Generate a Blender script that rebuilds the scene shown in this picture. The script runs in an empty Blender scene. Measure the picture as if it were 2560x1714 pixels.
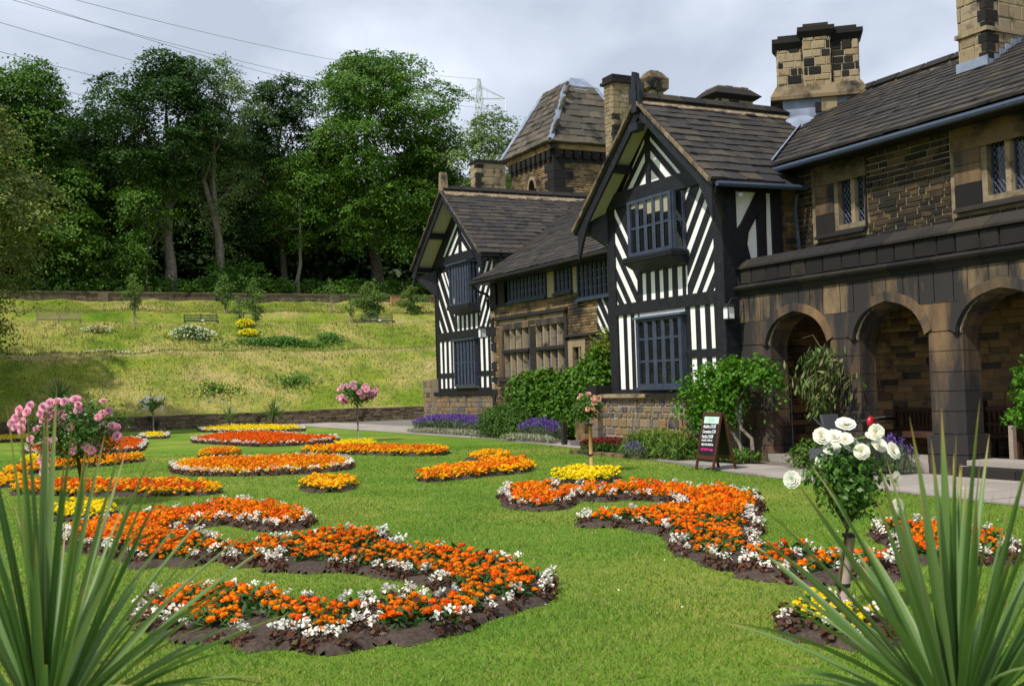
import bpy, math, random
import numpy as np
from mathutils import Vector, Matrix

SC = bpy.context.scene
COL = SC.collection
R = math.radians
random.seed(7)
RNG = np.random.default_rng(7)

# ------------------------------------------------------------------ camera
# X runs along the house front, +Y runs into the house, Z up; metres; eye at 1.6 m above the lawn
CAM_H = 1.6
FPX = 2759.0
yaw, pitch, roll = R(-63.19), R(2.24), R(-1.72)


def _w2c(d):
    x, y, z = d
    cy, sy = math.cos(yaw), math.sin(yaw)
    cp, sp = math.cos(pitch), math.sin(pitch)
    cr, sr = math.cos(roll), math.sin(roll)
    x, y = cy * x - sy * y, sy * x + cy * y
    y, z = cp * y + sp * z, -sp * y + cp * z
    u, v = x, -z
    u, v = cr * u - sr * v, sr * u + cr * v
    return np.array([u, y, -v])


CM = np.array([_w2c(e) for e in np.eye(3)]).T      # world -> (right, forward, up)


def ray(px, py):
    return CM.T @ np.array([(px - 1280) / FPX, 1, -(py - 857) / FPX])


def onz(px, py, z=0.0):
    d = ray(px, py)
    t = (z - CAM_H) / d[2]
    return np.array([d[0] * t, d[1] * t])


cam_d = bpy.data.cameras.new('camera')
cam = bpy.data.objects.new('camera', cam_d)
COL.objects.link(cam)
m3 = Matrix((CM[0], CM[2], -CM[1])).transposed()
cam.matrix_world = Matrix.Translation((0, 0, CAM_H)) @ m3.to_4x4()
cam_d.sensor_width = 36
cam_d.lens = FPX / 2560 * 36
cam_d.clip_start = 0.1
cam_d.clip_end = 3000
cam_d.dof.use_dof = True
cam_d.dof.focus_distance = 20
cam_d.dof.aperture_fstop = 6.5
SC.camera = cam

# ------------------------------------------------------------------ light
SUN_DIR = Vector((-0.34, 1.0, -1.42)).normalized()      # direction the light travels
world = bpy.data.worlds.new('World')
SC.world = world
world.use_nodes = True
nt = world.node_tree
nt.nodes.clear()
w_out = nt.nodes.new('ShaderNodeOutputWorld')
w_bg = nt.nodes.new('ShaderNodeBackground')
w_bg.inputs['Strength'].default_value = 0.113
w_sky = nt.nodes.new('ShaderNodeTexSky')
w_sky.sky_type = 'NISHITA'
w_sky.sun_disc = False
w_sky.sun_elevation = math.asin(-SUN_DIR.z)
w_sky.sun_rotation = math.atan2(-SUN_DIR.x, -SUN_DIR.y)
w_tc = nt.nodes.new('ShaderNodeTexCoord')
w_mp = nt.nodes.new('ShaderNodeMapping')
w_mp.inputs['Scale'].default_value = (1.0, 1.0, 2.2)
w_n = nt.nodes.new('ShaderNodeTexNoise')
w_n.inputs['Scale'].default_value = 3.0
w_n.inputs['Detail'].default_value = 6
w_n.inputs['Roughness'].default_value = 0.5
w_n.inputs['Distortion'].default_value = 0.4
w_r = nt.nodes.new('ShaderNodeValToRGB')
w_r.color_ramp.elements[0].position = 0.38
w_r.color_ramp.elements[0].color = (3.9, 4.35, 5.2, 1)
w_r.color_ramp.elements[1].position = 0.64
w_r.color_ramp.elements[1].color = (6.9, 7.35, 8.3, 1)
w_mx = nt.nodes.new('ShaderNodeMix')
w_mx.data_type = 'RGBA'
w_mx.inputs[0].default_value = 0.93
nt.links.new(w_tc.outputs['Generated'], w_mp.inputs['Vector'])
nt.links.new(w_mp.outputs[0], w_n.inputs['Vector'])
nt.links.new(w_n.outputs['Fac'], w_r.inputs[0])
nt.links.new(w_sky.outputs[0], w_mx.inputs[6])
nt.links.new(w_r.outputs[0], w_mx.inputs[7])
nt.links.new(w_mx.outputs[2], w_bg.inputs['Color'])
nt.links.new(w_bg.outputs[0], w_out.inputs[0])

sun_d = bpy.data.lights.new('sun', 'SUN')
sun_d.energy = 3.7
sun_d.angle = R(1.0)
sun_d.color = (1.0, 0.95, 0.86)
sun = bpy.data.objects.new('sun', sun_d)
COL.objects.link(sun)
sun.rotation_euler = SUN_DIR.to_track_quat('-Z', 'Y').to_euler()

SC.view_settings.view_transform = 'Standard'
SC.view_settings.look = 'None'
SC.view_settings.exposure = 0.38
SC.view_settings.gamma = 1
SC.view_settings.use_curve_mapping = False
SC.cycles.max_bounces = 6
SC.cycles.transparent_max_bounces = 6


# ------------------------------------------------------------------ materials
class NT:
    def __init__(s, name, rough=0.8, spec=0.3):
        s.m = bpy.data.materials.new(name)
        s.m.use_nodes = True
        s.t = s.m.node_tree
        s.b = s.t.nodes['Principled BSDF']
        s.b.inputs['Roughness'].default_value = rough
        s.b.inputs['Specular IOR Level'].default_value = spec
        s._pos = None

    def n(s, k, **kw):
        x = s.t.nodes.new(k)
        for a, v in kw.items():
            setattr(x, a, v)
        return x

    def l(s, a, b):
        s.t.links.new(a, b)

    def pos(s, scale=(1, 1, 1)):
        g = s.n('ShaderNodeNewGeometry')
        if scale == (1, 1, 1):
            return g.outputs['Position']
        v = s.n('ShaderNodeVectorMath', operation='MULTIPLY')
        s.l(g.outputs['Position'], v.inputs[0])
        v.inputs[1].default_value = scale
        return v.outputs[0]

    def noise(s, scale, detail=3, vec=None, rough=0.55, vs=(1, 1, 1)):
        n = s.n('ShaderNodeTexNoise')
        n.inputs['Scale'].default_value = scale
        n.inputs['Detail'].default_value = detail
        n.inputs['Roughness'].default_value = rough
        s.l(vec if vec is not None else s.pos(vs), n.inputs['Vector'])
        return n.outputs['Fac']

    def ramp(s, fac, stops, interp='LINEAR'):
        r = s.n('ShaderNodeValToRGB')
        r.color_ramp.interpolation = interp
        e = r.color_ramp.elements
        while len(e) < len(stops):
            e.new(0.5)
        for el, (p, c) in zip(e, stops):
            el.position = p
            el.color = (*c, 1) if len(c) == 3 else c
        s.l(fac, r.inputs[0])
        return r.outputs[0]

    def mix(s, fac, a, b, mode='MIX'):
        x = s.n('ShaderNodeMix', data_type='RGBA', blend_type=mode)
        if isinstance(fac, (int, float)):
            x.inputs[0].default_value = fac
        else:
            s.l(fac, x.inputs[0])
        for i, c in ((6, a), (7, b)):
            if isinstance(c, tuple):
                x.inputs[i].default_value = (*c, 1)
            else:
                s.l(c, x.inputs[i])
        return x.outputs[2]

    def rnd(s):
        o = s.n('ShaderNodeObjectInfo')
        g = s.n('ShaderNodeNewGeometry')
        a = s.n('ShaderNodeMath', operation='ADD')
        s.l(o.outputs['Random'], a.inputs[0])
        s.l(g.outputs['Random Per Island'], a.inputs[1])
        f = s.n('ShaderNodeMath', operation='FRACT')
        s.l(a.outputs[0], f.inputs[0])
        return f.outputs[0]

    def bump(s, h, strength=0.4, dist=0.02):
        b = s.n('ShaderNodeBump')
        b.inputs['Strength'].default_value = strength
        b.inputs['Distance'].default_value = dist
        s.l(h, b.inputs['Height'])
        s.l(b.outputs[0], s.b.inputs['Normal'])

    def col(s, c):
        if isinstance(c, tuple):
            s.b.inputs['Base Color'].default_value = (*c, 1)
        else:
            s.l(c, s.b.inputs['Base Color'])
        return s.m


def plain(name, c, rough=0.7, var=0.15, spec=0.3, scale=12, bump=0.15, metal=0.0):
    m = NT(name, rough, spec)
    n = m.noise(scale, 4)
    lo = tuple(x * (1 - var) for x in c)
    hi = tuple(min(1, x * (1 + var)) for x in c)
    m.col(m.ramp(n, [(0.3, lo), (0.7, hi)]))
    if bump:
        m.bump(n, bump, 0.01)
    m.b.inputs['Metallic'].default_value = metal
    return m.m


def stone(name, cols, soot=0.5, soot_scale=2.0, streak=False, sootcol=(0.018, 0.017, 0.016), rough=0.9, interp='LINEAR', softness=0.08):
    """per-stone random colour + sooty weathering patches that belong to the stone"""
    m = NT(name, rough, 0.15)
    r = m.rnd()
    k = len(cols)
    base = m.ramp(r, [(i / max(1, k - 1) if interp == 'LINEAR' else i / k, c) for i, c in enumerate(cols)], interp)
    fine = m.noise(35, 5, rough=0.7)
    base = m.mix(0.5, base, m.ramp(fine, [(0.25, (0.45, 0.43, 0.42)), (0.75, (1, 1, 1))]), 'MULTIPLY')
    sn = m.noise(soot_scale, 5, vs=(1, 1, 0.22) if streak else (1, 1, 1), rough=0.65)
    lo = 0.5 + (0.5 - soot) * 0.45
    f = m.ramp(sn, [(max(0, lo - softness), (0, 0, 0)), (min(1, lo + softness), (1, 1, 1))])
    c = m.mix(f, base, sootcol)
    m.col(c)
    m.bump(fine, 0.5, 0.02)
    return m.m


def leafmat(name, cols, trans=0.35, rough=0.55, clump=0.6, spec=0.25, lo=(0.60, 0.72, 0.55), hi=(1.28, 1.15, 0.9)):
    m = NT(name, rough, spec)
    g = m.n('ShaderNodeNewGeometry')
    c1 = m.ramp(g.outputs['Random Per Island'], [(i / (len(cols) - 1), c) for i, c in enumerate(cols)])
    n = m.noise(clump, 2)
    c2 = m.mix(0.55, c1, m.ramp(n, [(0.34, lo), (0.66, hi)]), 'MULTIPLY')
    m.col(c2)
    t = m.n('ShaderNodeBsdfTranslucent')
    m.l(c2, t.inputs['Color'])
    mx = m.n('ShaderNodeMixShader')
    mx.inputs[0].default_value = trans
    out = m.t.nodes['Material Output']
    m.l(m.b.outputs[0], mx.inputs[1])
    m.l(t.outputs[0], mx.inputs[2])
    m.l(mx.outputs[0], out.inputs['Surface'])
    return m.m


def petal(name, cols, trans=0.25):
    return leafmat(name, cols, trans, 0.6, 3.0, 0.1)


def grassmat():
    m = NT('lawn_grass', 0.9, 0.1)
    big = m.noise(0.35, 4)
    mid = m.noise(2.2, 4)
    fine = m.noise(60, 3, rough=0.7)
    c = m.ramp(big, [(0.3, (0.085, 0.185, 0.018)), (0.5, (0.14, 0.235, 0.026)), (0.68, (0.25, 0.275, 0.055))])
    c = m.mix(0.5, c, m.ramp(mid, [(0.3, (0.6, 0.72, 0.6)), (0.7, (1.3, 1.2, 1.1))]), 'MULTIPLY')
    c = m.mix(0.6, c, m.ramp(fine, [(0.25, (0.4, 0.48, 0.4)), (0.75, (1.35, 1.3, 1.2))]), 'MULTIPLY')
    m.bump(fine, 0.8, 0.03)
    return m.col(c)


def hillmat():
    m = NT('rough_hill_grass', 0.95, 0.05)
    a = m.noise(0.22, 5, vs=(1, 1, 2.0), rough=0.6)
    b = m.noise(1.1, 5, rough=0.65)
    fine = m.noise(9, 4, vs=(1, 1, 0.4), rough=0.75)
    c = m.ramp(a, [(0.3, (0.11, 0.21, 0.018)), (0.45, (0.22, 0.29, 0.035)), (0.6, (0.37, 0.35, 0.10)), (0.75, (0.50, 0.40, 0.20))])
    c = m.mix(0.75, c, m.ramp(b, [(0.3, (0.45, 0.62, 0.35)), (0.5, (1, 1, 1)), (0.72, (1.45, 1.2, 1.15))]), 'MULTIPLY')
    c = m.mix(0.6, c, m.ramp(fine, [(0.28, (0.5, 0.55, 0.5)), (0.7, (1.25, 1.2, 1.2))]), 'MULTIPLY')
    g = m.n('ShaderNodeNewGeometry')
    sp = m.n('ShaderNodeSeparateXYZ')
    m.l(g.outputs['Position'], sp.inputs[0])
    for x0, w in ((-60.6, .75), (-65.9, .5)):
        d = m.n('ShaderNodeMath', operation='SUBTRACT')
        m.l(sp.outputs[0], d.inputs[0])
        d.inputs[1].default_value = x0
        ab = m.n('ShaderNodeMath', operation='ABSOLUTE')
        m.l(d.outputs[0], ab.inputs[0])
        wb = m.n('ShaderNodeMath', operation='MULTIPLY_ADD')
        m.l(b, wb.inputs[0])
        wb.inputs[1].default_value = -w
        m.l(ab.outputs[0], wb.inputs[2])
        f = m.ramp(wb.outputs[0], [(0.0, (.5, .5, .5)), (min(1, w * .6), (0, 0, 0))])
        c = m.mix(f, c, (0.42, 0.32, 0.16))
    m.bump(fine, 1.0, 0.15)
    return m.col(c)


M = {}
M['lawn'] = grassmat()
M['hill'] = hillmat()
M['white'] = plain('white_plaster', (0.80, 0.80, 0.79), 0.85, 0.09, 0.1, 3)
M['cream'] = plain('cream_plaster', (0.50, 0.47, 0.36), 0.85, 0.08, 0.1)
M['timber'] = plain('black_painted_timber', (0.012, 0.013, 0.017), 0.5, 0.4, 0.35, 8, 0.3)
M['bluewood'] = plain('blue_grey_painted_wood', (0.038, 0.050, 0.078), 0.45, 0.25, 0.35, 6, 0.2)
M['gutter'] = plain('grey_gutter_paint', (0.045, 0.062, 0.10), 0.4, 0.15, 0.4)
M['lead'] = plain('lead_sheet', (0.21, 0.245, 0.33), 0.5, 0.3, 0.4, 3, 0.2)
M['mortar'] = plain('pale_mortar', (0.36, 0.30, 0.21), 0.95, 0.25, 0.05, 20)
M['darkmortar'] = plain('sooty_mortar', (0.20, 0.16, 0.105), 0.95, 0.4, 0.05, 5)
M['sand'] = stone('sandstone_rubble', [(0.23, 0.145, 0.065), (0.30, 0.20, 0.095), (0.14, 0.095, 0.055), (0.27, 0.17, 0.075), (0.07, 0.055, 0.04), (0.34, 0.24, 0.12)], 0.38, 0.9)
M['sandclean'] = stone('pale_sandstone', [(0.31, 0.24, 0.145), (0.36, 0.28, 0.175), (0.25, 0.19, 0.115), (0.34, 0.27, 0.18)], 0.27, 2.0)
M['ridgemortar'] = plain('ridge_pointing', (0.24, 0.185, 0.12), 0.95, 0.35, 0.05, 9, 0.5)
M['chim'] = stone('chimney_stone', [(0.33, 0.25, 0.145), (0.38, 0.30, 0.19), (0.27, 0.20, 0.115), (0.35, 0.275, 0.175), (0.022, 0.021, 0.02), (0.03, 0.027, 0.024)], 0.25, 3.0, interp='CONSTANT')
M['black'] = stone('blackened_stone', [(0.022, 0.021, 0.022), (0.035, 0.031, 0.027), (0.018, 0.018, 0.02), (0.05, 0.042, 0.032)], 0.3, 1.5)
M['upper'] = stone('dark_coursed_stone', [(0.025, 0.022, 0.019), (0.045, 0.036, 0.026), (0.13, 0.088, 0.045), (0.03, 0.026, 0.022), (0.085, 0.06, 0.034), (0.02, 0.019, 0.018)], 0.42, 1.3)
M['ashlar'] = stone('weathered_ashlar', [(0.22, 0.155, 0.085), (0.30, 0.21, 0.12), (0.15, 0.11, 0.065), (0.27, 0.20, 0.12)], 0.62, 1.9, True, (0.036, 0.033, 0.032), softness=0.10)
M['pier'] = stone('weathered_pier_stone', [(0.20, 0.14, 0.08), (0.27, 0.165, 0.08), (0.13, 0.10, 0.07)], 0.62, 1.6, True, (0.036, 0.033, 0.033), softness=0.11)
M['inner'] = stone('loggia_inner_brickwork', [(0.300, 0.188, 0.090), (0.225, 0.150, 0.078), (0.360, 0.225, 0.105), (0.255, 0.150, 0.075), (0.060, 0.051, 0.045), (0.315, 0.210, 0.105)], 0.3, 1.5)
M['plinth'] = stone('mixed_plinth_stone', [(0.280, 0.210, 0.140), (0.112, 0.109, 0.119), (0.308, 0.231, 0.140), (0.168, 0.140, 0.126), (0.280, 0.168, 0.084), (0.238, 0.203, 0.098), (0.210, 0.154, 0.126), (0.084, 0.077, 0.077)], 0.22, 4.0)
M['dry'] = stone('dry_stone', [(0.22, 0.165, 0.10), (0.16, 0.12, 0.08), (0.27, 0.21, 0.14), (0.12, 0.09, 0.065)], 0.33, 1.5)
M['slate'] = stone('stone_slate', [(0.046, 0.042, 0.040), (0.058, 0.051, 0.046), (0.038, 0.036, 0.036), (0.050, 0.045, 0.042), (0.082, 0.068, 0.054), (0.043, 0.040, 0.039)], 0.25, 2.5, rough=0.7)
M['slatebrown'] = stone('brown_stone_slate', [(0.11, 0.095, 0.075), (0.085, 0.075, 0.062), (0.15, 0.125, 0.095), (0.075, 0.068, 0.058)], 0.25, 1.5, rough=0.75)
M['flag'] = stone('path_flagstone', [(0.360, 0.318, 0.282), (0.324, 0.294, 0.270), (0.408, 0.360, 0.318), (0.300, 0.270, 0.240)], 0.12, 0.8, sootcol=(0.16, 0.145, 0.13), rough=0.8)
M['flagjoint'] = plain('path_joint_sand', (0.15, 0.135, 0.12), 0.95, 0.3)
M['soil'] = plain('bed_soil', (0.060, 0.045, 0.037), 1.0, 0.4, 0.05, 30, 1.0)
M['bark'] = plain('tree_bark', (0.10, 0.085, 0.065), 0.95, 0.4, 0.05, 5, 0.8)
M['barklight'] = plain('pale_tree_bark', (0.17, 0.15, 0.12), 0.95, 0.35, 0.05, 5, 0.8)
M['stake'] = plain('weathered_stake', (0.30, 0.24, 0.19), 0.8, 0.15, 0.1, 20)
M['stakenew'] = plain('new_pine_stake', (0.42, 0.26, 0.10), 0.75, 0.15, 0.1, 20)
M['rubber'] = plain('black_rubber', (0.012, 0.012, 0.012), 0.6, 0.1)
M['darkwood'] = plain('dark_stained_wood', (0.065, 0.024, 0.013), 0.45, 0.35, 0.35, 25, 0.2)
M['board'] = plain('chalkboard', (0.010, 0.010, 0.011), 0.6, 0.2)
M['chalk'] = plain('white_chalk', (0.8, 0.82, 0.85), 0.9, 0.05, 0.05)
M['pinkchalk'] = plain('pink_chalk', (0.75, 0.04, 0.30), 0.9, 0.05, 0.05)
M['mint'] = plain('pale_mint_card', (0.50, 0.68, 0.60), 0.6, 0.03)
M['mintlogo'] = plain('green_print', (0.22, 0.55, 0.22), 0.6, 0.03)
M['greyprint'] = plain('grey_print', (0.33, 0.42, 0.42), 0.6, 0.03)
M['benchwood'] = plain('brown_bench_wood', (0.060, 0.030, 0.020), 0.65, 0.3, 0.2, 15, 0.3)
M['benchgreen'] = plain('dark_green_bench_paint', (0.03, 0.05, 0.055), 0.5, 0.2)
M['steel'] = plain('wire_steel', (0.10, 0.11, 0.13), 0.5, 0.1)
M['pylon'] = plain('galvanised_steel', (0.42, 0.46, 0.50), 0.5, 0.1)
M['red'] = plain('glossy_red_plastic', (0.42, 0.010, 0.025), 0.2, 0.05, 0.6)
M['greyvinyl'] = plain('grey_seat_vinyl', (0.075, 0.078, 0.09), 0.5, 0.1)
M['lampglass'] = plain('frosted_lamp_glass', (0.72, 0.75, 0.78), 0.3, 0.03)
M['infow'] = plain('varnished_board', (0.36, 0.22, 0.07), 0.5, 0.15)
g_ = NT('dark_window_glass', 0.06, 0.5)
g_.col((0.008, 0.010, 0.013))
g_.bump(g_.noise(5, 2), 0.25, 0.03)
M['glass'] = g_.m
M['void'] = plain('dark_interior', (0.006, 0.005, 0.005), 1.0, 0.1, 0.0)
M['curtain'] = plain('cream_blind', (0.30, 0.28, 0.20), 0.9, 0.05)

M['beech'] = leafmat('beech_leaves', [(0.043, 0.109, 0.012), (0.081, 0.180, 0.019), (0.128, 0.242, 0.028)], 0.3)
M['beechdark'] = leafmat('dark_tree_leaves', [(0.017, 0.051, 0.009), (0.032, 0.082, 0.012), (0.053, 0.114, 0.017)], 0.25)
M['ash'] = leafmat('pale_tree_leaves', [(0.10, 0.17, 0.055), (0.15, 0.225, 0.075), (0.19, 0.26, 0.095)], 0.3)
M['conifer'] = leafmat('yellow_green_foliage', [(0.081, 0.126, 0.027), (0.150, 0.196, 0.042), (0.230, 0.275, 0.058)], 0.25)
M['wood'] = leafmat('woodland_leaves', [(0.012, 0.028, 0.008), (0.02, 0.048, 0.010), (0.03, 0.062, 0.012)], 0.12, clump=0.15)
M['nettle'] = leafmat('bright_undergrowth', [(0.06, 0.16, 0.02), (0.10, 0.22, 0.03), (0.13, 0.24, 0.04)], 0.3)
M['sap'] = leafmat('sapling_leaves', [(0.08, 0.15, 0.03), (0.12, 0.20, 0.045), (0.17, 0.26, 0.06)], 0.35)
M['ivy'] = leafmat('creeper_leaves', [(0.040, 0.115, 0.009), (0.081, 0.190, 0.016), (0.127, 0.253, 0.025)], 0.3)
M['ivyyel'] = leafmat('young_creeper_leaves', [(0.12, 0.18, 0.02), (0.22, 0.26, 0.03), (0.16, 0.20, 0.02)], 0.3)
M['wist'] = leafmat('bright_shrub_leaves', [(0.035, 0.13, 0.006), (0.07, 0.20, 0.010), (0.12, 0.28, 0.018)], 0.35)
M['climb'] = leafmat('drooping_climber_leaves', [(0.06, 0.14, 0.03), (0.13, 0.21, 0.05), (0.28, 0.26, 0.15), (0.04, 0.10, 0.02)], 0.25)
M['bush'] = leafmat('fine_bush_leaves', [(0.04, 0.10, 0.012), (0.075, 0.15, 0.02), (0.11, 0.20, 0.035)], 0.3)
M['peren'] = leafmat('perennial_leaves', [(0.06, 0.14, 0.03), (0.11, 0.21, 0.04), (0.20, 0.28, 0.05)], 0.3)
M['silver'] = leafmat('silver_foliage', [(0.20, 0.23, 0.17), (0.30, 0.32, 0.24), (0.38, 0.36, 0.27)], 0.2)
M['lavleaf'] = leafmat('lavender_leaves', [(0.10, 0.14, 0.09), (0.14, 0.18, 0.11), (0.07, 0.11, 0.05)], 0.2)
M['lavflower'] = petal('lavender_flowers', [(0.112, 0.062, 0.325), (0.175, 0.100, 0.450), (0.125, 0.075, 0.250)])
M['redheath'] = petal('red_heather', [(0.22, 0.02, 0.03), (0.12, 0.03, 0.02), (0.30, 0.04, 0.05)])
M['marileaf'] = leafmat('marigold_leaves', [(0.018, 0.055, 0.010), (0.035, 0.095, 0.014), (0.06, 0.13, 0.02)], 0.2)
M['orange'] = petal('orange_marigold_petals', [(0.62, 0.105, 0.002), (0.80, 0.19, 0.003), (0.86, 0.28, 0.004)])
M['redor'] = petal('red_orange_marigold_petals', [(0.62, 0.06, 0.002), (0.74, 0.10, 0.003), (0.80, 0.17, 0.004)])
M['amber'] = petal('amber_marigold_petals', [(0.86, 0.30, 0.004), (0.90, 0.42, 0.006), (0.88, 0.52, 0.008)])
M['yellow'] = petal('yellow_marigold_petals', [(0.88, 0.62, 0.008), (0.90, 0.72, 0.015), (0.85, 0.55, 0.006)])
M['begleaf'] = leafmat('bronze_begonia_leaves', [(0.055, 0.018, 0.012), (0.10, 0.035, 0.02), (0.075, 0.045, 0.02)], 0.15, 0.4)
M['begfl'] = petal('white_begonia_petals', [(0.80, 0.76, 0.76), (0.86, 0.84, 0.84), (0.78, 0.68, 0.69)])
M['rosewhite'] = petal('white_rose_petals', [(0.86, 0.86, 0.85), (0.90, 0.90, 0.89), (0.84, 0.83, 0.80)], 0.3)
M['rosepink'] = petal('pink_rose_petals', [(0.72, 0.24, 0.42), (0.80, 0.38, 0.56), (0.84, 0.50, 0.64)], 0.3)
M['rosesalmon'] = petal('salmon_rose_petals', [(0.80, 0.30, 0.26), (0.84, 0.48, 0.38), (0.86, 0.62, 0.50)], 0.3)
M['roseleaf'] = leafmat('rose_leaves', [(0.030, 0.095, 0.012), (0.06, 0.15, 0.02), (0.10, 0.19, 0.03)], 0.25, 0.4)
M['stem'] = plain('green_brown_stem', (0.09, 0.08, 0.03), 0.8, 0.3)
M['tuft'] = leafmat('hill_grass_tufts', [(0.13, 0.19, 0.03), (0.26, 0.26, 0.07), (0.36, 0.29, 0.12), (0.10, 0.17, 0.02)], 0.3)
M['blade'] = leafmat('lawn_blades', [(0.10, 0.225, 0.018), (0.15, 0.28, 0.026), (0.20, 0.31, 0.04), (0.32, 0.32, 0.10)], 0.4, clump=0.8, lo=(0.6, 0.82, 0.7), hi=(1.5, 1.15, 1.3))
M['daisy'] = petal('daisy_petals', [(0.6, 0.6, 0.52), (0.7, 0.7, 0.62), (0.5, 0.52, 0.42)])
M['ragwort'] = petal('yellow_wild_flowers', [(0.75, 0.6, 0.01), (0.8, 0.7, 0.02)])


def swordmat():
    m = NT('sword_leaf', 0.42, 0.4)
    tc = m.n('ShaderNodeTexCoord')
    sep = m.n('ShaderNodeSeparateXYZ')
    m.l(tc.outputs['UV'], sep.inputs[0])
    o = m.n('ShaderNodeObjectInfo')
    base = m.ramp(o.outputs['Random'], [(0, (0.080, 0.165, 0.034)), (0.5, (0.130, 0.225, 0.052)), (1, (0.20, 0.28, 0.10))])
    stripes = m.n('ShaderNodeTexNoise')
    stripes.inputs['Scale'].default_value = 1.0
    stripes.inputs['Detail'].default_value = 4
    vm = m.n('ShaderNodeVectorMath', operation='MULTIPLY')
    m.l(tc.outputs['UV'], vm.inputs[0])
    vm.inputs[1].default_value = (22, 1.2, 1)
    m.l(vm.outputs[0], stripes.inputs['Vector'])
    c = m.mix(0.5, base, m.ramp(stripes.outputs['Fac'], [(0.3, (0.6, 0.65, 0.6)), (0.7, (1.25, 1.2, 1.2))]), 'MULTIPLY')
    tip = m.ramp(sep.outputs['Y'], [(0.0, (0.75, 0.85, 0.75)), (0.85, (1, 1, 1)), (1.0, (1, 1, 1))])
    c = m.mix(1.0, c, tip, 'MULTIPLY')
    c = m.mix(m.ramp(sep.outputs['Y'], [(0.80, (0, 0, 0)), (1.0, (0.95, 0.95, 0.95))]), c, (0.34, 0.24, 0.06))
    m.col(c)
    t = m.n('ShaderNodeBsdfTranslucent')
    m.l(c, t.inputs['Color'])
    mx = m.n('ShaderNodeMixShader')
    mx.inputs[0].default_value = 0.3
    m.l(m.b.outputs[0], mx.inputs[1])
    m.l(t.outputs[0], mx.inputs[2])
    m.l(mx.outputs[0], m.t.nodes['Material Output'].inputs['Surface'])
    return m.m


M['sword'] = swordmat()


# ------------------------------------------------------------------ object helpers
def tag(o, label=None, cat=None, group=None, kind=None):
    if label:
        o['label'] = label
    if cat:
        o['category'] = cat
    if group:
        o['group'] = group
    if kind:
        o['kind'] = kind
    return o


def link(name, me, mat=None, parent=None, kind=None):
    o = bpy.data.objects.new(name, me)
    COL.objects.link(o)
    if mat is not None and me is not None and not me.materials:
        me.materials.append(mat)
    if parent is not None:
        o.parent = parent
    if kind:
        o['kind'] = kind
    return o


def empty(name, loc=(0, 0, 0)):
    o = bpy.data.objects.new(name, None)
    o.empty_display_size = 0.2
    o.location = loc
    COL.objects.link(o)
    return o


def mesh(name, V, F, mat=None, smooth=False):
    me = bpy.data.meshes.new(name)
    me.from_pydata([tuple(v) for v in V], [], [tuple(f) for f in F])
    me.update()
    if mat is not None:
        me.materials.append(mat)
    if smooth:
        me.polygons.foreach_set('use_smooth', [True] * len(me.polygons))
    return me


def mesh_np(name, V, k, mat=None, smooth=False, matidx=None, mats=None):
    """V: (n*k,3) array, faces are consecutive k-gons"""
    V = np.asarray(V, dtype=np.float32).reshape(-1, 3)
    n = len(V) // k
    me = bpy.data.meshes.new(name)
    me.vertices.add(len(V))
    me.vertices.foreach_set('co', V.ravel())
    me.loops.add(len(V))
    me.loops.foreach_set('vertex_index', np.arange(len(V), dtype=np.int32))
    me.polygons.add(n)
    me.polygons.foreach_set('loop_start', np.arange(n, dtype=np.int32) * k)
    me.polygons.foreach_set('loop_total', np.full(n, k, dtype=np.int32))
    if mats:
        for x in mats:
            me.materials.append(x)
        me.polygons.foreach_set('material_index', np.asarray(matidx, dtype=np.int32))
    elif mat is not None:
        me.materials.append(mat)
    me.update(calc_edges=True)
    if smooth:
        me.polygons.foreach_set('use_smooth', [True] * n)
    return me


def mesh_rep(name, BV, BF, T, mat):
    """base mesh (BV verts, BF faces, all same k) repeated under transforms T: (n,3,4)"""
    BV = np.asarray(BV, float)
    BF = np.asarray(BF, int)
    T = np.asarray(T, float)
    P = np.einsum('nij,vj->nvi', T[:, :, :3], BV) + T[:, None, :, 3]
    n, v = P.shape[:2]
    k = BF.shape[1]
    F = (BF[None] + (np.arange(n) * v)[:, None, None]).reshape(-1)
    me = bpy.data.meshes.new(name)
    me.vertices.add(n * v)
    me.vertices.foreach_set('co', P.astype(np.float32).ravel())
    nf = len(F) // k
    me.loops.add(len(F))
    me.loops.foreach_set('vertex_index', F.astype(np.int32))
    me.polygons.add(nf)
    me.polygons.foreach_set('loop_start', np.arange(nf, dtype=np.int32) * k)
    me.polygons.foreach_set('loop_total', np.full(nf, k, dtype=np.int32))
    if mat is not None:
        me.materials.append(mat)
    me.update(calc_edges=True)
    return me


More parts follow.
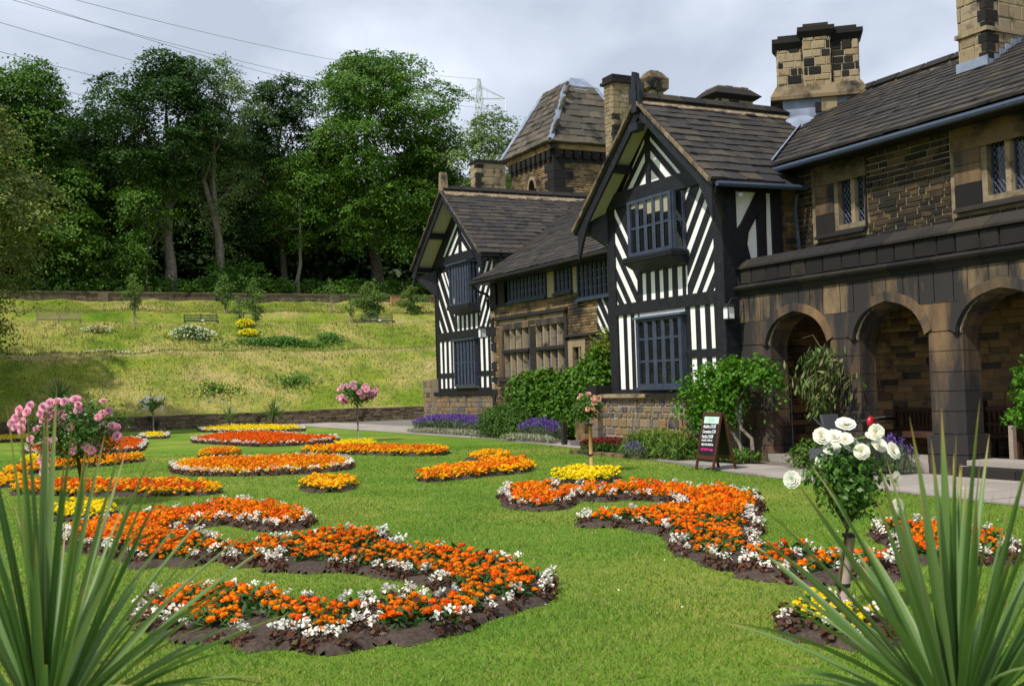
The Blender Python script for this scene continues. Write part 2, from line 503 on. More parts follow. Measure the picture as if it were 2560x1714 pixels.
class MB:
    def __init__(s):
        s.V, s.F = [], []

    def add(s, V, F):
        o = len(s.V)
        s.V += [tuple(v) for v in V]
        s.F += [tuple(i + o for i in f) for f in F]
        return s

    def box(s, x0, x1, y0, y1, z0, z1):
        V = [(x0, y0, z0), (x1, y0, z0), (x1, y1, z0), (x0, y1, z0), (x0, y0, z1), (x1, y0, z1), (x1, y1, z1), (x0, y1, z1)]
        return s.add(V, [(0, 3, 2, 1), (4, 5, 6, 7), (0, 1, 5, 4), (1, 2, 6, 5), (2, 3, 7, 6), (3, 0, 4, 7)])

    def prism(s, pts, off):
        """closed planar polygon of 3-D points extruded by vector off"""
        n = len(pts)
        P = [Vector(p) for p in pts]
        Q = [p + Vector(off) for p in P]
        nr = Vector((0, 0, 0))
        for i in range(n):
            nr += P[i].cross(P[(i + 1) % n])
        if nr.dot(Vector(off)) > 0:
            P.reverse()
            Q.reverse()
        F = [tuple(range(n)), tuple(range(2 * n - 1, n - 1, -1))]
        for i in range(n):
            j = (i + 1) % n
            F.append((i, n + i, n + j, j))
        return s.add(list(P) + list(Q), F)

    def tube(s, pts, rad, sides=8, cap=True):
        P = [Vector(p) for p in pts]
        if not hasattr(rad, '__len__'):
            rad = [rad] * len(P)
        rings = []
        for i, p in enumerate(P):
            d = (P[min(i + 1, len(P) - 1)] - P[max(i - 1, 0)]).normalized()
            a = Vector((0, 0, 1)) if abs(d.z) < 0.9 else Vector((1, 0, 0))
            u = d.cross(a).normalized()
            v = d.cross(u)
            rings.append([p + (u * math.cos(t) + v * math.sin(t)) * rad[i] for t in [2 * math.pi * k / sides for k in range(sides)]])
        V = [v for r in rings for v in r]
        F = []
        for i in range(len(P) - 1):
            for k in range(sides):
                j = (k + 1) % sides
                F.append((i * sides + k, i * sides + j, (i + 1) * sides + j, (i + 1) * sides + k))
        if cap:
            F.append(tuple(range(sides)))
            F.append(tuple(reversed(range((len(P) - 1) * sides, len(P) * sides))))
        return s.add(V, F)

    def ball(s, c, r, seg=8, rings=5):
        if not hasattr(r, '__len__'):
            r = (r, r, r)
        V, F = [], []
        V.append((c[0], c[1], c[2] + r[2]))
        for i in range(1, rings):
            t = math.pi * i / rings
            for k in range(seg):
                p = 2 * math.pi * k / seg
                V.append((c[0] + r[0] * math.sin(t) * math.cos(p), c[1] + r[1] * math.sin(t) * math.sin(p), c[2] + r[2] * math.cos(t)))
        V.append((c[0], c[1], c[2] - r[2]))
        for k in range(seg):
            F.append((0, 1 + k, 1 + (k + 1) % seg))
        for i in range(rings - 2):
            for k in range(seg):
                a = 1 + i * seg
                F.append((a + k, a + seg + k, a + seg + (k + 1) % seg, a + (k + 1) % seg))
        L = len(V) - 1
        a = 1 + (rings - 2) * seg
        for k in range(seg):
            F.append((a + k, L, a + (k + 1) % seg))
        return s.add(V, F)

    def build(s, name, mat, parent=None, smooth=False, kind=None):
        return link(name, mesh(name, s.V, s.F, mat, smooth), None, parent, kind)


def boxo(name, mat, parent, x0, x1, y0, y1, z0, z1):
    return MB().box(x0, x1, y0, y1, z0, z1).build(name, mat, parent)


# shared blocks: unit cube centred at origin, slightly irregular with a narrow worn edge
def block_mesh(name, mat, seed, e=0.06, jit=0.03):
    r = random.Random(seed)
    V = []
    # front face (y=-0.5) inset ring + body ring
    def j():
        return r.uniform(-jit, jit)
    cor = [(-.5, -.5), (.5, -.5), (.5, .5), (-.5, .5)]
    A = [(x * (1 - e) + j() * .6, -.5, z * (1 - 2 * e) + j()) for x, z in cor]
    B = [(x + j() * .3, -.32, z + j() * .5) for x, z in cor]
    Cc = [(x, .5, z) for x, z in cor]
    V = A + B + Cc
    F = [(0, 1, 2, 3)]
    for o in (0, 4):
        for k in range(4):
            n = (k + 1) % 4
            F.append((o + k, o + 4 + k, o + 4 + n, o + n))
    F.append((11, 10, 9, 8))
    return mesh(name, V, F, mat)


BLOCKS = {}


def blocks(matkey, k=4):
    if matkey not in BLOCKS:
        BLOCKS[matkey] = [block_mesh('stone_block', M[matkey], i * 7 + 1) for i in range(k)]
    return BLOCKS[matkey]


def courses(u0, u1, z0, z1, ch, sl, rng, zlow=None, zhigh=None, holes=(), jitter=0.0):
    out = []
    z = z0
    while z < z1 - 0.02:
        h = rng.uniform(*ch)
        if z + h > z1 - ch[0] * 0.5:
            h = z1 - z
        u = u0 - rng.uniform(0, sl[0])
        while u < u1:
            w = rng.uniform(*sl)
            a, b = max(u, u0), min(u + w, u1)
            u += w
            if b - a < 0.04:
                continue
            segs = [(a, b)]
            for (hu0, hu1, hz0, hz1) in holes:
                if z + h * .5 < hz0 or z + h * .5 > hz1:
                    continue
                ns = []
                for (p, q) in segs:
                    if q <= hu0 or p >= hu1:
                        ns.append((p, q))
                    else:
                        if p < hu0:
                            ns.append((p, hu0))
                        if q > hu1:
                            ns.append((hu1, q))
                segs = ns
            for (p, q) in segs:
                if q - p < 0.04:
                    continue
                m = (p + q) / 2
                if zlow and z < max(zlow(p), zlow(q), zlow(m)) - h * 0.25:
                    continue
                if zhigh and z + h > min(zhigh(p), zhigh(q)) + 0.02:
                    continue
                out.append((p, q, z, z + h))
        z += h
    return out


def masonry(parent, name, org, ud, nd, matkey, rects, gap=0.012, proud=0.025, depth=0.08, indiv=True, rng=None, limit=None, name_stuff=None):
    """stones on a face: org + ud*u + (0,0,z); nd = outward normal. Individual parts or one joined part."""
    rng = rng or random.Random(3)
    ud = Vector(ud)
    nd = Vector(nd)
    bl = blocks(matkey)
    mats = []
    for (p, q, z0, z1) in rects:
        w = max(q - p - gap, 0.02)
        h = max(z1 - z0 - gap, 0.02)
        pr = proud * rng.uniform(0.5, 1.3)
        c = Vector(org) + ud * ((p + q) / 2) + Vector((0, 0, (z0 + z1) / 2)) + nd * (pr - depth / 2)
        rot = Matrix((ud, -nd, Vector((0, 0, 1)))).transposed().to_4x4()
        mats.append(Matrix.Translation(c) @ rot @ Matrix.Diagonal((w, depth, h, 1)))
    idx = list(range(len(mats)))
    rest = []
    if not indiv:
        rest = idx
        idx = []
    elif limit is not None and len(idx) > limit:
        idx.sort(key=lambda i: (mats[i].translation - Vector((0, 0, CAM_H))).length)
        rest = idx[limit:]
        idx = idx[:limit]
    for i in idx:
        o = link(name, bl[rng.randrange(len(bl))], None, parent)
        o.matrix_local = mats[i]
    if rest:
        me0 = bl[0]
        BV = [v.co[:] for v in me0.vertices]
        BF = [tuple(p.vertices) for p in me0.polygons]
        T = np.array([np.array(mats[i])[:3, :] for i in rest])
        me = mesh_rep(name_stuff or name, BV, BF, T, M[matkey])
        link(name_stuff or (name + '_mass'), me, None, parent, 'stuff')
    return len(idx), len(rest)


def slab(mb, u0, u1, z0, z1, holes, y0, y1):
    """wall body in the XZ plane between y0 and y1 with rectangular holes"""
    us = sorted({u0, u1, *[h[0] for h in holes], *[h[1] for h in holes]})
    zs = sorted({z0, z1, *[h[2] for h in holes], *[h[3] for h in holes]})
    us = [u for u in us if u0 <= u <= u1]
    zs = [z for z in zs if z0 <= z <= z1]
    for a, b in zip(us, us[1:]):
        run = None
        for c, d in zip(zs, zs[1:]):
            mu, mz = (a + b) / 2, (c + d) / 2
            hole = any(h[0] < mu < h[1] and h[2] < mz < h[3] for h in holes)
            if hole:
                if run:
                    mb.box(a, b, y0, y1, run[0], run[1])
                    run = None
            else:
                run = (run[0], d) if run else (c, d)
        if run:
            mb.box(a, b, y0, y1, run[0], run[1])
    return mb


# ================================================================== SETTING
# lawn: one sheet to the horizon on the camera's side
V, F = [], []
MB().add([(-54.9, -400, 0), (500, -400, 0), (500, 500, 0), (-54.9, 500, 0)], [(0, 1, 2, 3)]).build('lawn', M['lawn'], None, kind='structure')

# hillside: terraced profile swept along Y
prof = [(-54.95, 0.62), (-55.6, 0.85), (-57.5, 2.1), (-60.3, 3.92), (-61.6, 4.02), (-63.5, 4.9), (-65.6, 5.83), (-68.6, 5.92), (-70.2, 6.75), (-72.5, 7.05), (-74.4, 7.75), (-76, 8.5), (-84, 9.2), (-110, 13), (-160, 20), (-320, 40), (-900, 70)]
hs_x = []
hs_z = []
for (a, b) in zip(prof, prof[1:]):
    n = 6 if a[0] > -76 else 3
    for i in range(n):
        t = i / n
        hs_x.append(a[0] + (b[0] - a[0]) * t)
        hs_z.append(a[1] + (b[1] - a[1]) * t)
hs_x.append(prof[-1][0])
hs_z.append(prof[-1][1])
ys = np.concatenate([np.linspace(-500, -40, 12), np.linspace(-36, 60, 120), np.linspace(70, 700, 14)])


def hill_z(x, y):
    z = np.interp(-np.asarray(x), -np.array([p[0] for p in prof]), [p[1] for p in prof])
    n = 0.10 * np.sin(0.9 * y + 0.5 * x) * np.sin(0.37 * y + 1.3) + 0.05 * np.sin(2.3 * y - 1.1 * x)
    fade = np.clip((-np.asarray(x) - 55.2) / 1.0, 0, 1) * (1 - 0.7 * np.exp(-((np.asarray(x) + 67) / 1.6) ** 2))
    return z + n * fade


X, Y = np.meshgrid(hs_x, ys, indexing='ij')
Z = hill_z(X, Y)
nx, ny = X.shape
V = np.stack([X, Y, Z], -1).reshape(-1, 3)
F = [(i * ny + j, i * ny + j + 1, (i + 1) * ny + j + 1, (i + 1) * ny + j) for i in range(nx - 1) for j in range(ny - 1)]
link('hillside', mesh('hillside', V, F, M['hill'], True), None, None, 'structure')

# path sheet with flagstones
edge = [(-54.6, 14.9), (-50.7, 14.68), (-44, 14.62), (-36, 14.6), (-31, 14.5), (-26.6, 14.2), (-22.5, 13.55), (-18.5, 12.6), (-14.9, 11.8), (-11.6, 11.46), (-8.9, 11.18), (-4, 10.9), (4, 10.7)]
far = [(4, 16.2), (-10.5, 14.3), (-17.7, 13.9), (-22, 13.9), (-26, 16.2), (-38.8, 16.4), (-39.7, 24), (-54.6, 24)]
poly = edge + far
path = link('path', mesh('path', [(x, y, 0.006) for x, y in poly], [tuple(range(len(poly)))], M['flagjoint']), None, None, 'structure')


def edge_y(x):
    return float(np.interp(x, [e[0] for e in edge], [e[1] for e in edge]))


rs = random.Random(11)
flags = []
y = 10.6
while y < 17.0:
    dpt = rs.uniform(0.55, 0.85)
    x = -54.4 - rs.uniform(0, 1)
    while x < 3:
        w = rs.uniform(0.7, 1.35)
        mx, my = x + w / 2, y + dpt / 2
        ya = max(edge_y(x), edge_y(x + w), edge_y(mx))
        yb = 24 if x + w < -39.8 else (16.3 if mx < -26.5 else (14.9 if mx < -22.5 else 13.42))
        if x + w > -12.6:
            yb = 13.72
        c0, c1 = max(y, ya), min(y + dpt, yb)
        if c1 - c0 > 0.18:
            flags.append((x, x + w, c0, c1))
        x += w
    y += dpt
flags.sort(key=lambda f: (f[0] + f[1]) ** 2 + (f[2] + f[3]) ** 2)
unit = MB().box(-.5, .5, -.5, .5, -.5, .5)
fl_me = mesh('flagstone', unit.V, unit.F, M['flag'])
vis = [f for f in flags if f[0] < -7.5]
for i, (x0, x1, y0, y1) in enumerate(vis[:300]):
    o = link('flagstone', fl_me, None, path)
    o.location = ((x0 + x1) / 2, (y0 + y1) / 2, 0.004 + rs.uniform(0, 0.006))
    o.scale = (x1 - x0 - 0.02, y1 - y0 - 0.02, 0.03)
rest = vis[300:] + [f for f in flags if f[0] >= -7.5]
if rest:
    T = np.array([[[x1 - x0 - .02, 0, 0, (x0 + x1) / 2], [0, y1 - y0 - .02, 0, (y0 + y1) / 2], [0, 0, .03, .007]] for x0, x1, y0, y1 in rest])
    link('flagstone_mass', mesh_rep('flagstone_mass', unit.V, unit.F, T, M['flag']), None, path, 'stuff')

# low retaining wall of dry stone along the foot of the hill
rw = empty('retaining_wall', (-54.8, 10, 0))
tag(rw, 'low dry stone retaining wall at the foot of the grassy hill', 'wall')
mb = MB().box(-0.5, -0.02, -45, 14, 0, 0.66)
mb.build('wall_core', M['darkmortar'], rw)
rs = random.Random(5)
wr = courses(-45, 14, 0.0, 0.62, (0.09, 0.15), (0.22, 0.6), rs)
wr = [r for r in wr if -7 < r[0] < 13.8] + [r for r in wr if r[0] <= -7]
masonry(rw, 'stone', (0, 0, 0), (0, 1, 0), (1, 0, 0), 'dry', wr, 0.02, 0.05, 0.14, True, rs, limit=300)
cop = []
y = -45
while y < 14:
    w = rs.uniform(0.5, 0.9)
    cop.append((y, min(14, y + w), 0.62, 0.62 + rs.uniform(.06, .09)))
    y += w
cm = mesh('coping_stone', unit.V, unit.F, M['dry'])
for (a, b, z0, z1) in [c for c in cop if c[0] > -9]:
    o = link('coping_stone', cm, None, rw)
    o.location = (-0.22, (a + b) / 2, (z0 + z1) / 2)
    o.scale = (0.56, b - a - 0.015, z1 - z0)

# wall at the top of the hill
tw = empty('hilltop_wall', (-74.9, 10, 7.6))
tag(tw, 'long stone boundary wall with flat coping along the hilltop below the trees', 'wall')
MB().box(-0.2, 0.2, -30, 21.6, -0.3, 0.74).build('wall_core', M['mortar'], tw)
wr = courses(-7, 21.6, -0.1, 0.70, (0.10, 0.15), (0.25, 0.6), rs)
masonry(tw, 'stone', (0.2, 0, 0), (0, 1, 0), (1, 0, 0), 'dry', wr, 0.015, 0.03, 0.1, True, rs, limit=280)
y = -30
while y < 21.6:
    w = 1.0
    if y > -9:
        o = link('coping_stone', cm, None, tw)
        o.location = (0, y + w / 2, 0.79)
        o.scale = (0.56, w - 0.02, 0.10)
    y += w
for yy in (-1.5, 5.9, 13.9, 19.0):
    boxo('buttress', M['dry'], tw, 0.18, 0.34, yy - 0.3, yy + 0.3, -0.2, 0.77)
tw2 = empty('hilltop_wall', (-76.2, 33.3, 8.2))
tag(tw2, 'short lower end of the hilltop wall right of the wooden notice board', 'wall')
MB().box(-0.2, 0.2, -1.3, 2.0, -0.5, 0.45).build('wall_core', M['mortar'], tw2)
masonry(tw2, 'stone', (0.2, 0, 0), (0, 1, 0), (1, 0, 0), 'dry', courses(-1.3, 2.0, -0.3, 0.42, (.1, .15), (.25, .5), rs), 0.015, 0.03, 0.1, True, rs)
boxo('coping_stone', M['dry'], tw2, -.27, .27, -1.35, 2.05, .45, .53)

# ================================================================== THE HOUSE
house = empty('manor_house', (0, 0, 0))
tag(house, 'old stone and timber framed manor house with black and white striped gables and arched loggia', 'house')
rs = random.Random(21)


def clip_poly(P, x0, x1, z0, z1):
    def cl(P, f, inter):
        out = []
        for i in range(len(P)):
            a, b = P[i], P[(i + 1) % len(P)]
            fa, fb = f(a), f(b)
            if fa >= 0:
                out.append(a)
            if (fa >= 0) != (fb >= 0):
                t = fa / (fa - fb)
                out.append((a[0] + (b[0] - a[0]) * t, a[1] + (b[1] - a[1]) * t))
        return out
    for f in (lambda p: p[0] - x0, lambda p: x1 - p[0], lambda p: p[1] - z0, lambda p: z1 - p[1]):
        if len(P) < 3:
            return []
        P = cl(P, f, None)
    return P


def area(P):
    return abs(sum(P[i][0] * P[(i + 1) % len(P)][1] - P[(i + 1) % len(P)][0] * P[i][1] for i in range(len(P)))) / 2


class Facade:
    """timber members on a plane Y=yf (front of timber); every member is a sub-part of the gable wall"""
    def __init__(s, parent, yf, th=0.05):
        s.p, s.y, s.th, s.k = parent, yf, th, 0

    def poly(s, name, pts, proud=0.0):
        if len(pts) < 3 or area(pts) < 0.002:
            return
        s.k += 1
        p = proud + (s.k % 5) * 0.0012
        if name in ('stud', 'brace'):
            pts = [(x + rs.uniform(-.010, .010), z + rs.uniform(-.004, .004)) for x, z in pts]
        MB().prism([(x, s.y - p, z) for x, z in pts], (0, s.th + p, 0)).build(name, M['timber'], s.p)

    def rect(s, name, x0, x1, z0, z1, proud=0.0):
        s.poly(name, [(x0, z0), (x1, z0), (x1, z1), (x0, z1)], proud)

    def studs(s, x0, x1, z0, z1, whites):
        xs = [x0]
        for a, b in whites:
            xs += [a, b]
        xs.append(x1)
        for a, b in zip(xs[::2], xs[1::2]):
            if b - a > 0.01:
                s.rect('stud', a + .007 + rs.uniform(-.006, .006), b - .007 + rs.uniform(-.006, .006), z0, z1)

    def braces(s, x0, x1, z0, z1, slope, xr, whites):
        """whites: intervals of z at x=xr, lines of given slope"""
        ws = sorted(whites)
        lo = -20
        iv = []
        for a, b in ws:
            iv.append((lo, a))
            lo = b
        iv.append((lo, 30))
        for a, b in iv:
            P = [(x0, a + slope * (x0 - xr)), (x1, a + slope * (x1 - xr)), (x1, b + slope * (x1 - xr)), (x0, b + slope * (x0 - xr))]
            s.poly('brace', clip_poly(P, x0, x1, z0, z1))


def window(parent, x0, x1, z0, z1, y, lights, transoms, proj=0.08, mull=0.09, frame=0.09, mat='bluewood', glassback=0.09, bars=0, blind=None, sill=True):
    """mullioned window standing proud of the wall at plane y, sub-parts: frame, mullion, transom, pane"""
    w = empty('window', ((x0 + x1) / 2, y, z0))
    w.parent = parent
    cx = (x0 + x1) / 2
    a, b = x0 - cx, x1 - cx
    H = z1 - z0
    f = MB()
    f.box(a, a + frame, -proj, 0.04, 0, H)
    f.box(b - frame, b, -proj, 0.04, 0, H)
    f.box(a + frame, b - frame, -proj, 0.04, 0, frame * .8)
    f.box(a + frame, b - frame, -proj, 0.04, H - frame * .6, H)
    f.build('frame', M[mat], w)
    step = (b - a - frame) / lights
    for i in range(1, lights):
        c = a + frame / 2 + step * i
        mm = MB()
        mm.prism([(c - mull / 2, 0, frame * .8), (c - mull * .5, -proj + .03, frame * .8), (c - mull * .2, -proj - 0.005, frame * .8), (c + mull * .2, -proj - 0.005, frame * .8), (c + mull * .5, -proj + .03, frame * .8), (c + mull / 2, 0, frame * .8)], (0, 0, H - frame * 1.4))
        mm.build('mullion', M[mat], w)
    for t in transoms:
        boxo('transom', M[mat], w, a + frame, b - frame, -proj + .035, 0.0, t - z0 - .025, t - z0 + .025)
    for i in range(lights):
        p0 = a + frame / 2 + step * i + (frame if i == 0 else mull) / 2
        p1 = a + frame / 2 + step * (i + 1) - (frame if i == lights - 1 else mull) / 2
        boxo('pane', M['glass'], w, p0, p1, -proj + .05, -proj + .056, frame * .8, H - frame * .6)
        if blind:
            boxo('blind', M['curtain'], w, p0, p1, -proj + .044, -proj + .049, blind[i % len(blind)] - z0, H - frame * .6)
        if bars:
            g = MB()
            n = bars
            for q in range(1, n):
                z = frame * .8 + (H - frame * 1.4) * q / n
                g.box(p0, p1, -proj + .042, -proj + .05, z - .006, z + .006)
            c = (p0 + p1) / 2
            g.box(c - .006, c + .006, -proj + .0425, -proj + .0495, frame * .8, H - frame * .6)
            g.build('glazing_bars', M['lead'], w)
    return w


def lattice(parent, x0, x1, y, z0, z1, s=0.09, r=0.004):
    g = MB()
    for sg in (1, -1):
        k = -40
        while k < 60:
            # line z = z0 + sg*1.5*(x-x0) + k*s*1.5
            pts = []
            c0 = z0 + k * s * 1.5
            P = []
            for x in (x0, x1):
                P.append((x, c0 + sg * 1.5 * (x - x0)))
            (xa, za), (xb, zb) = P
            t0, t1 = 0, 1
            dz = zb - za
            for lim, sign in ((z0, 1), (z1, -1)):
                fa = sign * (za - lim)
                fb = sign * (zb - lim)
                if fa < 0 and fb < 0:
                    t0, t1 = 1, 0
                elif fa < 0:
                    t0 = max(t0, fa / (fa - fb))
                elif fb < 0:
                    t1 = min(t1, fa / (fa - fb))
            if t1 - t0 > 0.02:
                a = (xa + (xb - xa) * t0, y, za + dz * t0)
                b = (xa + (xb - xa) * t1, y, za + dz * t1)
                g.tube([a, b], r, 3, False)
            k += 1
    if g.V:
        g.build('lattice', M['lead'], parent)


def ridge_mortar(parent, p0, p1, side, slope, w=.26):
    '''pale pointing on both slopes below the ridge tiles; side = horizontal unit vector across the ridge'''
    p0, p1 = Vector(p0), Vector(p1)
    L = (p1 - p0).length
    n = max(2, int(L / .35))
    rq = random.Random(17)
    for sg in (1, -1):
        d = Vector((side[0] * sg, side[1] * sg, -slope)).normalized()
        up = Vector((side[0] * sg * slope, side[1] * sg * slope, 1)).normalized()
        m_ = MB()
        for k in range(n):
            a_, b_ = p0.lerp(p1, k / n), p0.lerp(p1, (k + 1) / n)
            q0, q1 = w * rq.uniform(.75, 1.15), w * rq.uniform(.75, 1.15)
            h0 = up * .105
            m_.prism([a_ + h0, b_ + h0, b_ + d * q1 + up * .075, a_ + d * q0 + up * .075], -up * .1)
        m_.build('ridge_mortar', M['ridgemortar'], parent)


# ---- slate roofs -------------------------------------------------
def slate_unit(mat, seed):
    r = random.Random(seed)
    def j(a=.03):
        return r.uniform(-a, a)
    # x across, y up-slope, z thickness; lower edge ragged
    V = [(-.5, -.5 + j(), -.5), (0, -.5 + j(), -.5), (.5, -.5 + j(), -.5), (.5, .5, -.5), (-.5, .5, -.5)]
    V2 = [(x * .985, yy + (.02 if yy < 0 else 0), .5 + j(.12)) for x, yy, z in V]
    F = [(4, 3, 2, 1, 0), (5, 6, 7, 8, 9), (0, 1, 6, 5), (1, 2, 7, 6), (2, 3, 8, 7), (3, 4, 9, 8), (4, 0, 5, 9)]
    return mesh('roof_slate', V + V2, F, mat)


SL = {k: [slate_unit(M[k], i) for i in range(5)] for k in ('slate', 'slatebrown')}


def roof_slates(parent, org, ud, vd, L, Hs, c0, c1, wr, keep=None, matkey='slate', thick=0.05, limit=0, name='roof_slate', seed=1):
    """org at the eave; ud along the eave, vd up the slope. courses from c0 (eave) to c1 (ridge) exposed height"""
    r = random.Random(seed)
    ud = Vector(ud).normalized()
    vd = Vector(vd).normalized()
    nd = ud.cross(vd)
    if nd.z < 0:
        nd = -nd
    tilt = 0.10
    items = []
    v = 0
    while v < Hs - 0.05:
        t = v / Hs
        c = c0 + (c1 - c0) * t
        u = -r.uniform(0, wr[0]) 
        while u < L:
            w = r.uniform(*wr) * (1 - 0.25 * t)
            a, b = max(u, 0), min(u + w, L)
            u += w
            if b - a < 0.06:
                continue
            ctr = Vector(org) + ud * ((a + b) / 2) + vd * (v + c * .5)
            if keep and not keep(ctr):
                continue
            ln = c * 1.25
            p = Vector(org) + ud * ((a + b) / 2) + vd * (v + ln / 2 - 0.02 + r.uniform(-.012, .012)) + nd * (0.035 + r.uniform(0, .006))
            vv = (vd - nd * tilt).normalized()
            nn = ud.cross(vv)
            if nn.z < 0:
                nn = -nn
            rot = Matrix((ud, vv, nn)).transposed()
            if rot.determinant() < 0:
                rot = Matrix((-ud, vv, nn)).transposed()
            items.append(Matrix.Translation(p) @ rot.to_4x4() @ Matrix.Diagonal((b - a - .008, ln, thick * r.uniform(.9, 1.5), 1)))
        v += c
    items.sort(key=lambda m: m.translation.length)
    ms = SL[matkey]
    for mt in items[:limit]:
        o = link(name, ms[r.randrange(len(ms))], None, parent)
        o.matrix_local = mt
    if len(items) > limit:
        # joined: use two variants to keep variety
        BV = [v.co[:] for v in ms[0].vertices]
        quads = [(0, 1, 6, 5), (1, 2, 7, 6), (5, 6, 8, 9), (6, 7, 8, 8)]
        T = np.array([np.array(m)[:3, :] for m in items[limit:]])
        mb = MB()
        P = np.einsum('nij,vj->nvi', T[:, :, :3], np.array(BV)) + T[:, None, :, 3]
        allV = P.reshape(-1, 3)
        F0 = [tuple(p.vertices) for p in ms[0].polygons]
        F = [tuple(i + n * 10 for i in f) for n in range(len(T)) for f in F0]
        link('roof_slates', mesh('roof_slates', allV, F, M[matkey]), None, parent, 'stuff')


def roof(name='roof'):
    o = empty(name)
    o.parent = house
    return o


# main gable roof (ridge along Y at x=-19.8, z=7.62; eaves x -17.15 / -22.4)
GX, GZ, GS = -19.6, 7.60, 0.865
gr = roof()
for sx, xe in ((1, -17.12), (-1, -22.42)):
    ze = GZ - GS * abs(xe - GX)
    MB().prism([(GX, 13.05, GZ - .07), (xe, 13.05, ze - .07), (xe, 13.05, ze), (GX, 13.05, GZ)], (0, 5.2, 0)).build('roof_deck', M['slate'], gr)
ln = math.hypot(2.48, 2.48 * GS)


def rightroof_z(y):
    return 5.93 + 0.597 * (y - 15.05)


def keep_gable(c):
    if c.y < 15.0 or c.x < -19.85:
        return True
    return c.z > rightroof_z(c.y) - 0.12


roof_slates(gr, (-17.12, 13.03, GZ - GS * 2.48), (0, 1, 0), (-1, 0, GS), 5.2, ln, 0.32, 0.21, (0.35, 0.75), keep_gable, limit=150, seed=3)
roof_slates(gr, (-22.42, 13.03, GZ - GS * 2.82), (0, 1, 0), (1, 0, GS), 5.2, ln * 1.13, 0.33, 0.22, (0.35, 0.75), None, limit=0, seed=4)
y = 13.05
rmb = MB().prism([(-.17, -.5, -.09), (0, -.5, .06), (.17, -.5, -.09), (.13, -.5, -.14), (0, -.5, -.02), (-.13, -.5, -.14)], (0, 1, 0))
ridge_me = mesh('ridge_tile', rmb.V, rmb.F, M['black'])
while y < 17.6:
    w = rs.uniform(.5, .65)
    o = link('ridge_tile', ridge_me, None, gr)
    o.location = (GX, y + w / 2, GZ + .15)
    o.scale = (1.15, w - .03, 1.1)
    y += w
ridge_mortar(gr, (GX, 13.1, GZ), (GX, 17.5, GZ), (1, 0), GS)
# ragged mortared verge edge
for sx, xe in ((1, -17.12), (-1, -22.42)):
    r2 = random.Random(8)
    n = 16
    for i in range(n):
        t0, t1 = i / n, (i + 1) / n - .004
        xa, xb = GX + (xe - GX) * t0, GX + (xe - GX) * t1
        za, zb = GZ - GS * abs(xa - GX), GZ - GS * abs(xb - GX)
        q = r2.uniform(0, .02)
        MB().prism([(xa, 12.98 + q, za - .03), (xb, 12.98 + q, zb - .03), (xb, 12.98 + q, zb + .05 + q), (xa, 12.98 + q, za + .05)], (0, .1, 0)).build('verge_slate', M['dry'], gr)

# right hand range roof
rr = roof()
RE, RZ, RT, RTZ = 15.05, 5.93, 18.5, 7.99
MB().prism([(-19.9, RE, RZ - .08), (-19.9, RT, RTZ - .08), (-19.9, RT, RTZ), (-19.9, RE, RZ)], (16, 0, 0)).build('roof_deck', M['slate'], rr)
MB().prism([(-19.9, 22, RZ - .08), (-19.9, RT, RTZ - .08), (-19.9, RT, RTZ), (-19.9, 22, RZ)], (16, 0, 0)).build('roof_deck', M['slate'], rr)


def keep_right(c):
    gz = GZ - GS * (c.x - GX)
    return c.z > gz - 0.10 or c.x > -17.0


roof_slates(rr, (-19.9, RE - .04, RZ), (1, 0, 0), (0, 1, .597), 12.5, math.hypot(RT - RE, RTZ - RZ), 0.31, 0.20, (0.3, 0.65), keep_right, limit=150, seed=9)
x = -18.9
while x < -5:
    w = rs.uniform(.7, .85)
    o = link('ridge_tile', ridge_me, None, rr)
    o.location = (x + w / 2, RT, RTZ + .15)
    o.rotation_euler = (0, 0, R(90))
    o.scale = (1.2, w - .05, 1.1)
    x += w
ridge_mortar(rr, (-18.0, RT, RTZ), (-5, RT, RTZ), (0, 1), .597)
# lead valley between the gable roof and the range roof
vp = [(x_, 15.05 + (7.6 - .865 * (x_ + 19.6) - 5.93) / .597, 7.6 - .865 * (x_ + 19.6) + .10) for x_ in (-17.66, -18.1, -18.6, -19.15)]
mbv = MB()
for a, b in zip(vp, vp[1:]):
    a, b = Vector(a), Vector(b)
    mbv.prism([a + Vector((-.05, .02, .055)), a + Vector((.05, -.01, .05)), b + Vector((.05, -.01, .05)), b + Vector((-.05, .02, .055))], (0, 0, .02))
mbv.build('valley_flashing', M['lead'], rr)
MB().prism([(-19.35, 16.7, 7.36), (-19.0, 17.0, 7.1), (-18.75, 17.5, 7.3), (-19.3, 17.4, 7.6)], (0, 0, .03)).build('lead_patch', M['lead'], rr)
gt = MB()
gt.tube([(-17.85, 14.97, 5.84), (-5, 14.97, 5.84)], 0.06, 8)
gt.build('gutter', M['gutter'], house)
gt = MB()
gt.tube([(-17.02, 13.12, 5.38), (-17.02, 15.35, 5.41)], 0.055, 8)
gt.build('gutter', M['gutter'], house)
gt = MB()
gt.tube([(-17.25, 15.3, 5.3), (-17.35, 15.33, 5.0), (-17.28, 15.36, 4.0)], 0.04, 8)
gt.build('downpipe', M['gutter'], house)

# middle (hall) roof
mr = roof()
MB().prism([(-33.25, 15.38, 5.02), (-33.25, 16.7, 5.76), (-33.25, 16.7, 5.86), (-33.25, 15.38, 5.12)], (12, 0, 0)).build('roof_deck', M['slate'], mr)
MB().prism([(-37.4, 16.7, 5.76), (-37.4, 21.4, 8.40), (-37.4, 21.4, 8.50), (-37.4, 16.7, 5.86)], (17, 0, 0)).build('roof_deck', M['slate'], mr)
MB().prism([(-37.4, 26.1, 5.76), (-37.4, 21.4, 8.40), (-37.4, 21.4, 8.50), (-37.4, 26.1, 5.86)], (17, 0, 0)).build('roof_deck', M['slate'], mr)
LGX, LGZ, LGS = -36.5, 8.72, 0.83


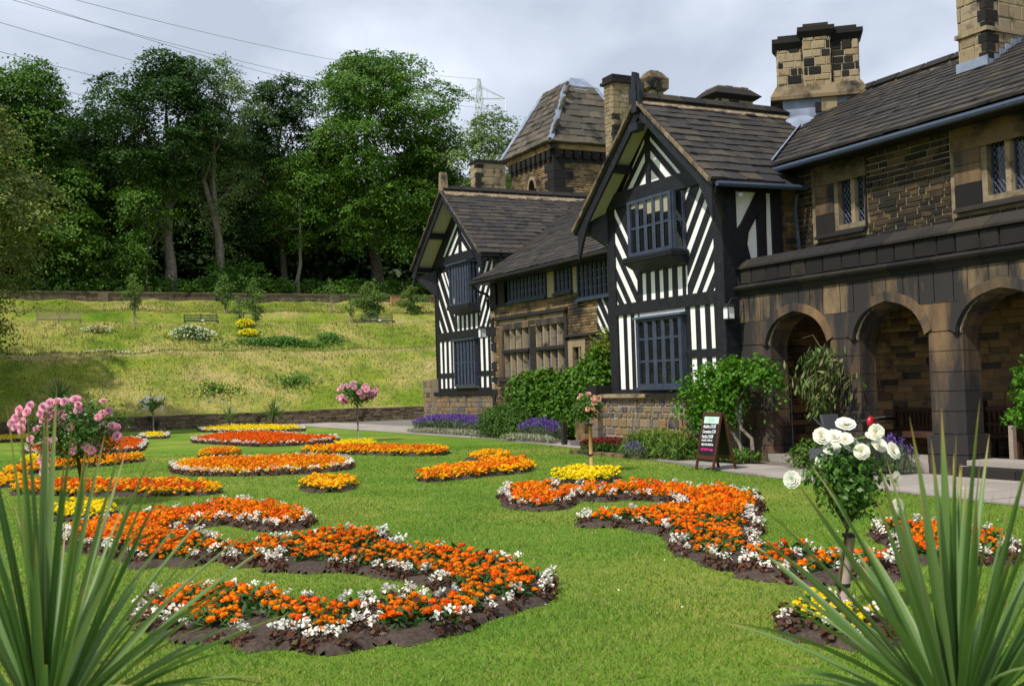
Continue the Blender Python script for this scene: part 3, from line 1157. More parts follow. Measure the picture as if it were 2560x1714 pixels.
def keep_mid(c):
    if c.x < -33.25 and c.y < 16.7:
        return False
    lz = LGZ - LGS * (c.x - LGX)
    return c.x > -32.9 or c.z > lz - .1


roof_slates(mr, (-37.4, 15.34, 5.10), (1, 0, 0), (0, 1, .563), 15.5, math.hypot(6.06, 3.4), 0.26, 0.14, (0.3, 0.7), keep_mid, limit=0, seed=12)
gt = MB()
gt.tube([(-33.3, 15.3, 5.03), (-22.2, 15.3, 5.06)], 0.05, 8)
gt.build('gutter', M['rubber'], house)
MB().box(-33.2, -22.3, 15.4, 15.95, 4.98, 5.05).build('soffit', M['timber'], house)
gt = MB()
gt.tube([(-33.2, 15.35, 4.98), (-33.1, 15.5, 4.78), (-33.0, 15.8, 4.66), (-33.15, 15.92, 4.6), (-33.3, 15.96, 4.5), (-33.3, 15.96, 4.2)], 0.045, 8)
gt.build('downpipe', M['rubber'], house)

# left gable roof
lr = roof()
for sx, xe in ((1, -33.3), (-1, -39.6)):
    ze = LGZ - LGS * abs(xe - LGX)
    MB().prism([(LGX, 15.75, LGZ - .08), (xe, 15.75, ze - .08), (xe, 15.75, ze), (LGX, 15.75, LGZ)], (0, 8.3, 0)).build('roof_deck', M['slate'], lr)
lnl = math.hypot(3.2, 3.2 * LGS)


def keep_left(c):
    if c.y < 16.7:
        return True
    return c.z > 5.12 + .563 * (c.y - 15.38) - .12


roof_slates(lr, (-33.3, 15.73, LGZ - LGS * 3.2), (0, 1, 0), (-1, 0, LGS), 8.2, lnl, 0.30, 0.18, (0.35, 0.75), keep_left, limit=0, seed=14)
roof_slates(lr, (-39.6, 15.73, LGZ - LGS * 3.1), (0, 1, 0), (1, 0, LGS), 8.2, lnl * .97, 0.30, 0.18, (0.35, 0.75), None, limit=0, seed=15)
y = 15.75
while y < 23.8:
    w = rs.uniform(.7, .85)
    o = link('ridge_tile', ridge_me, None, lr)
    o.location = (LGX, y + w / 2, LGZ + .16)
    o.scale = (1.2, w - .05, 1.1)
    y += w
ridge_mortar(lr, (LGX, 15.8, LGZ), (LGX, 23.8, LGZ), (1, 0), LGS, .34)
for sx, xe in ((1, -33.3), (-1, -39.6)):
    r2 = random.Random(9)
    n = 14
    for i in range(n):
        t0, t1 = i / n, (i + 1) / n - .004
        xa, xb = LGX + (xe - LGX) * t0, LGX + (xe - LGX) * t1
        za, zb = LGZ - LGS * abs(xa - LGX), LGZ - LGS * abs(xb - LGX)
        q = r2.uniform(0, .02)
        MB().prism([(xa, 15.68 + q, za - .03), (xb, 15.68 + q, zb - .03), (xb, 15.68 + q, zb + .05 + q), (xa, 15.68 + q, za + .05)], (0, .1, 0)).build('verge_slate', M['slatebrown'], lr)


def barges(gx, gz, gs, xl, xr_, y, parent, d=0.27, tipdrop=0.28):
    for xe in (xl, xr_):
        s = 1 if xe > gx else -1
        pts_t, pts_b = [], []
        for i in range(13):
            t = i / 12
            x = gx + (xe - gx) * t
            z = gz - gs * abs(x - gx) - .03
            dd = d
            curve = max(0, t - .8) / .2
            pts_t.append((x, y, z))
            pts_b.append((x - s * .0, y, z - dd * 1.15 - tipdrop * curve ** 1.5 * 1.3))
        pts_b[-1] = (xe, y, pts_b[-1][2])
        MB().prism(pts_t + pts_b[::-1], (0, .06, 0)).build('bargeboard', M['timber'], parent)


# ---- main gable front (timber face at Y=13.60)
gf = empty('gable_wall')
gf.parent = house
YG = 13.60
pw = MB()
slab(pw, -21.78, -17.56, 1.35, 5.70, [], YG + .014, YG + .25)
pw.prism([(-21.4, YG + .014, 5.70), (-17.95, YG + .014, 5.70), (-19.8, YG + .014, 7.35)], (0, .2, 0))
pw.build('plaster', M['white'], gf)
fa = Facade(gf, YG)
fa.rect('post', -21.83, -21.50, 1.35, 5.62, .02)
fa.rect('post', -17.80, -17.50, 1.35, 5.62, .02)
fa.rect('sill_beam', -21.50, -17.80, 1.33, 1.45, .01)
fa.rect('beam', -21.50, -17.80, 3.13, 3.39, .02)
fa.rect('tie_beam', -21.9, -17.75, 5.60, 5.94, .05)
fa.studs(-21.50, -20.60, 1.45, 3.13, [(-21.46, -21.26), (-21.11, -20.96), (-20.81, -20.64)])
fa.rect('beam', -18.88, -17.80, 2.07, 2.24, .01)
for zz in ((1.45, 2.07), (2.24, 3.13)):
    fa.studs(-18.88, -17.80, zz[0], zz[1], [(-18.69, -18.53), (-18.35, -18.19), (-18.01, -17.88)])
fa.studs(-20.62, -18.80, 3.39, 4.06, [(-20.44, -20.28), (-20.10, -19.95), (-19.77, -19.62), (-19.44, -19.29), (-19.10, -18.93)])
fa.rect('beam', -20.62, -18.74, 4.06, 5.60, 0)
fa.braces(-21.50, -20.62, 3.39, 5.60, -1.42, -21.5, [(5.45, 5.66), (4.80, 5.12), (4.24, 4.53), (3.80, 3.97), (3.36, 3.51)])
fa.braces(-18.74, -17.80, 3.39, 5.60, 1.37, -18.7, [(5.36, 5.52), (4.69, 4.91), (4.12, 4.40), (3.64, 3.82), (3.05, 3.28), (2.59, 2.81), (2.07, 2.30)])
fa.rect('king_post', -20.14, -19.96, 5.94, 7.3, .01)


def tri(fa, kx0, kx1, zbase, zs, sl, ws, xend, side):
    """strips parallel to the rafters on one side of the king post"""
    x0, x1 = (xend, kx0) if side < 0 else (kx1, xend)
    k = kx0 if side < 0 else kx1
    ivs = []
    lo = -5
    for a, b in ws:
        ivs.append((lo, a))
        lo = b
    ivs.append((lo, zs))
    for a, b in ivs:
        m = sl if side < 0 else -sl
        P = [(x0, a + m * (x0 - k)), (x1, a + m * (x1 - k)), (x1, b + m * (x1 - k)), (x0, b + m * (x0 - k))]
        fa.poly('brace', clip_poly(P, x0, x1, zbase, 20))


tri(fa, -20.14, -19.96, 5.94, 7.40, .92, [(5.97, 6.24), (6.46, 6.68), (6.86, 7.03)], -21.9, -1)
tri(fa, -20.14, -19.96, 5.94, 7.50, .92, [(5.98, 6.26), (6.47, 6.67), (6.87, 6.98)], -17.7, 1)
barges(GX, GZ, GS, -22.3, -17.14, 13.08, gf, .27, .36)
for s, xe in ((-1, -22.2), (1, -17.3)):
    # inner rafter + cream soffit panels under the verge
    t = [(GX, GZ), (xe, GZ - GS * abs(xe - GX))]
    MB().prism([(GX, 13.16, GZ - .09), (xe, 13.16, t[1][1] - .09), (xe, 13.16, t[1][1] - .12), (GX, 13.16, GZ - .12)], (0, .42, 0)).build('soffit', M['cream'], gf)
    for q in (.03, .45, .97):
        x = GX + (xe - GX) * q
        z = GZ - GS * abs(x - GX)
        MB().prism([(x - .09, 13.14, z - .3), (x + .09, 13.14, z - .3), (x + .09, 13.14, z - .13), (x - .09, 13.14, z - .13)], (0, .46, 0)).build('purlin', M['timber'], gf)
# eave brackets under the front corners
for x0, x1 in ((-21.85, -22.25), (-17.5, -17.2)):
    MB().prism([(x0, YG, 5.55), (x1, YG - .45, 5.35), (x1, YG - .45, 5.2), (x0, YG, 4.75)], (.1, 0, 0)).build('bracket', M['timber'], gf)
# carved finial
fm = MB()
fm.prism([(GX - .09, 12.98, 7.35), (GX + .09, 12.98, 7.35), (GX + .10, 12.98, 7.75), (GX + .07, 12.98, 8.0), (GX + .05, 12.98, 8.2), (GX + .01, 12.98, 8.12), (GX - .03, 12.98, 8.24), (GX - .07, 12.98, 8.02), (GX - .10, 12.98, 7.8)], (0, .14, 0))
for dx, hh in ((-.19, 8.0), (.13, 8.05)):
    fm.prism([(GX + dx - .01, 13.0, 7.5), (GX + dx + .06, 13.0, 7.5), (GX + dx + .08, 13.0, 7.8), (GX + dx + .03, 13.0, hh), (GX + dx - .02, 13.0, 7.85)], (0, .08, 0))
fm.prism([(GX - .22, 13.02, 7.45), (GX + .22, 13.02, 7.45), (GX + .14, 13.02, 7.62), (GX - .14, 13.02, 7.62)], (0, .07, 0))
fm.box(GX - .16, GX + .16, 12.94, 13.14, 6.95, 7.1)
fm.build('finial', M['timber'], gf)
window(house, -20.60, -18.89, 1.48, 2.98, YG - .01, 5, (2.54, 2.05), .10, .12, .10)
MB().prism([(-20.66, YG - .17, 2.99), (-20.66, YG, 2.98), (-20.66, YG, 3.06), (-20.66, YG - .15, 3.02)], (1.83, 0, 0)).build('window_hood', M['gutter'], house)
boxo('window_sill', M['bluewood'], house, -20.64, -18.85, YG - .15, YG, 1.43, 1.49)
# projecting bay window of the main gable
bw = window(house, -20.42, -18.76, 4.33, 5.56, 13.28, 5, (4.95,), .03, .10, .11, blind=[5.4, 5.35, 5.2, 5.2, 5.15])
for s, xx in ((0, -20.42), (1, -18.76)):
    f = MB()
    for yy in (13.29, 13.52):
        f.box(xx - .04, xx + .04, yy, yy + .07, 4.33, 5.56)
    f.box(xx - .035, xx + .035, 13.36, 13.52, 4.92, 4.98)
    f.box(xx - .04, xx + .04, 13.36, 13.52, 4.33, 4.40)
    f.build('side_frame', M['bluewood'], house)
    boxo('side_pane', M['glass'], house, xx - .01, xx + .01, 13.36, 13.52, 4.4, 5.56)
sl_ = MB()
sl_.prism([(-20.5, 13.16, 4.33), (-20.5, YG, 4.33), (-20.5, YG, 4.0), (-20.5, 13.45, 4.05), (-20.5, 13.16, 4.2)], (1.82, 0, 0))
sl_.build('bay_sill', M['timber'], house)
for k, zz in enumerate((4.215, 4.27)):
    boxo('bay_moulding', M['timber'], house, -20.52 + k * .01, -18.64 - k * .01, 13.13 + k * .015, YG, zz, zz + .035)

# return wall of the main gable (faces +X)
rt = empty('return_wall')
rt.parent = house
MB().box(-17.75, -17.56, 13.85, 15.12, 0, 5.45).build('plaster', M['white'], rt)
MB().box(-17.75, -17.56, 15.12, 15.7, 0, 5.5).build('wall', M['darkmortar'], rt)
masonry(rt, 'stone', (-17.56, 0, 0), (0, 1, 0), (1, 0, 0), 'sand', courses(15.12, 15.52, 3.9, 5.45, (.09, .13), (.18, .4), rs), .012, .02, .06, True, rs)


def rpoly(name, pts, p=0.0):
    MB().prism([(-17.51 + p, y, z) for y, z in pts], (-.05 - p, 0, 0)).build(name, M['timber'], rt)


rpoly('post', [(13.6, 1.3), (13.95, 1.3), (13.95, 5.45), (13.6, 5.45)], .004)
rpoly('post', [(14.86, 3.3), (15.12, 3.3), (15.12, 5.45), (14.86, 5.45)])
rpoly('brace', [(13.95, 4.58), (14.08, 4.72), (14.5, 5.38), (14.72, 5.38), (14.72, 5.10), (14.45, 4.85), (14.25, 4.55), (14.2, 4.3), (14.28, 4.0), (13.98, 3.6), (13.95, 3.6)], .002)
rpoly('brace', [(14.47, 4.84), (14.72, 5.10), (14.70, 4.6), (14.70, 3.3), (14.46, 3.3), (14.48, 4.3)], .001)
rpoly('beam', [(13.6, 3.1), (15.12, 3.1), (15.12, 3.4), (13.6, 3.4)], .006)
rpoly('beam', [(13.95, 5.36), (15.12, 5.36), (15.12, 5.5), (13.95, 5.5)], .008)

# plinth under the main gable
pl = empty('plinth_wall')
pl.parent = house
MB().box(-22.0, -17.55, 13.42, 13.85, 0, 1.27).build('wall', M['mortar'], pl)
r3 = random.Random(31)
pr_ = courses(-22.0, -17.6, 0, 1.25, (.09, .22), (.12, .40), r3)
masonry(pl, 'stone', (0, 13.42, 0), (1, 0, 0), (0, -1, 0), 'plinth', pr_, .034, .03, .08, True, r3)
x = -21.95
while x < -17.6:
    w = r3.uniform(.7, 1.1)
    boxo('capstone', M['black' if x > -20.4 else 'sandclean'], pl, x, min(x + w - .02, -17.55), 13.30, 13.62, 1.27, 1.35)
    x += w
# small pillar at its left corner
gp = empty('gate_pillar', (-22.15, 13.45, 0))
gp.parent = house
for i in range(5):
    boxo('stone', M['plinth'], gp, -.2, .2, -.2, .2, i * .27 + .01, i * .27 + .265)
boxo('capstone', M['black'], gp, -.24, .24, -.24, .24, 1.36, 1.55)

# ---- left gable front
lf = empty('gable_wall')
lf.parent = house
YL = 16.5
pw = MB()
slab(pw, -38.8, -33.6, 1.45, 5.95, [], YL + .014, YL + .3)
pw.prism([(-38.7, YL + .014, 6.25), (-34.2, YL + .014, 6.25), (-36.5, YL + .014, 8.3)], (0, .2, 0))
pw.build('plaster', M['white'], lf)
fb = Facade(lf, YL)
fb.rect('post', -39.0, -38.75, 1.45, 6.2, .02)
fb.rect('post', -33.9, -33.3, 1.45, 6.2, .02)
fb.rect('sill_beam', -38.75, -33.9, 1.45, 1.59, .01)
fb.rect('beam', -38.75, -33.9, 3.37, 3.68, .02)
fb.rect('tie_beam', -38.95, -33.95, 6.18, 6.52, .05)
fb.rect('beam', -38.75, -37.2, 1.98, 2.16, .01)
fb.rect('beam', -35.33, -33.9, 1.99, 2.17, .01)
for zz in ((1.59, 1.98), (2.16, 3.37)):
    fb.studs(-38.75, -37.2, zz[0], zz[1], [(-38.74, -38.55), (-38.34, -38.14), (-37.93, -37.73), (-37.54, -37.34)])
    fb.studs(-35.33, -33.9, zz[0], zz[1], [(-35.14, -34.93), (-34.72, -34.52), (-34.31, -34.15)])
fb.studs(-37.25, -35.15, 3.68, 4.30, [(-37.08, -36.88), (-36.68, -36.49), (-36.30, -36.12), (-35.90, -35.72), (-35.50, -35.29)])
fb.rect('beam', -37.22, -35.17, 4.30, 6.18)
fb.braces(-38.75, -37.25, 3.68, 6.18, -1.5, -38.7, [(6.75, 7.0), (6.30, 6.58), (5.50, 5.78), (4.68, 4.97), (3.92, 4.18)])
fb.braces(-35.15, -33.9, 3.68, 6.18, 1.4, -35.1, [(5.55, 5.8), (4.75, 5.02), (4.12, 4.40), (3.55, 3.83), (3.0, 3.25), (2.45, 2.7)])
fb.rect('king_post', -36.75, -36.5, 6.52, 8.2, .01)
tri(fb, -36.75, -36.5, 6.52, 8.6, .85, [(6.6, 6.92), (7.15, 7.42), (7.62, 7.82)], -38.9, -1)
tri(fb, -36.75, -36.5, 6.52, 8.6, .85, [(6.6, 6.95), (7.2, 7.44)], -34.2, 1)
barges(LGX, LGZ, LGS, -39.5, -33.35, 15.78, lf, .30, .25)
for s, xe in ((-1, -39.4), (1, -33.5)):
    ze = LGZ - LGS * abs(xe - LGX)
    MB().prism([(LGX, 15.86, LGZ - .10), (xe, 15.86, ze - .10), (xe, 15.86, ze - .14), (LGX, 15.86, LGZ - .14)], (0, .62, 0)).build('soffit', M['cream'], lf)
    for q in (.04, .5, .97):
        x = LGX + (xe - LGX) * q
        z = LGZ - LGS * abs(x - LGX)
        MB().prism([(x - .11, 15.84, z - .34), (x + .11, 15.84, z - .34), (x + .11, 15.84, z - .15), (x - .11, 15.84, z - .15)], (0, .66, 0)).build('purlin', M['timber'], lf)
MB().prism([(-39.0, YL, 6.1), (-39.35, YL - .6, 5.9), (-39.35, YL - .6, 5.7), (-39.0, YL, 5.1)], (.12, 0, 0)).build('bracket', M['timber'], lf)
fm = MB()
fm.prism([(LGX - .16, 15.72, 8.7), (LGX + .16, 15.72, 8.7), (LGX + .11, 15.72, 9.15), (LGX + .07, 15.72, 9.4), (LGX - .07, 15.72, 9.4), (LGX - .11, 15.72, 9.15)], (0, .25, 0))
fm.build('stone_finial', M['sandclean'], lf)
window(house, -37.19, -35.35, 1.64, 3.32, YL - .01, 6, (2.5,), .12, .14, .10)
boxo('window_hood', M['gutter'], house, -37.25, -35.29, YL - .18, YL, 3.31, 3.36)
window(house, -36.85, -35.13, 4.56, 6.02, 16.14, 7, (), .03, .13, .1)
boxo('window_hood', M['gutter'], house, -36.92, -35.08, 16.02, YL, 6.03, 6.08)
for xx in (-35.13,):
    f = MB()
    for yy in (16.15, 16.28, 16.43):
        f.box(xx - .05, xx + .03, yy, yy + .07, 4.56, 6.02)
    f.build('side_frame', M['bluewood'], house)
    boxo('side_pane', M['glass'], house, xx - .03, xx - .01, 16.2, 16.45, 4.6, 6.0)
sl_ = MB()
sl_.prism([(-36.93, 16.03, 4.56), (-36.93, YL, 4.56), (-36.93, YL, 4.22), (-36.93, 16.3, 4.3), (-36.93, 16.03, 4.44)], (1.9, 0, 0))
sl_.build('bay_sill', M['timber'], house)
ll = empty('plinth_wall')
ll.parent = house
MB().box(-39.0, -33.1, 16.38, 16.8, 0, 1.36).build('wall', M['mortar'], ll)
masonry(ll, 'stone', (0, 16.38, 0), (1, 0, 0), (0, -1, 0), 'plinth', courses(-39.0, -33.1, 0, 1.35, (.11, .2), (.16, .4), r3), .022, .03, .08, True, r3)
boxo('capstone', M['black'], ll, -38.95, -33.1, 16.28, 16.55, 1.36, 1.45)
MB().box(-39.8, -38.95, 16.2, 16.9, 0, 1.96).build('wall', M['mortar'], ll)
masonry(ll, 'stone', (0, 16.2, 0), (1, 0, 0), (0, -1, 0), 'plinth', courses(-39.8, -38.95, 0, 1.95, (.16, .26), (.2, .45), r3), .022, .03, .08, True, r3)
MB().box(-39.1, -38.8, 16.52, 24, 0, 6.0).build('side_wall', M['upper'], house)
MB().box(-39.06, -38.98, 16.46, 16.55, 1.96, 5.7).build('quoin_strip', M['black'], house)

# ---- hall front between the gables (Y=16.0)
hf = empty('hall_wall')
hf.parent = house
YM = 16.0
bigw = (-32.50, -28.10, 1.88, 3.46)
smallw = (-27.98, -27.02, 1.95, 2.86)
holes = [bigw, smallw, (-31.75, -29.2, 4.30, 5.1), (-28.68, -27.65, 4.31, 5.1), (-27.32, -25.5, 4.02, 5.1)]
mb = MB()
slab(mb, -33.1, -22.0, 0, 5.05, holes + [(-26.33, -22.0, 0, 4.02)], YM, YM + .4)
mb.build('wall', M['mortar'], hf)
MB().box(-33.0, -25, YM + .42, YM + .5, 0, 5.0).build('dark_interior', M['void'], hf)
r4 = random.Random(44)
qz = 0.0
k = 0
quoins = []
while qz < 4.2:
    h = r4.uniform(.2, .34)
    w = .34 if k % 2 else .2
    quoins.append((-33.13, -33.13 + w, qz, qz + h))
    qz += h
    k += 1
holes_q = holes + [(-33.2, -32.9, 0, 4.25)]
st = courses(-33.1, -26.35, 0, 4.24, (.07, .11), (.18, .45), r4, holes=holes_q)
masonry(hf, 'stone', (0, YM, 0), (1, 0, 0), (0, -1, 0), 'sand', st, .012, .02, .06, False, r4, name_stuff='rubble_stones')
for q in quoins:
    o = boxo('quoin', M['black' if r4.random() < .75 else 'sandclean'], hf, q[0], q[1], YM - .05, YM + .3, q[2] + .01, q[3] - .01)
# stone mullioned window: surround, central pier, mullions, transom, panes
ww = empty('window', (-30.3, YM, 1.9))
ww.parent = house
ox, oz = 30.3, -1.9
mb = MB()
mb.box(-32.55 + ox, -32.18 + ox, -.05, .12, 0, 1.58)
mb.box(-32.18 + ox, -30.40 + ox, -.05, .12, 1.52, 1.72)
mb.box(-29.92 + ox, -28.10 + ox, -.05, .12, 1.52, 1.72)
mb.build('stone_surround', M['pier'], ww)
boxo('jamb', M['black'], ww, -28.15 + ox, -27.98 + ox, -.06, .12, 0, 1.95)
boxo('pier', M['black'], ww, -30.38 + ox, -29.98 + ox, -.04, .15, 0, 1.54)
for (a, b) in ((-32.18, -30.40), (-29.95, -28.15)):
    n = 4
    stp = (b - a) / n
    for i in range(n + 1):
        c = a + stp * i + ox
        m_ = MB()
        m_.prism([(c - .09, .12, 0), (c - .035, -.02, 0), (c + .035, -.02, 0), (c + .09, .12, 0)], (0, 0, 1.53))
        m_.build('mullion', M['sandclean'], ww)
        if i < n:
            boxo('pane', M['glass'], ww, c + .07, c + stp - .07, .10, .11, 0, 1.53)
            lattice(ww, c + .07, c + stp - .07, .09, 0.02, 1.5, .09, .003)
    m_ = MB()
    m_.prism([(a + ox, -.09, .76), (a + ox, -.02, .74), (a + ox, .1, .76), (a + ox, .1, .86), (a + ox, -.02, .88), (a + ox, -.09, .84)], (b - a, 0, 0))
    m_.build('transom', M['black'], ww)
MB().prism([(-32.62 + ox, -.14, -.14), (-32.62 + ox, .02, -.14), (-32.62 + ox, .02, 0), (-32.62 + ox, -.1, -.03)], (4.6, 0, 0)).build('window_sill', M['black'], ww)
MB().prism([(-32.7 + ox, -.13, 1.86), (-32.7 + ox, .02, 1.84), (-32.7 + ox, .02, 1.98), (-32.7 + ox, -.1, 1.93)], (4.75, 0, 0)).build('drip_mould', M['black'], ww)
MB().box(-32.45 + ox, -28.0 + ox, -.045, .02, 1.72, 1.84).build('lintel', M['sandclean'], ww)
# small window
sw = empty('window', (-27.5, YM, 1.95))
sw.parent = house
mb = MB()
mb.box(-.52, -.22, -.04, .12, 0, .92)
mb.box(.28, .50, -.04, .12, 0, .92)
mb.box(-.22, .28, -.04, .12, .72, .92)
mb.build('stone_surround', M['sandclean'], sw)
boxo('mullion', M['sandclean'], sw, .1, .18, -.02, .12, 0, .72)
boxo('pane', M['glass'], sw, -.22, .1, .09, .10, 0, .72)
boxo('pane', M['glass'], sw, .18, .28, .09, .10, 0, .72)
MB().prism([(-.6, -.12, 1.02), (-.6, .02, 1.0), (-.6, .02, 1.12), (-.6, -.09, 1.08)], (1.75, 0, 0)).build('drip_mould', M['black'], sw)
# upper timber windows under the eaves
window(house, -31.75, -29.22, 4.30, 5.05, YM - .02, 10, (), .04, .09, .08, bars=3)
window(house, -28.68, -27.66, 4.31, 5.05, YM - .02, 4, (), .04, .09, .08, bars=3)
window(house, -27.32, -25.55, 4.02, 5.05, YM - .02, 7, (), .04, .09, .08, bars=4)
boxo('window_sill', M['bluewood'], house, -31.8, -29.2, YM - .12, YM, 4.22, 4.30)
boxo('window_sill', M['bluewood'], house, -28.72, -27.62, YM - .12, YM, 4.24, 4.31)
boxo('window_sill', M['bluewood'], house, -27.36, -25.5, YM - .12, YM, 3.95, 4.02)
fc = Facade(hf, YM - .02)
fc.rect('post', -33.1, -32.7, 4.24, 5.05, .02)
fc.rect('post', -32.55, -32.05, 4.24, 5.05, .01)
fc.rect('beam', -33.1, -31.9, 4.2, 4.28, .03)
MB().box(-33.0, -31.8, YM - .0, YM + .05, 4.26, 5.04).build('plaster', M['white'], hf)
boxo('plaster', M['white'], hf, -26.33, -25.2, YM + .02, YM + .1, 2.95, 3.95)
fc.braces(-26.33, -25.72, 2.95, 3.96, -1.35, -26.33, [(3.05, 3.12), (3.30, 3.55), (3.72, 3.93), (4.2, 4.4)])
fc.rect('post', -25.72, -25.55, 2.95, 3.96, .01)
fc.rect('post', -25.5, -25.1, 2.95, 3.96, .01)
fc.rect('beam', -26.4, -22.0, 2.78, 2.97, .03)
MB().box(-26.3, -22.0, YM + .9, YM + 1.0, 0, 3.0).build('porch_back_wall', M['inner'], house)
MB().prism([(-25.9, YM - .05, 2.8), (-25.5, YM - .05, 2.8), (-25.0, YM - .05, 1.5), (-25.2, YM - .05, 1.5)], (0, .1, 0)).build('bracket', M['timber'], house)
# steps up to the porch
stp_ = empty('porch_steps', (-24.0, 14.5, 0))
stp_.parent = house
for i in range(4):
    boxo('step', M['sand' if i % 2 else 'plinth'], stp_, -1.0, 1.9, -.25 + i * .32, 1.6, i * .15 + .005, (i + 1) * .15)
boxo('side_wall', M['sand'], stp_, -1.5, -1.02, .2, 1.7, 0, .62)
boxo('side_post', M['black'], stp_, -1.58, -1.46, -.2, -.08, 0, .62)

# ---- upper range wall above the loggia (Y=15.5)
uw = empty('upper_wall')
uw.parent = house
YU = 15.5
wins = [(-16.90, -15.58, 4.40, 5.62), (-13.45, -10.9, 4.40, 5.62)]
mb = MB()
slab(mb, -17.56, -5, 3.6, 5.86, [(-16.30, -15.62, 4.55, 5.46), (-12.80, -11.1, 4.55, 5.46)], YU, YU + .35)
mb.build('wall', M['darkmortar'], uw)
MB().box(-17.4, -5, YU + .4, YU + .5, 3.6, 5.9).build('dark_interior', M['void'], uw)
MB().box(-17.5, -5, 15.02, YU, 5.80, 5.85).build('soffit', M['timber'], house)
r5 = random.Random(55)
st = courses(-17.5, -9.8, 3.86, 5.82, (.085, .13), (.16, .5), r5, holes=[(-17.02, -15.52, 4.30, 5.82), (-13.55, -10.8, 4.30, 5.82)])
masonry(uw, 'stone', (0, YU, 0), (1, 0, 0), (0, -1, 0), 'upper', st, .026, .03, .08, True, r5, limit=300)
masonry(uw, 'stone', (0, YU, 0), (1, 0, 0), (0, -1, 0), 'upper', courses(-9.8, -5, 3.86, 5.82, (.085, .13), (.16, .5), r5), .018, .03, .08, False, r5, name_stuff='wall_stones')


def stonewin(x0, x1, z0, z1, lx, name='window'):
    w = empty(name, ((x0 + x1) / 2, YU, z0))
    w.parent = house
    c = (x0 + x1) / 2
    a, b = x0 - c, x1 - c
    H = z1 - z0
    # jamb stones left and right, splayed inwards
    zs = [.14, .42, .75, H - .2]
    l0 = lx[0][0] - c
    l1 = lx[-1][1] - c
    for i, (za, zb) in enumerate(zip([.0] + zs[1:3], zs[1:4])):
        MB().prism([(a, -.03, za + .006), (l0 - .14, -.03, za + .006), (l0, .16, za + .006), (a, .16, za + .006)], (0, 0, zb - za - .012)).build('jamb_stone', M['pier' if i else 'black'], w)
        MB().prism([(b, -.03, za + .006), (l1 + .10, -.03, za + .006), (l1, .16, za + .006), (b, .16, za + .006)], (0, 0, zb - za - .012)).build('jamb_stone', M['black'], w)
    MB().prism([(a - .05, -.035, H - .2), (a - .05, .16, H - .12), (a - .05, .16, H + .2), (a - .05, -.035, H + .2)], (b - a + .1, 0, 0)).build('lintel', M['sand'], w)
    MB().prism([(a + .02, -.12, -.06), (a + .02, -.10, -.01), (a + .02, .16, .16), (a + .02, .16, -.06)], (b - a, 0, 0)).build('window_sill', M['black'], w)
    for (p, q), (p2, q2) in zip(lx, lx[1:]):
        MB().prism([(q - c, .16, .14), (q - c + .03, .04, .14), (p2 - c - .03, .04, .14), (p2 - c, .16, .14)], (0, 0, H - .3)).build('mullion', M['sandclean'], w)
    for (p, q) in lx:
        boxo('pane', M['glass'], w, p - c, q - c, .14, .15, .14, H - .15)
        lattice(w, p - c + .01, q - c - .01, .13, .15, H - .16, .085, .0038)
        f = MB()
        f.box(p - c, p - c + .025, .10, .14, .14, H - .15)
        f.box(p - c + .025, q - c, .10, .14, .14, .17)
        f.build('casement', M['bluewood'], w)


stonewin(-16.92, -15.58, 4.40, 5.60, [(-16.29, -16.03), (-15.87, -15.63)])
stonewin(-13.46, -10.85, 4.40, 5.60, [(-12.79, -12.50), (-12.34, -12.05), (-11.89, -11.60), (-11.44, -11.15)])

# ---- loggia front (Y=13.95)
lg = empty('loggia_wall')
lg.parent = house
YF = 13.95
TH = .5
archs = [(-16.74, -15.11, 2.80), (-14.42, -12.88, 2.80), (-12.20, -10.55, 2.82), (-9.85, -8.2, 2.82)]
ZS = 2.20


def arch_z(u):
    for a, b, top in archs:
        if a < u < b:
            t = abs((u - (a + b) / 2) / ((b - a) / 2))
            e = max(0, 1 - t ** 3.6) ** .7
            return ZS + (top - ZS) * (0.74 * e + 0.26 * (1 - t))
    return 0.0


def extr(u):
    """outer line of the arch ring"""
    best = 0
    for a, b, top in archs:
        a2, b2 = a - .19, b + .19
        if a2 < u < b2:
            t = abs((u - (a + b) / 2) / ((b2 - a2) / 2))
            e = max(0, 1 - t ** 3.6) ** .7
            best = max(best, ZS + .04 + (top + .20 - ZS - .04) * (0.76 * e + 0.24 * (1 - t)))
    return best


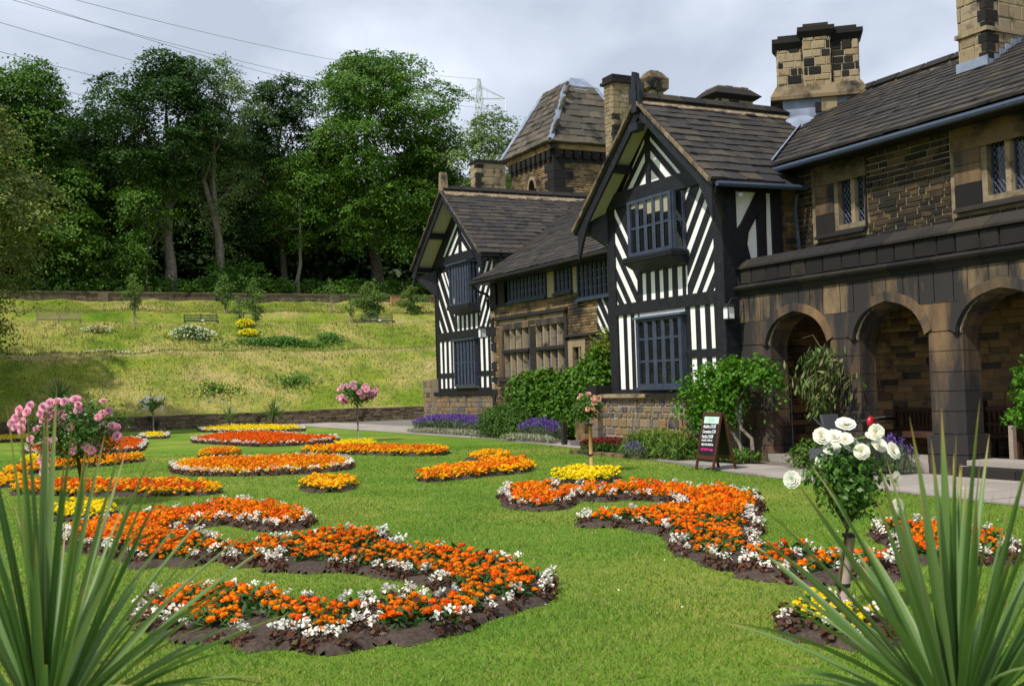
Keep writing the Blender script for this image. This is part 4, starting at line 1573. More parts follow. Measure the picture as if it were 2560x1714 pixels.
# wall core above the arches
mb = MB()
N = 16
for i, (a, b, top) in enumerate(archs):
    us = [a + (b - a) * (0.5 - 0.5 * math.cos(math.pi * k / N)) for k in range(N + 1)]
    pts = [(u, YF + .05, (arch_z(u) if a < u < b else ZS) + .02) for u in us]
    for p, q in zip(pts, pts[1:]):
        mb.prism([p, q, (q[0], YF + .05, 3.25), (p[0], YF + .05, 3.25)], (0, TH - .07, 0))
mb.build('wall', M['mortar'], lg)
piers = [(-17.75, -16.74), (-15.11, -14.42), (-12.88, -12.20), (-10.55, -9.85), (-8.2, -5.5)]
for k, (a, b) in enumerate(piers):
    MB().box(a + .04, b - .04, YF + .13, YF + TH - .04, 0, 3.25).build('wall', M['mortar'], lg)
    zz = [0, .32, .64, 1.0, 1.32, 1.62, 1.95, 2.26]
    for i, (z0, z1) in enumerate(zip(zz, zz[1:])):
        e = .06 if z1 <= .65 else 0
        ins = .10
        x0, x1 = a - e, b + e
        if k == 0:
            x0 = a
        y0, y1 = YF - e, YF + TH + e
        P = [(x0 + (0 if k == 0 else ins), y0), (x1 - ins, y0), (x1, y0 + ins), (x1, y1 - .02), (x0, y1 - .02), (x0, y0 + ins)]
        if k == 0:
            P = [(x0, y0), (x1 - ins, y0), (x1, y0 + ins), (x1, y1), (x0, y1)]
        MB().prism([(x, y, z0 + .006) for x, y in P], (0, 0, z1 - z0 - .012)).build('pier_stone', M['pier'], lg)
    # stone above springing up to the arch ring
    q0, q1 = a, b
    MB().prism([(a - .0, YF - .005, 2.27), (b + .0, YF - .005, 2.27), (b + .0, YF - .005, 2.5), (b + .10, YF - .005, 2.72), (a - .10 if k else a, YF - .005, 2.72), (a, YF - .005, 2.5)], (0, .06, 0)).build('pier_stone', M['pier'], lg)
# arch rings: voussoirs with chamfered soffit
for (a, b, top) in archs:
    n = 5
    for i in range(n):
        V2 = []
        us = [(i + j / 4) / n for j in range(5)]
        inn, out_ = [], []
        for t in us:
            ang = math.pi * (1 - t)
            ui = (a + b) / 2 + (b - a) / 2 * math.cos(ang) * .999
            uo = (a + b) / 2 + ((b - a) / 2 + .18) * math.cos(ang) * .999
            inn.append((ui, max(arch_z(ui), ZS)))
            out_.append((uo, max(extr(uo), ZS + .1)))
        m_ = MB()
        for j in range(4):
            g0 = .006 if j == 0 else 0
            I0, I1, O0, O1 = inn[j], inn[j + 1], out_[j], out_[j + 1]
            c0 = ((I0[0] * .8 + O0[0] * .2), (I0[1] * .8 + O0[1] * .2))
            c1 = ((I1[0] * .8 + O1[0] * .2), (I1[1] * .8 + O1[1] * .2))
            V = [(O0[0], YF - .03, O0[1]), (O1[0], YF - .03, O1[1]), (c1[0], YF - .03, c1[1]), (c0[0], YF - .03, c0[1]),
                 (I0[0], YF + .12, I0[1]), (I1[0], YF + .12, I1[1]), (I0[0], YF + TH, I0[1] - .002), (I1[0], YF + TH, I1[1] - .002),
                 (O0[0], YF + .04, O0[1]), (O1[0], YF + .04, O1[1])]
            m_.add(V, [(0, 1, 2, 3), (3, 2, 5, 4), (4, 5, 7, 6), (1, 0, 8, 9)])
        m_.build('voussoir', M['pier'], lg)
# spandrel + frieze blocks
fr = courses(-17.74, -6, 2.30, 3.23, (.30, .34), (.3, .46), r5)
mb_list = []
for (p, q, z0, z1) in [(p, q, z0, z1) for (p, q, z0, z1) in courses(-17.74, -6, 2.72, 3.23, (.51, .52), (.27, .45), r5)]:
    us = [p + .010 + (q - p - .020) * k / 4 for k in range(5)]
    lows = [max(z0, extr(u) - .02) if extr(u) else z0 for u in us]
    if min(lows) > 3.19:
        continue
    lows = [min(l, 3.22) for l in lows]
    MB().prism([(u, YF - .012, l) for u, l in zip(us, lows)] + [(us[-1], YF - .012, 3.23), (us[0], YF - .012, 3.23)], (0, .06, 0)).build('stone', M['ashlar'], lg)
# string course, parapet blocks and coping
x = -17.85
while x < -5.5:
    w = r5.uniform(.9, 1.3)
    MB().prism([(x, YF - .14, 3.36), (x, YF - .16, 3.40), (x, YF - .02, 3.46), (x, YF + .3, 3.46), (x, YF + .3, 3.23), (x, YF - .03, 3.23), (x, YF - .06, 3.30)], (w - .008, 0, 0)).build('string_course_stone', M['black'], lg)
    x += w
MB().box(-17.7, -5.5, YF + .03, YF + .25, 3.46, 3.77).build('parapet_core', M['mortar'], lg)
xs = [-17.72, -17.43, -17.10, -16.65, -16.30, -15.95, -15.56, -15.10, -14.63, -14.19, -13.80, -13.41, -12.99, -12.52, -12.16, -11.70, -11.35, -10.8, -10.35, -9.9, -9.4, -8.9, -8.4, -7.9, -7.4, -6.9, -6.4]
for a, b in zip(xs, xs[1:]):
    o = link('parapet_stone', blocks('black')[r5.randrange(4)], None, lg)
    o.location = ((a + b) / 2, YF + .03, 3.615)
    o.scale = (b - a - .02, .12, .30)
xs = [-17.85, -17.18, -16.50, -15.81, -14.99, -14.30, -13.60, -12.72, -12.26, -11.57, -10.8, -10.1, -9.3, -8.5, -7.8, -7.0]
for a, b in zip(xs, xs[1:]):
    MB().prism([(a, YF - .08, 3.77), (a, YF - .08, 3.81), (a, YF + .18, 3.99), (a, YF + .34, 3.99), (a, YF + .34, 3.77)], (b - a - .012, 0, 0)).build('coping_stone', M['black'], lg)
MB().box(-17.5, -5.5, YF + .3, YU, 3.25, 3.6).build('balcony_slab', M['darkmortar'], lg)
# loggia floor, back wall, ceiling
MB().box(-17.7, -12.5, YF + .02, 16.0, 0, .15).build('floor', M['flag'], lg)
for k in range(7):
    x0 = -17.7 + k * .82
    if x0 < -12.2:
        boxo('step_stone', M['flag'], lg, x0, x0 + .80, YF - .05, YF + .42, .01, .16)
MB().box(-12.1, -5, 14.40, 16.0, 0, .13).build('floor', M['flag'], lg)
for k in range(6):
    x0 = -12.1 + k * 1.1
    boxo('step_stone', M['black'], lg, x0, x0 + 1.085, 13.62, 14.1, .01, .16)
    boxo('step_stone', M['flag'], lg, x0, x0 + 1.085, 13.9, 14.5, .17, .25)
bwl = empty('loggia_back_wall')
bwl.parent = house
mb = MB()
slab(mb, -17.6, -5, .1, 3.3, [(-17.25, -16.17, .1, 2.35)], 16.0, 16.3)
mb.build('wall', M['darkmortar'], bwl)
MB().box(-17.4, -16.0, 16.5, 16.6, 0, 2.6).build('doorway_dark', M['void'], bwl)  # near-black sheet, colour stands for the darkness beyond the open doorway
st = courses(-17.6, -9.0, .15, 3.2, (.11, .16), (.22, .5), r5, holes=[(-17.25, -15.98, .1, 2.4)])
masonry(bwl, 'stone', (0, 16.0, 0), (1, 0, 0), (0, -1, 0), 'inner', st, .014, .02, .06, True, r5, limit=300)
for i in range(7):
    boxo('jamb_stone', M['inner'], bwl, -16.17, -15.98 - (.06 if i % 2 else 0), 15.97, 16.2, .15 + i * .32, .15 + i * .32 + .31)
MB().box(-17.7, -17.56, YF + TH, 16.0, 0, 3.3).build('end_wall', M['darkmortar'], lg)
masonry(lg, 'stone', (-17.56, 0, 0), (0, 1, 0), (1, 0, 0), 'inner', courses(14.45, 16.0, .15, 3.2, (.12, .18), (.25, .5), r5), .014, .02, .06, True, r5)

# house body behind
MB().box(-39.0, -33.3, 17.0, 25.0, 0, 6.0).build('house_body', M['upper'], house)
MB().box(-33.3, -19.0, 17.0, 26.0, 0, 5.7).build('house_body', M['upper'], house)
MB().box(-21.7, -17.7, 14.0, 18.0, 0, 5.5).build('house_body', M['void'], house)
MB().box(-17.5, -4.6, 16.7, 22.0, 0, 5.8).build('house_body', M['upper'], house)
MB().prism([(-38.9, 24.0, 6.0), (-33.5, 24.0, 6.0), (-36.5, 24.0, 8.5)], (0, .2, 0)).build('rear_gable', M['upper'], house)
boxo('end_wall', M['upper'], house, -5.3, -4.8, 13.9, 22, 0, 5.8)


# ---- chimneys
def chimney(x0, x1, y0, y1, z0, z1, ch, sl, mk='chim', cap=0.12, caph=.16, seed=1, quoin=True, mort='mortar'):
    c = empty('chimney', ((x0 + x1) / 2, (y0 + y1) / 2, z0))
    c.parent = house
    hx, hy, H = (x1 - x0) / 2, (y1 - y0) / 2, z1 - z0
    MB().box(-hx, hx, -hy, hy, 0, H).build('shaft', M[mort], c)
    r = random.Random(seed)
    masonry(c, 'stone', (0, -hy, 0), (1, 0, 0), (0, -1, 0), mk, courses(-hx, hx, 0, H, ch, sl, r), .02, .02, .05, True, r)
    masonry(c, 'stone', (hx, 0, 0), (0, 1, 0), (1, 0, 0), mk, courses(-hy, hy, 0, H, ch, sl, r), .02, .02, .05, True, r)
    if quoin:
        z = 0
        k = 0
        while z < H - .1:
            h = r.uniform(.16, .24)
            e = .16 if k % 2 else .1
            boxo('quoin', M['black' if r.random() < .7 else 'sandclean'], c, hx - e, hx + .028, -hy - .028, -hy + (.2 if k % 2 == 0 else .3), z + .01, min(z + h - .01, H))
            z += h
            k += 1
    if cap:
        MB().prism([(-hx - cap, -hy - cap, H), (hx + cap, -hy - cap, H), (hx + cap, hy + cap, H), (-hx - cap, hy + cap, H)], (0, 0, caph * .5)).build('cap', M['black'], c)
        boxo('cap_top', M['black'], c, -hx - cap * .4, hx + cap * .4, -hy - cap * .4, hy + cap * .4, H + caph * .5, H + caph * 1.4)
    return c


# right edge chimney standing on the range roof
c1 = chimney(-14.72, -14.08, 17.2, 18.9, 7.2, 12.0, (.2, .3), (.22, .5), 'sandclean', .15, .2, 5)
boxo('band', M['sandclean'], c1, -.37, .37, -.9, .9, .75, .83)
for i in range(6):
    yy = -.85 + i * .16
    MB().prism([(.33, yy, i * .11 - .25), (.33, yy + .17, i * .11 - .17), (.33, yy + .17, i * .11 + .22), (.33, yy, i * .11 + .22)], (.025, 0, 0)).build('step_flashing', M['lead'], c1)
MB().prism([(-.36, -.9, -.05), (.36, -.9, -.05), (.36, -.9, .28), (-.36, -.9, .28)], (0, .03, 0)).build('apron_flashing', M['lead'], c1)
MB().prism([(-.42, -1.12, -.14), (.5, -1.12, -.14), (.5, -.88, .0), (-.42, -.88, .0)], (0, 0, .06)).build('apron_flashing', M['lead'], c1)
# big clustered stack between the roofs
ba = R(50)
bc = empty('chimney', (-19.32, 17.95, 7.28))
bc.parent = house
bc.rotation_euler = (0, 0, ba)
MB().box(-.85, .80, -.45, .8, -1.0, .66).build('base', M['lead'], bc)
boxo('stone', M['sandclean'], bc, .0, .34, -.51, -.4, .34, .68)
boxo('stone', M['black'], bc, -.14, .0, -.50, -.4, .34, .55)
MB().add([(-1.12, -.58, .66), (1.02, -.58, .66), (1.02, .95, .66), (-1.12, .95, .66), (-1.12, -.58, .74), (1.02, -.58, .74), (1.02, .95, .74), (-1.12, .95, .74), (-.98, -.36, 1.02), (.90, -.36, 1.02), (.90, .75, 1.02), (-.98, .75, 1.02)],
         [(0, 3, 2, 1), (0, 1, 5, 4), (1, 2, 6, 5), (2, 3, 7, 6), (3, 0, 4, 7), (4, 5, 9, 8), (5, 6, 10, 9), (6, 7, 11, 10), (7, 4, 8, 11), (8, 9, 10, 11)]).build('weathering', M['dry'], bc)
r6 = random.Random(66)


def stack(cx, cy, hw, z0, z1, ang):
    s = empty('stack', (cx, cy, z0))
    s.parent = bc
    s.rotation_euler = (0, 0, ang)
    H = z1 - z0
    MB().box(-hw, hw, -hw, hw, 0, H).build('shaft', M['mortar'], s)
    for n_, u in (((0, -1, 0), (1, 0, 0)), ((1, 0, 0), (0, 1, 0)), ((-1, 0, 0), (0, -1, 0))):
        masonry(s, 'stone', Vector(n_) * hw, u, n_, 'chim', courses(-hw, hw, 0, H, (.13, .22), (.15, .34), r6), .022, .02, .05, True, r6)
    MB().add([(-hw, -hw, H - .05), (hw, -hw, H - .05), (hw, hw, H - .05), (-hw, hw, H - .05), (-hw - .11, -hw - .11, H + .12), (hw + .11, -hw - .11, H + .12), (hw + .11, hw + .11, H + .12), (-hw - .11, hw + .11, H + .12), (-hw - .11, -hw - .11, H + .22), (hw + .11, -hw - .11, H + .22), (hw + .11, hw + .11, H + .22), (-hw - .11, hw + .11, H + .22)],
             [(0, 1, 5, 4), (1, 2, 6, 5), (2, 3, 7, 6), (3, 0, 4, 7), (4, 5, 9, 8), (5, 6, 10, 9), (6, 7, 11, 10), (7, 4, 8, 11), (8, 9, 10, 11), (3, 2, 1, 0)]).build('cap', M['black'], s)
    boxo('cap_top', M['black'], s, -hw + .02, hw - .02, -hw + .02, hw - .02, H + .22, H + .32)


stack(-.66, .05, .27, .95, 1.92, 0)
stack(-.06, -.08, .30, .95, 2.10, 0)
stack(.58, .05, .29, .95, 2.02, 0)
# chimneys further back
chimney(-30.55, -30.0, 19.1, 20.0, 7.0, 11.33, (.1, .16), (.2, .4), 'sandclean', .10, .19, 6)
chimney(-40.57, -40.0, 18.85, 20.14, 5.0, 10.66, (.3, .34), (.5, .8), 'sandclean', .07, .09, 7)
rc = chimney(-27.40, -27.0, 18.5, 18.96, 7.12, 10.35, (.18, .26), (.2, .4), 'chim', 0, 0, 8)
MB().add([(-.22, -.28, 3.12), (.22, -.28, 3.12), (.22, .28, 3.12), (-.22, .28, 3.12), (-.30, -.36, 3.20), (.30, -.36, 3.20), (.30, .36, 3.20), (-.30, .36, 3.20), (-.31, -.37, 3.50), (.31, -.37, 3.50), (.31, .37, 3.50), (-.31, .37, 3.50), (-.16, -.2, 3.72), (.16, -.2, 3.72), (.16, .2, 3.72), (-.16, .2, 3.72)],
         [(3, 2, 1, 0)] + [(b_ + q, b_ + (q + 1) % 4, b_ + 4 + (q + 1) % 4, b_ + 4 + q) for b_ in (0, 4, 8) for q in range(4)] + [(12, 13, 14, 15)]).build('hood_cap', M['dry'], rc)
boxo('cap_top', M['dry'], rc, -.12, .12, -.15, .15, 3.72, 3.76)
m_ = MB()
m_.prism([(.32, -.09, 3.10), (.32, .09, 3.10), (.32, .09, 3.30), (.32, .05, 3.38), (.32, 0, 3.40), (.32, -.05, 3.38), (.32, -.09, 3.30)], (-.05, 0, 0))
m_.build('flue_arch', M['black'], rc)
m_ = MB()
m_.prism([(-.08, -.38, 3.10), (.08, -.38, 3.10), (.08, -.38, 3.30), (.05, -.38, 3.38), (0, -.38, 3.40), (-.05, -.38, 3.38), (-.08, -.38, 3.30)], (0, .05, 0))
m_.build('flue_arch', M['black'], rc)
wc = empty('chimney', (-24.45, 19.3, 7.5))
wc.parent = house
MB().box(-.38, .38, -.6, .6, 0, 1.80).build('shaft', M['mortar'], wc)
masonry(wc, 'stone', (.38, 0, 0), (0, 1, 0), (1, 0, 0), 'chim', courses(-.6, .6, 0, 1.80, (.2, .28), (.25, .45), r6), .02, .02, .05, True, r6)
masonry(wc, 'stone', (0, -.6, 0), (1, 0, 0), (0, -1, 0), 'chim', courses(-.38, .38, 0, 1.80, (.2, .28), (.25, .45), r6), .02, .02, .05, True, r6)
MB().add([(-.40, -.62, 1.80), (.40, -.62, 1.80), (.40, .62, 1.80), (-.40, .62, 1.80), (-.55, -.80, 1.92), (.55, -.80, 1.92), (.55, .80, 1.92), (-.55, .80, 1.92), (-.34, -.56, 2.14), (.34, -.56, 2.14), (.34, .56, 2.14), (-.34, .56, 2.14)],
         [(3, 2, 1, 0), (0, 1, 5, 4), (1, 2, 6, 5), (2, 3, 7, 6), (3, 0, 4, 7), (4, 5, 9, 8), (5, 6, 10, 9), (6, 7, 11, 10), (7, 4, 8, 11), (8, 9, 10, 11)]).build('cap', M['black'], wc)
for q in range(4):
    boxo('cap_slab', M['dry'], wc, -.30, .30, -.52 + q * .27, -.28 + q * .27, 2.14, 2.19 + .015 * (q % 2))

# ---- tower
tx0, tx1, ty0, ty1, tz = -44.2, -39.8, 22.2, 26.6, 11.75
tww = empty('tower', ((tx0 + tx1) / 2, (ty0 + ty1) / 2, 0))
tww.parent = house
cx, cy = (tx0 + tx1) / 2, (ty0 + ty1) / 2
hx, hy = (tx1 - tx0) / 2 - .25, (ty1 - ty0) / 2 - .25
MB().box(-hx, hx, -hy, hy, 0, tz).build('shaft', M['mortar'], tww)
r7 = random.Random(77)
st = courses(-hx, hx - .5, 7.4, 10.95, (.08, .12), (.2, .5), r7, holes=[(-.28, .28, 7, 10.0)])
masonry(tww, 'stone', (0, -hy, 0), (1, 0, 0), (0, -1, 0), 'sand', st, .015, .02, .06, False, r7, name_stuff='rubble_stones')
st = courses(-hy + .5, hy, 7.4, 10.95, (.08, .12), (.2, .5), r7)
masonry(tww, 'stone', (hx, 0, 0), (0, 1, 0), (1, 0, 0), 'sand', st, .015, .02, .06, False, r7, name_stuff='rubble_stones')
z = 7.5
k = 0
while z < 10.9:
    h = .34
    a, b = (.75, .5) if k % 2 else (.5, .9)
    boxo('quoin', M['black'], tww, hx - a, hx + .05, -hy - .05, -hy + b, z + .008, z + h - .008)
    z += h
    k += 1
boxo('frieze', M['black'], tww, -hx - .03, hx + .03, -hy - .03, hy + .03, 10.95, 11.3)
for i in range(9):
    a = -hx + .15 + i * (2 * hx - .3) / 8
    for nm, mmx in (('corbel', None),):
        MB().prism([(a - .12, -hy - .18, 11.1), (a + .12, -hy - .18, 11.1), (a + .16, -hy - .18, 11.45), (a - .16, -hy - .18, 11.45)], (0, .2, 0)).build('corbel', M['black'], tww)
        MB().prism([(hx + .18, a - .12, 11.1), (hx + .18, a + .12, 11.1), (hx + .18, a + .16, 11.45), (hx + .18, a - .16, 11.45)], (-.2, 0, 0)).build('corbel', M['black'], tww)
boxo('cornice', M['sand'], tww, -hx - .2, hx + .2, -hy - .2, hy + .2, 11.45, 11.68)
MB().box(-hx - .1, hx + .1, -hy - .1, hy + .1, 11.68, 11.75).build('cornice', M['black'], tww)
# arched belfry opening on the front
m_ = MB()
m_.prism([(-.28, -hy - .03, 8.9), (.28, -hy - .03, 8.9), (.28, -hy - .03, 10.1), (.2, -hy - .03, 10.36), (0, -hy - .03, 10.52), (-.2, -hy - .03, 10.36), (-.28, -hy - .03, 10.1)], (0, .05, 0))
m_.build('belfry_opening', M['void'], tww)
m_ = MB()
for k in range(8):
    a0, a1 = math.pi * k / 8, math.pi * (k + 1) / 8
    m_.prism([(.29 * math.cos(a0), -hy - .06, 10.08 + .44 * math.sin(a0)), (.40 * math.cos(a0), -hy - .06, 10.08 + .58 * math.sin(a0)), (.40 * math.cos(a1), -hy - .06, 10.08 + .58 * math.sin(a1)), (.29 * math.cos(a1), -hy - .06, 10.08 + .44 * math.sin(a1))], (0, .1, 0))
m_.build('opening_arch', M['sandclean'], tww)
# truncated pyramid roof with slates, lead hips and lead top
er, tr_, zt = 2.3, 1.05, 14.0
ez = 11.7
e_x, e_y = hx + .3, hy + .3
t_x, t_y = 1.05, .75
MB().add([(-e_x, -e_y, ez), (e_x, -e_y, ez), (e_x, e_y, ez), (-e_x, e_y, ez), (-t_x, -t_y, 14.40), (t_x, -t_y, 14.40), (t_x, t_y, 14.40), (-t_x, t_y, 14.40)],
         [(0, 1, 5, 4), (1, 2, 6, 5), (2, 3, 7, 6), (3, 0, 4, 7), (4, 5, 6, 7), (3, 2, 1, 0)]).build('roof_deck', M['slatebrown'], tww)
trf = empty('tower_roof')
trf.parent = house


def keep_t(c):
    t = (c.z - ez) / (14.40 - ez)
    return abs(c.x - cx) < e_x + (t_x - e_x) * t + .06 and abs(c.y - cy) < e_y + (t_y - e_y) * t + .06


run_y, run_x = e_y - t_y, e_x - t_x
roof_slates(trf, (cx - e_x, cy - e_y, ez), (1, 0, 0), (0, run_y, 14.40 - ez), 2 * e_x, math.hypot(run_y, 14.40 - ez), .36, .30, (.5, .9), keep_t, 'slatebrown', .09, 80, seed=31)
roof_slates(trf, (cx + e_x, cy - e_y, ez), (0, 1, 0), (-run_x, 0, 14.40 - ez), 2 * e_y, math.hypot(run_x, 14.40 - ez), .36, .30, (.5, .9), keep_t, 'slatebrown', .09, 80, seed=32)
for sx in (1, -1):
    for sy in (-1, 1):
        a = Vector((cx + sx * e_x, cy + sy * e_y, ez + .08))
        b = Vector((cx + sx * t_x, cy + sy * t_y, 14.45))
        MB().tube([a, b], .14, 4).build('hip_flashing', M['lead'], trf)
MB().add([(cx - 1.18, cy - .88, 14.34), (cx + 1.18, cy - .88, 14.34), (cx + 1.18, cy + .88, 14.34), (cx - 1.18, cy + .88, 14.34), (cx - .5, cy - .25, 14.98), (cx + .7, cy - .25, 14.98), (cx + .7, cy + .4, 14.98), (cx - .5, cy + .4, 14.98)],
         [(0, 1, 5, 4), (1, 2, 6, 5), (2, 3, 7, 6), (3, 0, 4, 7), (4, 5, 6, 7), (3, 2, 1, 0)]).build('lead_cap', M['lead'], trf)
#@@PART2
# ================================================================== VEGETATION
def unit_rows(a):
    return a / np.maximum(np.linalg.norm(a, axis=-1, keepdims=True), 1e-9)


def leaf_quads(P, N, L, W, rng, jit=0.6, bend=0.0, tdir=None):
    """diamond leaves at P with mean normal N"""
    n = len(P)
    N = unit_rows(N + rng.normal(0, jit, (n, 3)))
    T = rng.normal(0, 1, (n, 3)) if tdir is None else tdir + rng.normal(0, .35, (n, 3))
    T = unit_rows(T - N * np.sum(T * N, 1, keepdims=True))
    B = np.cross(N, T)
    L = np.broadcast_to(np.asarray(L, float), (n,)) * rng.uniform(.7, 1.25, n)
    W = np.broadcast_to(np.asarray(W, float), (n,)) * rng.uniform(.7, 1.25, n)
    a = P - T * L[:, None] * .5
    b = P + B * W[:, None] * .5 + T * L[:, None] * .08
    c = P + T * L[:, None] * .5
    d = P - B * W[:, None] * .5 + T * L[:, None] * .08
    return np.stack([a, b, c, d], 1).reshape(-1, 3)


def sprays(lobes, per, nleaf, spr, rng, up=.8, inner=.65, thick=.16, squash=1.0, low=-1.0):
    """lobes: list of (centre, radii). Leaf positions gathered in flattened sprays on each lobe"""
    P, N = [], []
    for c, r in lobes:
        r = np.array(r if hasattr(r, '__len__') else (r, r, r * squash), float)
        k = max(3, int(per * 1.5 * (r[0] * r[1] + r[1] * r[2] + r[0] * r[2]) / 3))
        d = unit_rows(rng.normal(0, 1, (k * 2, 3)))
        d = d[d[:, 2] > low][:k]
        k = len(d)
        rad = rng.uniform(inner, 1.08, (k, 1))
        ctr = np.array(c) + d * r * rad
        nn = unit_rows(d * .55 + np.array([0, 0, up]) + rng.normal(0, .22, (k, 3)))
        t1 = unit_rows(np.cross(nn, rng.normal(0, 1, (k, 3))))
        t2 = np.cross(nn, t1)
        g = rng.normal(0, 1, (k, nleaf, 3))
        s = spr * rng.uniform(.6, 1.3, (k, 1, 1))
        pos = ctr[:, None] + (t1[:, None] * g[..., :1] + t2[:, None] * g[..., 1:2] * .75) * s + nn[:, None] * g[..., 2:] * s * thick
        pos[..., 2] -= (g[..., 0] ** 2 + g[..., 1] ** 2) * spr * .06
        P.append(pos.reshape(-1, 3))
        N.append(np.repeat(nn, nleaf, 0))
    return np.concatenate(P), np.concatenate(N)


def trunk_mb(base, top, r0, r1, rng, lean=.3, seg=7, sides=9):
    base, top = np.array(base, float), np.array(top, float)
    pts, rad = [], []
    off = np.zeros(3)
    for i in range(seg + 1):
        t = i / seg
        if i:
            off = off + np.array([rng.normal(0, lean), rng.normal(0, lean), 0])
        pts.append(tuple(base + (top - base) * t + off * (t < .999)))
        rad.append(r0 + (r1 - r0) * t + (r0 * .35 if i == 0 else 0))
    return pts, rad


def tree(name, label, cat, base, h, cr, z0, mat, seed, group=None, leaf=.26, per=9, nleaf=52, spr=.5, trunk_r=.28, bark='bark', nl=16, lean=.12, trunks=1, shape='round', squash=.62, lobe_r=.36, trunk_top=.75):
    rng = np.random.default_rng(seed)
    bz = base[2]
    root = empty(name, base)
    tag(root, label, cat, group)
    # lobes inside an egg-shaped crown
    lobes = []
    zc = z0
    H = h - z0
    for i in range(nl):
        t = (i + .5) / nl
        z = zc + H * (.04 + .92 * t)
        if shape == 'round':
            prof_ = math.sqrt(max(.05, 1 - (2 * (t * .98 + .02) - .95) ** 2 * .92))
        elif shape == 'cone':
            prof_ = max(.12, 1.05 * (1 - t) ** .8)
        else:
            prof_ = .55 + .45 * math.sin(math.pi * t)
        a = i * 2.4 + rng.uniform(-.6, .6)
        rr_ = cr * prof_ * rng.uniform(.45, .78)
        lr_ = cr * lobe_r * rng.uniform(.8, 1.3) * (.6 + .4 * prof_)
        lobes.append(((rr_ * math.cos(a), rr_ * math.sin(a), z), (lr_, lr_, lr_ * squash)))
    lobes.append(((0, 0, zc + H * .55), (cr * .5, cr * .5, H * .33)))
    lobes.append(((0, 0, zc + H * .86), (cr * .36, cr * .36, H * .16)))
    P, N = sprays(lobes, per, nleaf, spr, rng)
    link('crown', mesh_np('crown', leaf_quads(P, N, leaf * .82, leaf * .52, rng, .4), 4, M[mat]), None, root)
    for k in range(trunks):
        ox = (rng.uniform(-.4, .4), rng.uniform(-.5, .5)) if trunks > 1 else (0, 0)
        pts, rad = trunk_mb((ox[0], ox[1], -.3), (ox[0] * 3, ox[1] * 3, z0 + H * trunk_top), trunk_r, trunk_r * .25, rng, lean)
        MB().tube(pts, rad, 9).build('trunk', M[bark], root, True)
        if k == 0:
            tp = pts
    for i in range(min(9, nl)):
        c = lobes[(i * 2) % nl][0]
        s = tp[3 + i % 3]
        if c[2] < s[2] - .5:
            s = tp[2]
        mid = ((s[0] + c[0]) / 2 + rng.normal(0, .2), (s[1] + c[1]) / 2 + rng.normal(0, .2), (s[2] + c[2]) / 2 - .15)
        MB().tube([s, mid, c], [trunk_r * .38, trunk_r * .24, trunk_r * .08], 6).build('limb', M[bark], root, True)
    return root


TG = 'tall trees along the hilltop'


def tpos(px, X, dz=0.0):
    """ground point under display column px at distance plane X"""
    d = ray(px * 1.0931, 720)
    t = X / d[0]
    return (X, d[1] * t, float(hill_z(X, d[1] * t)) + dz)


tree('broadleaf_tree', 'big bushy tree at the left end of the woodland with a thin twiggy top', 'tree', tpos(85, -80), 15.6, 5.2, 1.5, 'beech', 101, TG, shape='cone', nl=24, per=8, lobe_r=.40, leaf=.27)
tree('broadleaf_tree', 'dark round-headed tree on a thick pale trunk at the hilltop wall', 'tree', tpos(388, -78), 16.4, 5.3, 7.2, 'beechdark', 102, TG, nl=20, trunk_r=.42, bark='barklight', squash=.5)
tree('broadleaf_tree', 'pale green airy tree with a forked leaning trunk in the middle of the wood', 'tree', tpos(505, -78.5), 16.8, 3.9, 5.0, 'ash', 103, TG, nl=17, per=6.5, trunk_r=.30, bark='barklight', trunks=2, lean=.3, shape='tall', leaf=.22, lobe_r=.34)
tree('broadleaf_tree', 'broad dark green tree filling the gap right of the pale airy tree', 'tree', tpos(655, -82), 16.6, 4.8, 3.0, 'beechdark', 104, TG, nl=20, squash=.5)
tree('broadleaf_tree', 'largest beech tree with a wide layered crown left of the far gable', 'tree', tpos(865, -79), 18.6, 7.4, 2.6, 'beech', 105, TG, nl=34, per=8.5, trunk_r=.5, squash=.45, lobe_r=.33)
tree('broadleaf_tree', 'smaller light green tree on a slim trunk in front of the large beech', 'tree', tpos(683, -77.4), 10.4, 2.6, 3.3, 'beech', 106, TG, nl=12, trunk_r=.16, bark='barklight', lobe_r=.42, leaf=.22)
tree('broadleaf_tree', 'dark tree low at the right end of the wood beside the far gable', 'tree', tpos(985, -80), 12.2, 4.2, 1.6, 'beechdark', 107, TG, nl=18, squash=.5)
tree('broadleaf_tree', 'open crowned tree standing alone in the gap below the pylon', 'tree', (-72, 35.2, 7.5), 14.3, 3.7, 3.5, 'ash', 108, TG, nl=18, per=6.5, trunk_r=.22, trunks=3, shape='round', leaf=.26, lobe_r=.33)
tree('broadleaf_tree', 'leafy tree behind the tower roof at the edge of the gap', 'tree', (-80, 46.5, 8.5), 12.0, 4.2, 2.5, 'beechdark', 109, TG, nl=14)
tree('broadleaf_tree', 'dark leaning tree between the bushy left tree and the round-headed tree', 'tree', tpos(235, -84), 13.0, 4.4, 2.2, 'beechdark', 110, TG, nl=18)
tree('broadleaf_tree', 'feathery tree cut off by the left edge of the picture', 'tree', tpos(-30, -79), 15.2, 4.6, 2.0, 'beech', 111, TG, nl=18, shape='cone')
tree('broadleaf_tree', 'dark tree filling the wood behind the pale airy tree', 'tree', tpos(560, -88), 13.5, 5.0, 2.0, 'beechdark', 112, TG, nl=18)
tree('broadleaf_tree', 'small light tree with low layered branches before the wood', 'tree', tpos(335, -76.9), 7.8, 2.9, 3.6, 'beech', 113, TG, nl=9, trunk_r=.10, leaf=.22, squash=.35)
tree('understorey_tree', 'bright young tree standing just behind the hilltop wall', 'tree', tpos(303, -77.2), 3.9, 1.9, .8, 'beech', 114, None, nl=9, trunk_r=.07, leaf=.22, lobe_r=.42, per=14)
